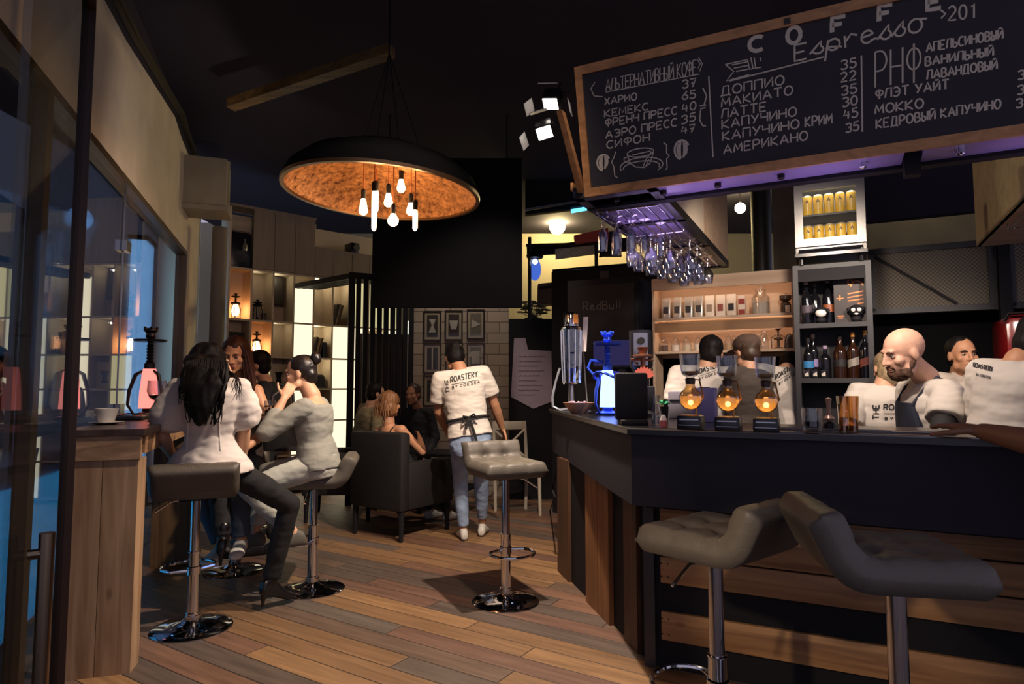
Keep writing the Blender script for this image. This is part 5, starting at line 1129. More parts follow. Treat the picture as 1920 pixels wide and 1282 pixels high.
for k in range(7):
    a = k * .9; x.ell((.02 * math.cos(a), .02 * math.sin(a), .085 + .006 * (k % 3)), (.02 * math.cos(a), .02 * math.sin(a), .008), (-.009 * math.sin(a), .009 * math.cos(a), 0), (0, 0, .003), 8, 5)
x.build('leaves', M('leaf_green', '#1f8a5a', .5), t)
def siphon(px, py, lab, scale=1.0):
    loc = on_bar(px, py); t = thing('siphon_brewer', lab, 'coffee siphon', loc, BR); s = scale * loc.y / FPX
    # heights measured from the base, in metres
    h = lambda pix: pix * s
    x = MB(); x.box((0, 0, h(13)), (h(44), h(40), h(26)), bev=h(2)); x.build('burner_box', BLK2, t)
    x = MB(); x.box((0, -h(20.3), h(19)), (h(34), h(.6), h(2.2))); x.box((0, -h(20.3), h(9)), (h(38), h(.6), h(1))); x.build('trim_strip', STEEL, t)
    x = MB(); x.box((0, 0, h(26.6)), (h(36), h(32), h(1.4))); x.build('hot_plate', GOLD, t)
    x = MB(); x.cyl((h(9), h(2), h(27)), (h(9), h(2), h(44)), h(2), 8); x.tube([(h(9), h(2), h(40)), (h(22), h(6), h(60)), (h(16), h(4), h(92)), (0, 0, h(94))], h(1.8), 6); x.build('stand_arm', M('brass', '#a8783c', .3, .9), t)
    x = MB(); x.lathe([(0, h(36))] + [(h(21.5) * math.sin(a), h(57) - h(21) * math.cos(a)) for a in [PI * k / 12 for k in range(1, 11)]] + [(h(8), h(82)), (h(8), h(90))], n=24); x.build('lower_bulb', glassy('amber_bulb', '#f0d8ac', .12, .75), t)
    x = MB(); x.lathe([(0, h(37.5))] + [(h(19.5) * math.sin(a), h(57) - h(19) * math.cos(a)) for a in [PI * k / 12 for k in range(1, 8)]] + [(0, h(61))], n=22); x.build('brew', translucent('brew_amber', '#f2cc96'), t)
    x = MB(); x.sph((0, 0, h(50)), h(5), 10); x.build('halogen_glow', emis('halogen_glow', '#ffd49a', 30), t)
    x = MB(); x.lathe([(0, h(84)), (h(8.5), h(84)), (h(9.5), h(94)), (h(7), h(96)), (0, h(96))], n=18); x.build('stopper', M('stopper_dark', '#2a1c14', .4), t)
    x = MB(); x.lathe([(h(4), h(94)), (h(8), h(98)), (h(15), h(102)), (h(17), h(110)), (h(19.5), h(140)), (h(18.7), h(140)), (h(16), h(110)), (h(14), h(103)), (0, h(99))], n=26); x.build('upper_chamber', GLASS, t)
    x = MB(); x.lathe([(0, h(100)), (h(14), h(103)), (h(15.5), h(108)), (0, h(108))], n=20); x.build('coffee_film', M('coffee_tan', '#a8784a', .3), t)
siphon(1296, 805, 'first of three coffee siphons on the bar, left, with amber bulb', 1.0)
siphon(1366, 808, 'middle of the three coffee siphons on the bar', 1.0)
siphon(1438, 810, 'right one of the three coffee siphons, before the bent bartender', 1.0)
lt = on_bar(1523, 810)
t = thing('tumbler', 'whisky tumbler on a printed coaster right of the siphons', 'glass', lt); s = lt.y / FPX
x = MB(); x.lathe([(0, .004), (15 * s, .004), (17 * s, .02), (18 * s, 44 * s), (16.6 * s, 44 * s), (15.5 * s, .022), (0, .016)], n=24); x.build('glass', GLASS, t)
x = MB(); x.lathe([(0, .017), (15 * s, .022), (15.6 * s, 20 * s), (0, 20 * s)], n=20); x.build('drink', M('drink_dark', '#1c1212', .1), t)
x = MB(); x.lathe([(0, 0), (19 * s, 0), (19 * s, .0035), (0, .0035)], n=24); x.build('coaster', M('coaster', '#7a5a4e', .7), t)
t = thing('tamper', 'coffee tamper with a pale knob beside the tumbler', 'tamper', on_bar(1555, 803)); s = on_bar(1555, 803).y / FPX
x = MB(); x.lathe([(0, 0), (11 * s, 0), (11 * s, 9 * s), (4 * s, 12 * s), (0, 12 * s)], n=18); x.build('base', BLK2, t)
x = MB(); x.lathe([(0, 12 * s), (9 * s, 15 * s), (10 * s, 19 * s), (3 * s, 26 * s), (4 * s, 48 * s), (6 * s, 55 * s), (0, 58 * s)], n=16); x.build('handle', M('tamper_pale', '#b09080', .35, .3), t)
for px, lab in ((1582, 'tall faceted glass with amber drink, left of the pair'), (1601, 'tall faceted glass with amber drink, right of the pair')):
    lg = on_bar(px, 811); t = thing('tall_glass', lab, 'glass', lg); s = lg.y / FPX
    x = MB(); x.lathe([(0, 0), (8.5 * s, 0), (9 * s, 40 * s), (11 * s, 68 * s), (10.3 * s, 68 * s), (8.3 * s, 40 * s), (7.8 * s, 4 * s), (0, 4 * s)], n=12); x.build('glass', glassy('amberish_glass', '#efd9b8', .1, .7), t, smooth=20)
    x = MB(); x.lathe([(0, 4.3 * s), (7.6 * s, 4.3 * s), (7.9 * s, 13 * s), (0, 13 * s)], n=12); x.build('drink', M('drink_amber', '#8a5a1c', .15), t)
t = thing('drip_tray', 'thin steel bar mat along the counter right of the siphons', 'mat', B(.55, .16, zb), BR)
x = MB(); x.box((.2, 0, .002), (.5, .07, .004)); x.build('mat', M('mat_steel', '#8d8a90', .35, .7), t)
x = MB(); x.tube([(-.05, -.035, .004), (.45, -.035, .004), (.45, .035, .004), (-.05, .035, .004)], .0025, 6, True); x.build('rim', STEEL, t)
t = thing('drip_tray', 'thin steel bar mat at the right end by the resting hand', 'mat', B(1.15, .14, zb), BR)
x = MB(); x.box((-.15, 0, .002), (.4, .08, .004)); x.build('mat', M('mat_steel', '#8d8a90', .35, .7), t)
x = MB(); x.tube([(-.35, -.04, .004), (.05, -.04, .004), (.05, .04, .004), (-.35, .04, .004)], .0025, 6, True); x.build('rim', STEEL, t)

# ---------------------------------------------------------------- glasses hanging in the canopy rack
gr = thing('glass_rack', 'chromed wire rack for hanging glasses under the canopy', 'glass rack', B(-.15, .8, 2.235), BR)
for k, s in enumerate((-.16, -.105, -.05, .005, .06, .115, .17)):
    x = MB(); x.tube([(s, -.30, 0), (s, 1.55, 0)], .004, 6); x.build('rail', CHROME, gr)
for d in (-.28, .35, .95, 1.52):
    x = MB(); x.tube([(-.16, d, .045), (-.16, d, .004), (.17, d, .004), (.17, d, .045)], .005, 6); x.build('cross_bar', CHROME, gr)
def hang_glass(loc, flute, label, grp):
    t = thing('flute_glass' if flute else 'wine_glass', label, 'glass', loc, 0, grp)
    if flute: prof = [(.032, 0), (.034, -.004), (.005, -.012), (.004, -.06), (.012, -.075), (.026, -.10), (.028, -.13), (.027, -.19), (.025, -.19), (.024, -.12), (.01, -.08)]
    else: prof = [(.034, 0), (.036, -.004), (.005, -.012), (.004, -.08), (.018, -.095), (.038, -.125), (.041, -.15), (.034, -.20), (.032, -.20), (.039, -.15), (.034, -.124), (.012, -.096)]
    x = MB(); x.lathe(prof[:4], n=16); x.build('stem', glassy('crystal', '#eef0f8', .16, .9, .01), t)
    x = MB(); x.lathe(prof[3:], n=18); x.build('bowl', glassy('crystal', '#eef0f8', .16, .9, .01), t); return t
fg = None
for i, (s, d) in enumerate([(-.30, .58), (-.225, .60), (-.15, .62), (-.27, .72), (-.19, .74), (-.11, .74), (-.05, .86)]):
    loc = B(s, d, 2.231)
    if fg is None: fg = hang_glass(loc, True, 'champagne flute hanging upside down at the front of the canopy rack', 'hanging flutes')
    else: copy_to(fg, loc)
wg_ = None
for i, (s, d) in enumerate([(-.27, 1.05), (-.17, 1.10), (-.28, 1.22), (-.18, 1.25), (-.08, 1.22), (-.25, 1.40), (-.15, 1.42), (-.05, 1.40), (.02, 1.32), (-.22, 1.58), (-.12, 1.60), (-.03, 1.58), (.03, 1.50), (-.19, 1.76), (-.09, 1.78), (.0, 1.76), (-.15, 1.95), (-.05, 1.95), (.02, 1.92)]):
    loc = B(s, d, 2.231)
    if wg_ is None: wg_ = hang_glass(loc, False, 'wine glass hanging upside down further back in the canopy rack', 'hanging wine glasses')
    else: copy_to(wg_, loc)
gr2 = thing('glass_rack', 'short wire glass rack at the right edge under the second canopy', 'glass rack', B(1.80, 1.6, 2.225), BR)
for s in (-.05, .0, .05, .1):
    x = MB(); x.tube([(s, -.15, .0), (s, .35, .0)], .004, 6); x.build('rail', CHROME, gr2)
for d in (-.1, .3):
    x = MB(); x.tube([(-.06, d, .035), (-.06, d, .004), (.11, d, .004), (.11, d, .035)], .005, 6); x.build('cross_bar', CHROME, gr2)
for k, (s, d) in enumerate(((1.80, 1.62), (1.865, 1.60), (1.83, 1.75))):
    c = copy_to(fg if k else wg_, B(s, d, 2.222), label='flute hanging in the short rack at the right edge' if k else 'wine glass hanging in the short rack at the right edge', group='glasses at the right edge')

# ---------------------------------------------------------------- dark fridge front, red machine, small kit behind the bar
fz = thing('tall_fridge', 'tall black drinks fridge with faint lettering left of the birch shelves', 'fridge', B(-1.02, 2.9), BR)
x = MB(); x.box((0, 0, 1.13), (.66, .5, 2.26), bev=.01); x.build('cabinet', M('fridge_black', '#1c1b20', .7, spec=.2), fz)
x = MB(); x.box((0, -.256, 1.15), (.60, .012, 2.1)); x.build('door', M('fridge_black_door', '#1e1d22', .6, spec=.2), fz)
x = MB(); x.tube([(-.26, -.29, .8), (-.26, -.29, 1.3)], .01, 8); x.build('handle', IRON, fz)
x = MB(); ribbons(x, strokes('RedBull', (-.17, 1.98), (.17, 1.98), .075, .075, .3, (0, 1)), lambda a, c: (V((a, -.263, c)), V((0, -1, 0))), .007, .001, .02); x.build('lettering', M('letter_grey', '#4a4850', .5), fz, smooth=0)
t = thing('wall_menu', 'row of dim notices on the black wall right of the glowing sign', 'notice', P(1160, 520, 6.3))
for a, c, e, f in ((1125, 522, 1150, 516), (1178, 516, 1192, 524), (1196, 512, 1202, 528)):
    x = MB(); x.slab([P(a, c, 6.3), P(e, c, 6.3), P(e, f - 8, 6.3), P(a, f - 8, 6.3)], (0, .01, 0)); x.build('sheet', M('notice_grey', '#4a484c', .7), t, True, 0)
rm = thing('espresso_machine', 'dark red espresso machine behind the barmen at the right', 'coffee machine', B(1.77, 2.2), BR)
x = MB(); x.box((.25, .15, 1.53), (.55, .40, .42), bev=.05); x.build('housing', M('enamel_red', '#6a1014', .2), rm)
x = MB(); x.tube([(-.02, -.05, 1.70), (.0, -.06, 1.745), (.5, -.06, 1.75)], .012, 8); x.build('rail', CHROME, rm)
x = MB(); x.box((.09, -.055, 1.60), (.045, .006, .07)); x.build('bright_mark', emis('red_badge', '#ff6a5a', .8), rm)
x = MB(); x.box((.09, -.056, 1.50), (.05, .006, .10)); x.build('glow_panel', emis('white_badge', '#e8fff0', 1.0), rm)  # white label, given a glow of its own
x = MB(); x.box((.25, .15, .655), (.6, .44, 1.30)); x.build('cabinet', BLACK, rm)
t = thing('glow_backdrop', 'violet glowing panel standing in for the lit backdrop behind the blue hookah', 'backdrop', V((P(1165, 700, 5.3).x, 5.3, 0)), BR)  # glowing panel added in place of a violet-lit backdrop
x = MB(); x.box((0, 0, 1.58), (.50, .03, .24)); x.build('backdrop_rim', BLACK, t)
x = MB(); x.box((0, -.017, 1.58), (.47, .006, .21)); x.build('screen', emis('violet_glow', '#464078', .4), t)
x = MB(); x.box((0, .03, .73), (.06, .04, 1.46)); x.box((0, .03, .015), (.4, .25, .03)); x.build('stand', BLACK, t)
# ---------------------------------------------------------------- on the window counter
zc_ = 1.1055
def on_c(px, py): return F(px, py, zc_)
lk = on_c(277, 781)
hs_ = (781 - 614) * lk.y / FPX / .525
hookah(lk, 'hookah glowing pink-red on the window counter', ('hookah_red_glow', '#ff8478'), (1.6, (1, .35, .25)), hs_, True, 1.7)
lcup = on_c(199, 795); s = lcup.y / FPX
t = thing('coffee_cup', 'white coffee cup on a saucer at the counter\'s near end', 'cup', lcup)
x = MB(); x.lathe([(0, .008), (12 * s, .008), (16 * s, 14 * s), (20 * s, 29 * s), (18.6 * s, 29 * s), (14 * s, 14 * s), (10 * s, .014), (0, .014)], n=28); x.build('cup', CUP, t)
x = MB(); x.tube([(-18 * s, 0, 23 * s), (-27 * s, 0, 22 * s), (-27 * s, 0, 12 * s), (-16 * s, 0, 9 * s)], .004, 8); x.build('handle', CUP, t)
t = thing('saucer', 'white saucer under the coffee cup on the window counter', 'saucer', lcup)
x = MB(); x.lathe([(0, .0), (15 * s, .0), (29 * s, .010), (29.5 * s, .012), (15 * s, .0065), (0, .0065)], n=32); x.build('plate', CUP, t)
lw = on_c(292, 790); s = lw.y / FPX
t = thing('wine_glass', 'wine glass standing in front of the pink-red hookah', 'glass', lw)
x = MB(); x.lathe([(0, 0), (17 * s, 0), (15 * s, .004), (3 * s, .008), (2.2 * s, 36 * s), (0, 37 * s)], n=20); x.build('stem', GLASS, t)
x = MB(); x.lathe([(2 * s, 36 * s), (12 * s, 44 * s), (17 * s, 56 * s), (15.5 * s, 76 * s), (14.8 * s, 76 * s), (16 * s, 56 * s), (11 * s, 45 * s)], n=22); x.build('bowl', GLASS, t)
x = MB(); x.lathe([(0, 38 * s), (11 * s, 44.5 * s), (14 * s, 49 * s), (0, 49 * s)], n=18); x.build('wine', M('wine_dark', '#3a1416', .1), t)
t = thing('tray', 'low black tray behind the coffee cup on the counter', 'tray', on_c(250, 786), WR)
x = MB(); x.box((0, 0, .012), (.26, .13, .024), bev=.006); x.build('tray', BLK2, t)
x = MB(); x.tube([(-.13, -.065, .03), (.13, -.065, .03), (.13, .065, .03), (-.13, .065, .03)], .005, 6, True); x.build('rim', IRON, t)
t = thing('coaster', 'light wooden coaster block under the wine glass\'s side', 'coaster', on_c(308, 782))
x = MB(); x.box((0, 0, .012), (.10, .09, .024), .3, bev=.004); x.build('block', wood('coaster_wood', '#b5794a', '#8a5530', 0, 1, .5, False), t)
t = thing('handbag', 'tan handbag with a looped handle behind the wine glass', 'handbag', on_c(330, 778) + V((-.12, .45, 0)), WR)
x = MB(); x.loft([(V((0, 0, 0)), V((.15, 0, 0)), V((0, .05, 0))), (V((0, 0, .02)), V((.155, 0, 0)), V((0, .055, 0))), (V((0, 0, .15)), V((.13, 0, 0)), V((0, .04, 0))), (V((0, 0, .19)), V((.12, 0, 0)), V((0, .02, 0)))], 18, sup=3.5); x.build('body', M('leather_tan', '#a0683c', .5), t)
x = MB(); x.tube([(.09 * math.cos(a), 0, .18 + .12 * math.sin(a)) for a in [PI * k / 12 for k in range(13)]], .008, 8); x.build('handle', M('leather_dark', '#3a2418', .5), t)
# ---------------------------------------------------------------- people
def skinm(name, col): return M(name, col, .5, var=.05, vscale=30, spec=.4)
SK1 = skinm('skin_light', '#c99a7c'); SK2 = skinm('skin_tan', '#b07f60'); SK3 = skinm('skin_warm', '#bf8a68')
HB = M('hair_black', '#0e0a0b', .62, spec=.2); HBR = M('hair_auburn', '#38190f', .55, spec=.3); HBL = M('hair_blonde', '#8a5f3c', .5, var=.35, vscale=40, stretch=(1, 1, .15)); HGB = M('hair_ash', '#8f7a5c', .5, var=.3, vscale=40)
CLW = M('cotton_white', '#c9c0b6', .85, bump=.25, bscale=14); CLW2 = M('blouse_white', '#cdc3bd', .8, bump=.2, bscale=14)
CLG = M('knit_grey', '#8d8c84', .9, bump=.3, bscale=18); CLB = M('cloth_black', '#121114', .85); CLBR = M('shirt_brown', '#4a4038', .85, bump=.2, bscale=14)
DEN = M('denim', '#8496b2', .85, var=.25, vscale=7, bump=.3, bscale=22); LTR = M('trousers_pale', '#b9bab0', .85, bump=.25, bscale=14); NAVY = M('apron_navy', '#1b2030', .8)
SHW = M('sneaker_white', '#c8c4bc', .5); SHB = M('boot_black', '#141214', .3); SHG = M('shoe_grey', '#5a564e', .6); JEB = M('jeans_blue', '#2f4a7c', .85)
TSC = bpy.data.scenes.new('tmp')
def remesh(mb, vox, sm=4, wr=None):
    global TSC
    bm = mb.bm; bmesh.ops.recalc_face_normals(bm, faces=bm.faces[:])
    me = bpy.data.meshes.new('tmp'); bm.to_mesh(me); bm.free()
    o = bpy.data.objects.new('tmp', me); TSC.collection.objects.link(o)
    md = o.modifiers.new('r', 'REMESH'); md.mode = 'VOXEL'; md.voxel_size = vox
    if sm:
        s_ = o.modifiers.new('s', 'SMOOTH'); s_.iterations = sm; s_.factor = .5
    with bpy.context.temp_override(scene=TSC, view_layer=TSC.view_layers[0]): dg = bpy.context.evaluated_depsgraph_get()
    dg.update()
    out = bpy.data.meshes.new_from_object(o.evaluated_get(dg), depsgraph=dg)
    bpy.data.objects.remove(o); bpy.data.meshes.remove(me)
    out.materials.clear()
    if wr:
        amp, fr_, st = wr
        pn_ = [(v_.co.copy(), v_.normal.copy()) for v_ in out.vertices]; fl_ = []
        for p, nn in pn_:
            q = V((p.x * fr_ * st[0], p.y * fr_ * st[1], p.z * fr_ * st[2]))
            fl_.extend(p + nn * amp * (noise.noise(q) + .5 * noise.noise(q * 2.3)))
        out.vertices.foreach_set('co', fl_); out.update()
    return out
def ik(a, t, l1, l2, pole):
    a, t = V(a), V(t); d = t - a; L = max(.05, min(d.length, (l1 + l2) * .995)); u = d.normalized()
    x = (L * L + l1 * l1 - l2 * l2) / (2 * L); h = math.sqrt(max(0, l1 * l1 - x * x)); p = V(pole); p = (p - u * p.dot(u)).normalized()
    return a + u * x + p * h, a + u * L
def face_detail(t, c, f, u, r, s, brow='#2a1a12', lips='#8a4a42'):
    for sx in (-1, 1):
        x = MB(); e = c + (r * .031 * sx + f * .074 + u * .002) * s; x.ell(e, r * .013 * s, f * .010 * s, u * .0075 * s, 12, 8); o = x.build('eye', M('eye_white', '#b9aca0', .3), t, True)
        x = MB(); x.ell(e + f * .0065 * s - u * .001 * s, r * .006 * s, f * .0045 * s, u * .006 * s, 10, 6); o2 = x.build('iris', M('iris_dark', '#1c120e', .2), o, True); 
        x = MB(); x.tube([c + (r * sx * .014 + f * .090 + u * .023) * s, c + (r * sx * .032 + f * .089 + u * .029) * s, c + (r * sx * .05 + f * .076 + u * .022) * s], [.004 * s, .005 * s, .003 * s], 6); x.build('eyebrow', M('brow' + brow, brow, .7), t, True)
        x = MB(); x.tube([e + r * sx * -.013 * s + f * .006 * s, e + f * .0105 * s + u * .006 * s, e + r * sx * .013 * s + f * .003 * s], .0022 * s, 5); x.build('eyelid', M('lash', '#20140f', .7), t, True)
    x = MB(); x.cap(c + (r * -.018 + f * .0905 - u * .060) * s, .005 * s, c + (r * .018 + f * .0905 - u * .060) * s, .005 * s, 8); x.cap(c + (r * -.015 + f * .090 - u * .069) * s, .006 * s, c + (r * .015 + f * .090 - u * .069) * s, .006 * s, 8); x.build('lips', M('lips' + lips, lips, .5), t, True)
def add_head(mb, c, f, u, r, s, c7):
    e = lambda p, a, b, cc: mb.ell(c + (r * p[0] + f * p[1] + u * p[2]) * s, r * a * s, f * b * s, u * cc * s)
    e((0, -.012, .03), .076, .096, .088); e((0, .022, -.03), .061, .070, .086); e((0, .038, -.078), .043, .046, .034)
    e((0, .074, -.100), .020, .018, .016)
    mb.cap(c + (f * .088 + u * .016) * s, .009 * s, c + (f * .109 - u * .028) * s, .012 * s, 10)
    for sx in (-1, 1):
        e((sx * .012, .096, -.031), .008, .010, .008); e((sx * .045, .058, -.022), .022, .024, .022); e((sx * .076, -.008, -.010), .010, .020, .032); e((sx * .05, .02, -.07), .02, .03, .03)
    mb.cap(c + (r * -.036 + f * .080 + u * .028) * s, .010 * s, c + (r * .036 + f * .080 + u * .028) * s, .010 * s, 8)
    mb.cap(c + (r * -.016 + f * .086 - u * .063) * s, .010 * s, c + (r * .016 + f * .086 - u * .063) * s, .010 * s, 8)
    mb.cap(c + (-f * .022 - u * .06) * s, .050 * s, c7 + (c - c7) * .12, .060 * s, 16)
def add_hand(mb, wr, d, pn, s=1.0, curl=25, thumb=1, spread=1.0):
    """palm and five fingers; d = direction of the hand, pn = palm normal, thumb on the d x pn side times thumb"""
    d = d.normalized(); pn = (pn - d * pn.dot(d)).normalized(); ac = d.cross(pn).normalized() * thumb
    mb.loft([(wr, ac * .024 * s, pn * .018 * s), (wr + d * .03 * s, ac * .034 * s, pn * .017 * s), (wr + d * .07 * s, ac * .041 * s, pn * .014 * s), (wr + d * .092 * s, ac * .040 * s, pn * .011 * s)], 14, sup=2.6)
    for k, (o, L) in enumerate(((.030, .070), (.010, .080), (-.010, .074), (-.029, .058))):
        p = wr + (d * .088 + ac * o) * s; dr = (d + ac * o * 1.6 * spread).normalized(); a = R(curl * .6)
        for j, fr_ in enumerate((.45, .32, .23)):
            dd = (dr * math.cos(a) + pn * math.sin(a)).normalized(); q = p + dd * L * fr_ * s
            mb.cap(p, (.0095 - .001 * j) * s, q, (.0088 - .001 * j) * s, 8); p = q; a += R(curl)
    p = wr + (d * .025 + ac * .030) * s; dr = (d * .65 + ac * .75 + pn * .25).normalized()
    for L, r0 in ((.042, .0125), (.032, .0105), (.025, .009)):
        q = p + dr * L * s; mb.cap(p, r0 * s, q, (r0 - .001) * s, 8); p = q; dr = (dr + d * .35 + pn * .12).normalized()
def shoe(mb, an, toe_dir, s, heel=0.0, z=None):
    t = V((toe_dir.x, toe_dir.y, 0)).normalized(); sd = V((t.y, -t.x, 0)); z0 = an.z - .085 * s - heel if z is None else z
    b = V((an.x, an.y, z0)); rings = []
    for k, w_s, h0, h1 in ((-.075, .022, .015 + heel, .05 + heel), (-.06, .032, heel, .085 + heel), (-.01, .036, heel * .8, .11 + heel), (.05, .040, heel * .45, .085 + heel * .55), (.11, .046, heel * .08, .055 + heel * .15), (.155, .042, 0, .042), (.185, .024, .004, .028)):
        c = b + t * k * s + V((0, 0, (h0 + h1) / 2 * 1.0)); rings.append((c, sd * w_s * s, V((0, 0, (h1 - h0) / 2))))
    mb.loft(rings, 16, sup=2.4)
    if heel: mb.cap(an - UP * .03, .040 * s, an + UP * .07, .043 * s, 14)
    if heel: mb.cap(b + t * -.055 * s + V((0, 0, .012)), .010, b + t * -.05 * s + V((0, 0, heel + .02)), .018, 8)
UP = V((0, 0, 1))
def person(label, pel, c7, head, yaw, face, s=1.0, male=False, leg_s=1.0, wst=1.0, hands=None, elbows=None, feet=None, knees=None, skin=SK1, top=CLW, sleeve=.55, sleeve_r=1.0, bottom=DEN, shoes=SHB, hair=None, tuck=0, hem=-.04, vox=.009,
           pants_to=.93, heel=0, toe=None, palm=None, curl=25, eyes=False, brow='#2a1a12', peplum=None, off_shoulder=False, tank=False, arms=True, grp=None, topn='shirt', toes=None, tight=0, base_z=0.0, cat='person', neck_open=.0):
    pel, c7, head = V(pel), V(c7), V(head); yw = R(yaw); Fw = V((math.cos(yw), math.sin(yw), 0)); Rt = V((math.sin(yw), -math.cos(yw), 0))
    t = thing('person', label, cat, V((pel.x, pel.y, base_z)), 0, grp)
    U = (c7 - pel); L = U.length; U = U.normalized(); S_ = (Rt - U * Rt.dot(U)).normalized(); Fc = U.cross(S_).normalized()
    f = V(face).normalized(); hu = (UP * .85 + (head - c7).normalized() * .35); hu = (hu - f * hu.dot(f)).normalized(); hr = f.cross(hu).normalized()
    m = 1.08 if male else 1.0; k = L / .5
    hipw = .09 * s; shw = (.185 if male else .158) * s
    wa = (.150, .105) if male else (.128 * wst, .095 * wst)
    prof = [(-.16, .13, .10), (-.09, .160, .118), (0, .165 if not male else .160, .12), (.10, (wa[0] + .16) / 2, .108), (.18, wa[0], wa[1]), (.28, .148 * m, .108), (.38, .165 * m, .112), (.43, .160 * m, .100), (.47, .115, .075), (.505, .065, .058)]
    def ring(z, a, b, g=0.0): return (pel + U * (z * k) + Fc * (.012 * math.sin(max(0, min(1, z / .5)) * PI)), S_ * (a * s + g), Fc * (b * s + g))
    shL = c7 - U * .055 * s - S_ * shw + Fc * .01; shR = c7 - U * .055 * s + S_ * shw + Fc * .01
    la, fa = .285 * s, .25 * s
    arm = []
    for i, sh in enumerate((shL, shR)):
        sg = -1 if i == 0 else 1
        tgt = V(hands[i]) if hands and hands[i] is not None else sh - UP * .5 * s + Fc * .05
        pol = V(elbows[i]) if elbows and elbows[i] is not None else (-UP * .8 - Fc * .5 + S_ * sg * .5)
        el, wr = ik(sh, tgt, la, fa, pol); arm.append((sh, el, wr))
    hips = (pel - S_ * hipw - UP * .03 * s, pel + S_ * hipw - UP * .03 * s); leg = []
    for i in (0, 1):
        tg = V(feet[i]) if feet else V((hips[i].x, hips[i].y, .085 * s + base_z)); pol = V(knees[i]) if knees and knees[i] is not None else Fw
        kn, an = ik(hips[i], tg, .43 * s * leg_s, .42 * s * leg_s, pol); leg.append((hips[i], kn, an))
    tds = [V(toes[i]) if toes and toes[i] is not None else Fw for i in (0, 1)]
    # ---- body: one continuous skin
    mb = MB(); mb.loft([ring(z, a * .93, b * .93) for z, a, b in prof if z > -.1], 24)
    mb.cap(shL, .052 * s * m, shR, .052 * s * m, 14)
    for (sh, el, wr), i in zip(arm, (0, 1)):
        mb.cap(sh, .048 * s * m, el, .037 * s * m, 14); mb.cap(el, .039 * s * m, el + (wr - el) * .35, .040 * s * m, 12); mb.cap(el + (wr - el) * .35, .040 * s * m, wr, .026 * s * m, 12)
        pn = V(palm[i]) if palm and palm[i] is not None else (-Fc * .3 - S_ * (1 if i else -1))
        dd = (wr - el).normalized(); add_hand(mb, wr, dd, pn, s * (1.05 if male else .95), curl, 1 if i == 0 else -1)
    for (hp, kn, an), td in zip(leg, tds):
        mb.cap(hp, .080 * s, kn, .053 * s, 16); mb.cap(kn, .054 * s, kn + (an - kn) * .3, .055 * s, 14); mb.cap(kn + (an - kn) * .3, .055 * s, an, .034 * s, 14); (shoes is None) and mb.cap(an, .032 * s, an + td * .12 * s - UP * .055 * s, .022 * s, 10)
    add_head(mb, head, f, hu, hr, s, c7)
    link('body', remesh(mb, vox * .8, 3), skin, t, True, 0).data.shade_smooth()
    if eyes: face_detail(t, head, f, hu, hr, s, brow, '#7c5040' if male else '#8a4a42')
    # ---- top
    g = .016
    mb = MB(); zs_ = [(hem, .168 + (.01 if male else 0), .125)] + [p for p in prof if p[0] > hem + .03 and p[0] < (.45 if not tank else .36)]
    tb = tight
    rings = [ring(z, a * (1 if z > .1 or tb else 1.02), b, g) for z, a, b in zs_]
    if not tank and not off_shoulder: rings += [ring(.47, .105, .078, g * .7), ring(.50, .072, .064, g * .4)]
    elif off_shoulder: rings += [ring(.445, .13, .085, g * .8)]
    if peplum:
        rings = [ring(z, a, b, g) for z, a, b in peplum] + [r_ for r_, z in zip(rings, [q[0] for q in zs_] + [1, 1]) if z > .12]
    mb.loft(rings, 28)
    if not tank:
        if not off_shoulder: mb.cap(shL + U * .004, (.052 * m * s + g * .8), shR + U * .004, (.052 * m * s + g * .8), 16)
        for sh, el, wr in arm:
            tot = la + fa; ln = sleeve * tot; r0 = .050 * s * m + g
            if ln <= la:
                q = sh + (el - sh) * (ln / la); pf_ = sleeve_r >= 1.3; mb.loft([(sh + (q - sh) * a_, *[v_ * r0 * b_2 for v_ in frame(el - sh)]) for a_, b_2 in ((.02, 1), (.35, 1 + .75 * (sleeve_r - 1)), (.65, sleeve_r), (.88, sleeve_r * (.92 if pf_ else 1)), (1, .98 if pf_ else sleeve_r))], 18)
                mb.cap(sh, r0, sh + (q - sh) * .35, r0 * (1 + .3 * (sleeve_r - 1)), 14)
            else:
                mb.cap(sh, r0, el, .046 * s * m + g, 16); q = el + (wr - el) * ((ln - la) / fa); mb.cap(el, .044 * s * m + g, q, .034 * s * m + g, 14)
    me = remesh(mb, vox, 3, (.0065, 9, (1, 1, 2.4))); me_w = ([v_.co.copy() for v_ in me.vertices], [tuple(p.vertices) for p in me.polygons])
    shirt = link(topn, me, top, t, True, 0); shirt.data.shade_smooth()
    if bottom is not None:
        mb = MB(); g2 = .010 if not tight else .006
        mb.loft([ring(z, a, b, g2) for z, a, b in [(-.14, .135, .105)] + [p for p in prof if -.1 < p[0] < .11]], 26)
        for hp, kn, an in leg:
            mb.cap(hp, .083 * s + g2, kn, .057 * s + g2, 18); c1 = kn + (an - kn) * .3; q = kn + (an - kn) * pants_to
            mb.cap(kn, .058 * s + g2, c1, .058 * s + g2, 16); mb.loft([(c1, *[v_ * (.058 * s + g2) for v_ in frame(an - kn)]), (q, *[v_ * ((.048 if tight < 2 else .040) * s + g2) for v_ in frame(an - kn)])], 16)
        o = link('trousers', remesh(mb, vox, 3, (.005, 11, (1, 1, 1.6))), bottom, t, True, 0); o.data.shade_smooth()
    if shoes is not None:
        for (hp, kn, an), td in zip(leg, tds):
            mb = MB(); shoe(mb, an, td, s, heel, None if heel or an.z > .14 + base_z else base_z + .001); link('shoe', remesh(mb, .007, 2), shoes, t, True, 0).data.shade_smooth()
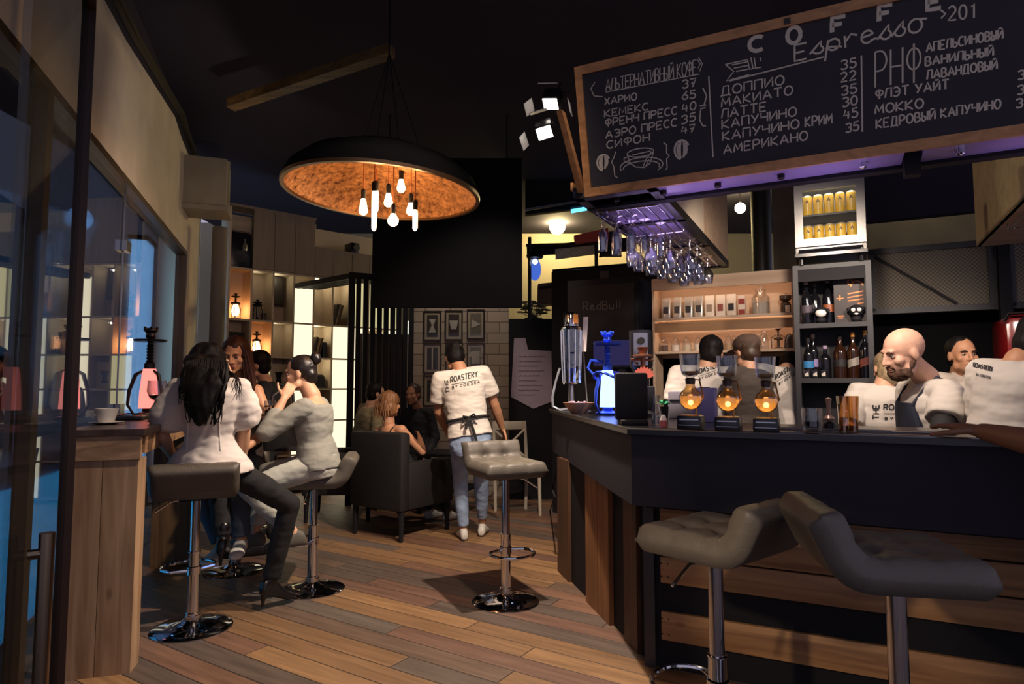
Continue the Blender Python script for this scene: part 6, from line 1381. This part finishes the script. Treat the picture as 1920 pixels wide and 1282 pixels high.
    info = dict(t=t, head=head, f=f, u=hu, r=hr, s=s, c7=c7, U=U, S=S_, F=Fc, arm=arm, leg=leg, shirt=shirt, bvh=BVHTree.FromPolygons(*me_w), pel=pel, ring=ring, k=k)
    if hair: hair(info)
    return info
def hair_cap(i, mat, name='hair', grow=1.0, back=.0, low=0.0, vox=.008, wr=.006):
    c, f, u, r, s = i['head'], i['f'], i['u'], i['r'], i['s']; mb = MB()
    mb.ell(c + (u * (.038) - f * (.024 + back)) * s, r * .086 * s * grow, f * .098 * s * grow, u * .092 * s * grow)
    mb.ell(c + (u * (-.02 - low) - f * (.045 + back)) * s, r * .078 * s * grow, f * .068 * s, u * (.075 + low) * s)
    link(name, remesh(mb, vox, 3, (wr, 22, (1, 1, .5))), mat, i['t'], True, 0).data.shade_smooth()
def short_hair(mat): return lambda i: hair_cap(i, mat)
def strands(mb, rnd, roots, tips, mids, n, r0, wav, wf):
    for k in range(n):
        a = rnd.random(); b = rnd.random(); A = roots(a); C = tips(b, a); Bm = mids(a, b); ph = rnd.uniform(0, 6); pts = []
        sx = V((rnd.uniform(-1, 1), rnd.uniform(-1, 1), 0)).normalized()
        for j in range(13):
            q = j / 12; p = A * (1 - q) ** 2 + Bm * 2 * q * (1 - q) + C * q * q; p = p + sx * wav * q * math.sin(ph + wf * q); pts.append(p)
        mb.tube(pts, [r0 * (1 - .75 * (j / 12) ** 2) for j in range(13)], 5)
def tshirt_text(i, base0, base1, h, the=None, line=None, by=None):
    bv = i['bvh']
    def proj(px, py):
        d = ray(px, py).normalized(); loc, nn, idx, dist = bv.ray_cast(CAM, d)
        if loc is None: return None
        if nn.dot(d) > 0: nn = -nn
        return (loc, nn)
    x = MB(); sc_ = i['c7'].y / FPX
    ribbons(x, strokes('ROASTERY', base0, base1, h, h, .3), proj, 1.9 * sc_, .003, 2)
    if the: ribbons(x, strokes('THE', the[0], the[1], the[2], the[2], .35, (-1, 0)), proj, (1.3 if the[2] < 8 else 2.0) * sc_, .003, 2)
    if line: ribbons(x, [list(line)], proj, .9 * sc_, .003, 2)
    if by: ribbons(x, strokes('BY ODESSA', by[0], by[1], by[2], by[2], .75), proj, 1.1 * sc_, .003, 2)
    x.build('lettering', M('print_black', '#1a181a', .7), i['t'], True, 0)
rnd = random.Random(3)

# --- woman in the white peplum blouse, on the stool at the window counter
def hair_A(i):
    c, f, u, r, s = i['head'], i['f'], i['u'], i['r'], i['s']; mb = MB()
    mb.ell(c + (u * .036 - f * .020) * s, r * .092 * s, f * .104 * s, u * .098 * s)
    c0 = c - f * .05 + V((0, -.02, 0)); tip = P(374, 796, 3.26); m1 = P(382, 720, 3.30); m2 = P(372, 760, 3.26)
    mb.loft([(c0 + u * .05, V((.085, 0, 0)), V((0, .06, 0))), (P(388, 690, 3.38), V((.115, 0, 0)), V((0, .095, 0))), (m1, V((.125, 0, 0)), V((0, .065, 0))), (m2, V((.078, 0, 0)), V((0, .04, 0))), (tip, V((.026, 0, 0)), V((0, .02, 0)))], 18)
    hm = link('hair', remesh(mb, .009, 2, (.016, 16, (1, 1, .3))), HB, i['t'], True, 0); hm.data.shade_smooth()
    x = MB()
    strands(x, rnd, lambda a: P(350 + 75 * a, 672 + 12 * abs(a - .5), 3.34), lambda b, a: P(352 + 52 * a + 14 * (b - .5), 745 + 55 * b, 3.25), lambda a, b: P(340 + 92 * a, 715, 3.27), 90, .008, .026, 9)
    strands(x, rnd, lambda a: P(420 + 12 * a, 690 + 16 * a, 3.34), lambda b, a: P(430 + 28 * a, 725 + 32 * b, 3.26), lambda a, b: P(444 + 16 * b, 700, 3.30), 9, .0035, .014, 9)
    strands(x, rnd, lambda a: P(345 + 10 * a, 690, 3.34), lambda b, a: P(335 + 14 * a, 735 + 28 * b, 3.28), lambda a, b: P(338, 712, 3.3), 9, .004, .014, 9)
    x.build('loose_strands', HB, i['t'], True)
A = person('woman with long black hair in a white peplum blouse, seen from behind', P(392, 866, 3.52), P(394, 712, 3.46), P(396, 684, 3.54), 104, (.80, .50, -.12), s=.95,
           hands=(P(322, 852, 3.66), P(452, 868, 3.78)), elbows=((-.25, -.4, -.6), (.8, -.2, -.5)), feet=(P(418, 1010, 3.86), P(508, 1086, 3.86)), knees=(V((-.3, 1, .5)), V((.75, .6, .35))), top=CLW2, topn='blouse', sleeve=.46, sleeve_r=1.6, leg_s=1.14, wst=.9, bottom=CLB, shoes=SHB, heel=.07,
           hair=hair_A, hem=-.05, peplum=[(-.05, .225, .165), (-.03, .220, .16), (.02, .192, .138), (.08, .146, .110), (.13, .116, .092)], tight=1, pants_to=.97, toes=(None, V((.5, .8, 0))))
x = MB()
for px0, px1 in ((343, 350), (421, 414)):
    pl = []
    for j in range(14):
        d = ray(px0 + (px1 - px0) * j / 13 + 6 * math.sin(j / 13 * PI) * (1 if px0 < 390 else -1), 730 + 115 * j / 13).normalized(); h = A['bvh'].ray_cast(CAM, d)
        if h[0] is not None: pl.append(h[0] + h[1] * .002)
    if len(pl) > 2: x.tube(pl, .003, 5)
x.build('seam', M('seam_white', '#ded6d0', .8), A['t'], True)
# --- red haired woman facing the room
def hair_B(i):
    c, f, u, r, s = i['head'], i['f'], i['u'], i['r'], i['s']; mb = MB()
    mb.ell(c + (u * .040 - f * .026) * s, r * .088 * s, f * .098 * s, u * .094 * s)
    for sx, x0 in ((1, .075), (-1, .075)):
        a = c + (r * sx * .070 + u * .02 - f * .01) * s
        mb.loft([(a, r * .03 * s, f * .07 * s), (c + (r * sx * .085 - u * .12 - f * .03) * s, r * .035 * s, f * .065 * s), (c + (r * sx * .105 - u * .30 + f * .035) * s, r * .055 * s, f * .05 * s), (c + (r * sx * .10 - u * .52 + f * .07) * s, r * .045 * s, f * .03 * s), (c + (r * sx * .09 - u * .60 + f * .08) * s, r * .02 * s, f * .015 * s)], 14)
    mb.loft([(c + (u * .03 - f * .08) * s, r * .07 * s, f * .04 * s), (c + (-u * .15 - f * .09) * s, r * .09 * s, f * .04 * s), (c + (-u * .40 - f * .13) * s, r * .09 * s, f * .03 * s)], 14)
    link('hair', remesh(mb, .009, 3, (.010, 16, (1, 1, .25))), HBR, i['t'], True, 0).data.shade_smooth()
    x = MB()
    for sx in (-1, 1):
        strands(x, rnd, lambda a: c + (r * sx * (.035 + .05 * a) + u * (.09 - .05 * a) + f * .035) * s, lambda b, a: c + (r * sx * (.05 + .10 * a) - u * (.42 + .2 * b) + f * (.07 + .04 * b)) * s, lambda a, b: c + (r * sx * (.09 + .05 * a) - u * .12 + f * .05) * s, 26, .006, .010, 6)
    x.build('loose_strands', HBR, i['t'], True)
person('woman with long auburn hair and bare arms facing the room', P(452, 862, 4.40), P(450, 722, 4.42), P(441, 666, 4.28), -112, (.10, -.95, -.28), s=.96, skin=SK3,
       hands=(P(462, 838, 4.12), P(365, 800, 4.30)), elbows=((.6, .1, -.8), None), feet=(P(452, 1012, 4.02), P(418, 1022, 4.0)), knees=(V((.2, -1, .5)), V((-.4, -1, .5))), top=M('top_darkbrown', '#2a1a14', .8), tank=True, bottom=M('jeans_dark', '#3c4654', .85, bump=.2, bscale=22), shoes=SHW, hair=hair_B, eyes=True, brow='#4a2a1c', toes=(V((.2, -1, 0)), V((-.2, -1, 0))))
# --- woman behind her in black
person('person in black half hidden behind the auburn haired woman', P(500, 822, 5.05), P(498, 716, 5.05), P(482, 684, 5.0), 200, (-.95, -.2, -.1), s=.92, top=CLB, sleeve=.4, bottom=CLB, shoes=SHB, hair=short_hair(HB), vox=.011, feet=(V((-1.98, 5.05, .08)), V((-1.86, 5.12, .08))))
# --- woman with the bun
def hair_D(i):
    c, f, u, r, s = i['head'], i['f'], i['u'], i['r'], i['s']; mb = MB()
    mb.ell(c + (u * .036 - f * .026) * s, r * .084 * s, f * .098 * s, u * .092 * s); mb.ell(c + (-u * .02 - f * .07) * s, r * .066 * s, f * .05 * s, u * .07 * s)
    link('hair', remesh(mb, .007, 3, (.004, 30, (.4, 1, 1))), M('hair_dark', '#1a1312', .4), i['t'], True, 0).data.shade_smooth()
    mb = MB(); b = P(592, 672, c.y); mb.ell(b, V((.036, 0, 0)), V((0, .036, 0)), V((0, 0, .040))); mb.ell(b + V((-.012, 0, .02)), V((.02, 0, 0)), V((0, .025, 0)), V((0, 0, .022))); mb.cap(c + (u * .085 - f * .075) * s, .02, b, .026)
    link('hair_bun', remesh(mb, .006, 2, (.005, 40, (1, 1, 1))), M('hair_dark', '#1a1312', .4), i['t'], True, 0).data.shade_smooth()
person('woman with a hair bun drinking, in a grey off-shoulder sweater and pale trousers', P(598, 862, 4.10), P(588, 747, 4.10), P(562, 700, 4.10), 178, (-.97, -.05, -.16), s=.93,
       hands=(P(532, 748, 3.98), P(520, 780, 4.12)), elbows=((.3, -.5, -1), (-.1, .6, -1)), feet=(P(552, 1000, 3.98), P(478, 1000, 4.20)), knees=(V((-1, -.2, .7)), V((-1, .3, .6))), top=CLG, topn='sweater', sleeve=.78, off_shoulder=True, bottom=LTR, shoes=SHG, hair=hair_D, hem=-.07, curl=38, pants_to=.86,
       toes=(V((-.8, -.5, 0)), V((-1, .1, 0))), palm=((-.2, .9, .2), (-.2, -.9, .2)), eyes=True, vox=.008)
gl_ = thing('drinking_glass', 'tall glass of drink with a straw held by the woman with the bun', 'glass', P(505, 790, 4.05))
x = MB(); x.lathe([(0, 0), (.028, 0), (.034, .13), (.031, .13), (.026, .006), (0, .006)], n=20); x.build('glass', GLASS, gl_)
x = MB(); x.lathe([(0, .007), (.026, .007), (.030, .10), (0, .10)], n=18); x.build('drink', M('drink_brown', '#3a2016', .15), gl_)
x = MB(); x.tube([(.005, 0, .02), (.02, 0, .16), (.07, .0, .20)], .004, 6); x.build('straw', M('straw_white', '#cfc8c0', .5), gl_)
hb = thing('handbag', 'black shoulder bag hanging between the seated women', 'handbag', P(525, 845, 4.5))
x = MB(); x.loft([(V((0, 0, 0)), V((.13, 0, 0)), V((0, .05, 0))), (V((0, 0, .14)), V((.14, 0, 0)), V((0, .05, 0))), (V((.02, 0, .22)), V((.08, 0, 0)), V((0, .02, 0)))], 16, sup=3); x.build('body', CLB, hb)
x = MB(); x.tube([(-.10, 0, .15), (-.06, 0, .40), (.0, .0, .46), (.08, 0, .40), (.10, 0, .17)], .010, 6); x.build('strap', CLB, hb)
# --- blonde woman in the armchair
def hair_E(i):
    c, f, u, r, s = i['head'], i['f'], i['u'], i['r'], i['s']; mb = MB()
    mb.ell(c + (u * .035 - f * .02) * s, r * .098 * s, f * .105 * s, u * .095 * s); mb.ell(c + (-u * .05 - f * .035) * s, r * .108 * s, f * .085 * s, u * .085 * s)
    link('hair', remesh(mb, .008, 3, (.014, 22, (1, 1, .3))), HBL, i['t'], True, 0).data.shade_smooth()
    x = MB(); strands(x, rnd, lambda a: c + (r * (-.08 + .16 * a) - f * .10 + u * .03) * s, lambda b, a: c + (r * (-.11 + .22 * a) - f * (.06 + .05 * b) - u * (.09 + .06 * b)) * s, lambda a, b: c + (r * (-.12 + .24 * a) - f * .12 - u * .03) * s, 50, .007, .012, 6); x.build('loose_strands', HBL, i['t'], True)
E = person('blonde woman with bare shoulders sitting in the black armchair, seen from behind', V((-1.03, 5.90, .56)), P(728, 798, 5.84), P(732, 757, 5.88), 52, (.6, .78, -.1), s=.95, skin=SK3, hands=(P(700, 850, 6.2), P(787, 822, 6.02)), elbows=(None, (.7, -.5, -.9)), feet=(V((-.80, 6.42, .09)), V((-.62, 6.34, .09))), knees=(V((.5, .8, .8)), V((.6, .7, .8))), top=M('dress_dark', '#1c2422', .8), topn='top', tank=True, bottom=CLB, shoes=SHW, hair=hair_E, vox=.009)
x = MB()
for sg in (-1, 1):
    pts = []
    for q in (.30, .36, .42, .47): pts.append(E['pel'] + E['U'] * q * E['k'] - E['F'] * (.115 - max(0, q - .40) * .9) * .95 + E['S'] * sg * .085)
    x.tube(pts + [E['c7'] - E['U'] * .0 + E['S'] * sg * .085 + E['F'] * .03], .006, 6)
x.build('strap', CLB, E['t'], True)
person('dark haired person in a pale yellowish sweater beyond the blonde woman', V((-1.50, 6.72, .56)), P(694, 762, 6.64), P(705, 738, 6.66), 40, (.85, .5, -.2), s=.95, feet=(V((-1.12, 7.05, .085)), V((-1.02, 6.92, .085))), knees=(V((.6, .4, .8)),) * 2, top=M('sweater_yellow', '#8f8463', .9), topn='sweater', sleeve=.95, bottom=CLB, shoes=SHB, hair=short_hair(HB), vox=.012)
person('person in a dark jacket facing the blonde woman across the low table', P(782, 866, 7.22), P(784, 766, 7.24), P(774, 739, 7.14), -115, (-.35, -.9, -.1), s=.95, skin=SK2, feet=(V((-1.18, 6.98, .085)), V((-1.10, 6.84, .085))), knees=(V((-.5, -.8, .9)),) * 2, top=M('jacket_dark', '#1a1a1e', .8), topn='jacket', sleeve=.95, bottom=CLB, shoes=SHB, hair=short_hair(M('hair_brown', '#3a2618', .5)), vox=.012, eyes=False)
pf = thing('pouf', 'dark upholstered pouf under the person in the dark jacket', 'pouf', V((P(782, 866, 7.22).x, 7.24, 0)))
x = MB(); x.lathe([(0, .03), (.23, .03), (.25, .10), (.25, .30), (.22, .345), (0, .35)], n=24); x.build('cushion', AC, pf)
for k in range(4):
    x = MB(); x.cyl((.17 * math.cos(k * PI / 2), .17 * math.sin(k * PI / 2), 0), (.17 * math.cos(k * PI / 2), .17 * math.sin(k * PI / 2), .04), .015, 8); x.build('leg', BLACK, pf)
# --- the waiter
H = person('waiter with his back turned, white staff T-shirt, black apron and jeans', P(882, 818, 5.32), P(864, 694, 5.38), P(853, 671, 5.46), 98, (-.20, .85, -.62), s=1.0, male=True, skin=SK2, hands=(P(836, 804, 5.64), P(946, 815, 5.66)), elbows=((-.35, -.5, -.8), (.45, -.5, -.8)),
           feet=(F(868, 1013) + V((0, .04, .085)), F(904, 1004) + V((0, .04, .085))), top=CLW, topn='t_shirt', sleeve=.36, sleeve_r=1.12, bottom=DEN, shoes=SHW, hair=short_hair(HB), hem=.0, tight=2, vox=.008, toes=(V((-.25, 1, 0)), V((.1, 1, 0))))
tshirt_text(H, (845, 717), (895, 706), 10, ((843, 736), (840, 713), 6), ((847, 721), (896, 712)), ((848, 729), (899, 718), 5))
x = MB(); pel_, U_, S_, F_ = H['pel'], H['U'], H['S'], H['F']
zc0 = pel_ + U_ * .13 * H['k']
ringp = [zc0 + S_ * (.176 * math.cos(a)) + F_ * (.138 * math.sin(a)) for a in [2 * PI * j / 28 for j in range(28)]]
x.tube(ringp, .011, 6, True); bk0 = zc0 - F_ * .150
x.tube([bk0, bk0 + S_ * .04 + U_ * .02 - F_ * .02, bk0 + S_ * .065 - U_ * .02 - F_ * .015, bk0 + S_ * .02 - U_ * .015 - F_ * .01], .010, 6); x.tube([bk0, bk0 - S_ * .045 + U_ * .015 - F_ * .02, bk0 - S_ * .06 - U_ * .035 - F_ * .015, bk0 - S_ * .02 - U_ * .01 - F_ * .01], .010, 6)
x.tube([bk0, bk0 + S_ * .015 - U_ * .10 - F_ * .03, bk0 + S_ * .03 - U_ * .21 - F_ * .03], .012, 6); x.tube([bk0, bk0 - S_ * .035 - U_ * .06 - F_ * .025, bk0 - S_ * .04 - U_ * .09 - F_ * .025], .013, 6)
x.build('apron_tie', CLB, H['t'], True)
x = MB(); x.loft([(pel_ + U_ * (z * H['k']) + F_ * (.11 + .03 * (z < 0)), S_ * .13, F_ * .045) for z in (-.2, -.1, 0, .14)], 18, sup=3); x.build('apron', CLB, H['t'], True)
# --- three barmen at the back shelf
I_ = person('black haired barman in a white staff T-shirt facing the birch shelves', P(1316, 832, 4.42), P(1322, 690, 4.46), P(1333, 662, 4.50), 78, (.35, .9, -.25), s=.98, male=True, hands=(P(1306, 800, 4.62), P(1352, 770, 4.58)), elbows=((-.8, -.4, -.5), (.8, -.4, -.5)), top=CLW, topn='t_shirt', sleeve=.36, sleeve_r=1.15, bottom=CLB, shoes=SHB, hair=short_hair(HB))
tshirt_text(I_, (1306, 703), (1352, 687), 9, None, ((1309, 706), (1350, 692)), ((1311, 713), (1352, 699), 4.5))
def cap_hair(i):
    hair_cap(i, M('hair_brown', '#3a2618', .5))
    c, f, u, r, s = i['head'], i['f'], i['u'], i['r'], i['s']; mb = MB()
    mb.ell(c + (u * .062 - f * .018) * s, r * .096 * s, f * .112 * s, u * .072 * s); mb.ell(c + (u * .030 - f * .015) * s, r * .093 * s, f * .108 * s, u * .03 * s)
    mb.ell(c + (u * .04 + f * .12) * s, r * .065 * s, f * .06 * s, u * .008 * s)
    link('cap', remesh(mb, .007, 3, (.003, 30, (1, 1, 1))), M('cap_brown', '#4c3a30', .9, bump=.3, bscale=60), i['t'], True, 0).data.shade_smooth()
person('barman in a brown shirt and flat cap, between the siphons', P(1407, 832, 4.22), P(1405, 692, 4.26), P(1399, 660, 4.30), 122, (-.35, .92, -.22), s=.90, hands=(P(1384, 800, 4.46), P(1410, 800, 4.52)), elbows=((-.2, -.2, -1), (.2, -.2, -1)), top=CLBR, sleeve=.9, bottom=CLB, shoes=SHB, hair=cap_hair)
K_ = person('barman bending forward in a white staff T-shirt beside the bottle rack', P(1462, 826, 4.52), P(1474, 694, 4.66), P(1482, 690, 4.75), 88, (.1, .75, -.65), s=.95, male=True, hands=(P(1440, 780, 4.85), P(1490, 780, 4.85)), top=CLW, topn='t_shirt', sleeve=.36, sleeve_r=1.15, bottom=CLB, shoes=SHB, hair=short_hair(HB))
tshirt_text(K_, (1454, 712), (1492, 688), 9, ((1455, 728), (1452, 716), 6), ((1457, 715), (1492, 694)), ((1461, 722), (1494, 700), 4.5))
# --- bald barman and his colleagues at the right
def bald_beard(i):
    c, f, u, r, s = i['head'], i['f'], i['u'], i['r'], i['s']; mb = MB()
    mb.ell(c + (-u * .088 + f * .045) * s, r * .056 * s, f * .055 * s, u * .042 * s)
    for sx in (-1, 1): mb.cap(c + (r * sx * .066 + f * .0 - u * .035) * s, .010 * s, c + (r * sx * .045 + f * .04 - u * .09) * s, .026 * s, 10)
    mb.cap(c + (r * -.03 + f * .086 - u * .052) * s, .007 * s, c + (r * .03 + f * .086 - u * .052) * s, .007 * s, 8)
    link('beard', remesh(mb, .006, 2, (.005, 60, (1, 1, 1))), M('beard_brown', '#4a3020', .8, var=.3, vscale=60), i['t'], True, 0).data.shade_smooth()
Lb = person('bald bearded barman in a white T-shirt with apron, looking left and down', P(1768, 884, 3.46), P(1742, 714, 3.44), P(1694, 661, 3.38), 172, (-.97, .0, -.30), s=1.08, male=True, skin=skinm('skin_pink', '#cfa088'), hands=(P(1700, 862, 3.0), P(1690, 862, 3.5)), elbows=((-.3, -.4, -1), None), top=CLW, topn='t_shirt', sleeve=.27, sleeve_r=1.18, bottom=CLB, shoes=SHB, hair=bald_beard, eyes=True, brow='#5a3c28')
x = MB(); sh, el, wr = Lb['arm'][0]; x.cap(sh + (el - sh) * .42, .060, el, .052, 14); x.cap(el, .052, wr, .036, 14)
link('arm_cover', remesh(x, .008, 2), M('sleeve_black', '#1c1a1c', .8), Lb['t'], True, 0).data.shade_smooth()
x = MB(); pelL, UL, SL, FL, kL = Lb['pel'], Lb['U'], Lb['S'], Lb['F'], Lb['k']
x.loft([(pelL + UL * (z * kL) + FL * b, SL * a, FL * .03) for z, a, b in ((-.25, .16, .14), (0, .165, .14), (.2, .15, .13), (.36, .10, .135), (.40, .09, .13))], 18, sup=3); x.build('apron', NAVY, Lb['t'], True)
x = MB()
for sg in (-1, 1): x.tube([pelL + UL * .39 * kL + SL * sg * .085 + FL * .14, pelL + UL * .47 * kL + SL * sg * .10 + FL * .075, Lb['c7'] + SL * sg * .085 - UL * .0 + UL * .022, pelL + UL * .44 * kL + SL * sg * .05 - FL * .125], .010, 6)
x.build('apron_strap', NAVY, Lb['t'], True)
Mb = person('ash blonde colleague in a white staff T-shirt, back turned, left of the bald man', P(1652, 872, 3.90), P(1656, 724, 3.92), P(1664, 692, 3.96), 82, (.15, .9, -.3), s=.92, hands=(P(1625, 830, 4.0), P(1690, 840, 4.0)), top=CLW, topn='t_shirt', sleeve=.42, sleeve_r=1.15, bottom=CLB, shoes=SHB, hair=lambda i: hair_cap(i, HGB, low=.02))
tshirt_text(Mb, (1657, 768), (1738, 768), 10, ((1648, 786), (1648, 759), 11), ((1658, 775), (1740, 775)), ((1659, 787), (1738, 787), 5))
N_ = person('young dark haired barman in a pale polo shirt, in shade at the back', P(1800, 868, 4.18), P(1798, 708, 4.22), P(1804, 665, 4.14), -72, (-.12, -.98, -.06), s=.97, male=True, skin=SK2, top=M('polo_grey', '#b8aa9c', .85, bump=.2, bscale=14), topn='polo_shirt', sleeve=.38, bottom=CLB, shoes=SHB, hair=lambda i: hair_cap(i, HB, grow=.98, back=.004), eyes=True, brow='#1a1210')
x = MB()
for sg in (-1, 1): x.slab([N_['c7'] + N_['F'] * .075 + N_['S'] * sg * .005 - N_['U'] * .055, N_['c7'] + N_['F'] * .07 + N_['S'] * sg * .055 - N_['U'] * .03, N_['c7'] + N_['F'] * .01 + N_['S'] * sg * .085 + N_['U'] * .025, N_['c7'] + N_['F'] * .06 + N_['S'] * sg * .03 + N_['U'] * .01], N_['F'] * .012)
x.build('collar', M('collar_white', '#d8cfc6', .8), N_['t'], True, 0)
Or = person('barman in a white T-shirt leaning over the bar at the right edge of the photo', P(1872, 850, 2.86), P(1906, 680, 2.84), P(1955, 640, 2.82), 6, (.93, .0, -.35), s=.98, male=True, skin=SK3, hands=(P(1950, 850, 3.05), P(1945, 850, 2.64)), elbows=((.0, .3, -1), (-.1, -.1, -1)), top=CLW, topn='t_shirt', sleeve=.40, sleeve_r=1.2, bottom=JEB, shoes=SHB, hair=short_hair(HB), hem=.02)
tshirt_text(Or, (1826, 688), (1862, 697), 8, None, None, ((1832, 704), (1858, 710), 4))
# --- customer at the right edge, hand resting on the bar
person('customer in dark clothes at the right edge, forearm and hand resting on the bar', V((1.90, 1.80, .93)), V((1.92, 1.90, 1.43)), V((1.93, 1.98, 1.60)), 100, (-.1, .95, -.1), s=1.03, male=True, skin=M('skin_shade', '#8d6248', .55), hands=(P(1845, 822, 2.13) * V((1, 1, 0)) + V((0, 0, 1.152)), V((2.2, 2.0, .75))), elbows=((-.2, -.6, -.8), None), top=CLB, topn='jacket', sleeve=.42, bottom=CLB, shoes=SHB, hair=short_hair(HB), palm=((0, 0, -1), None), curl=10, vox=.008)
bpy.data.scenes.remove(TSC)
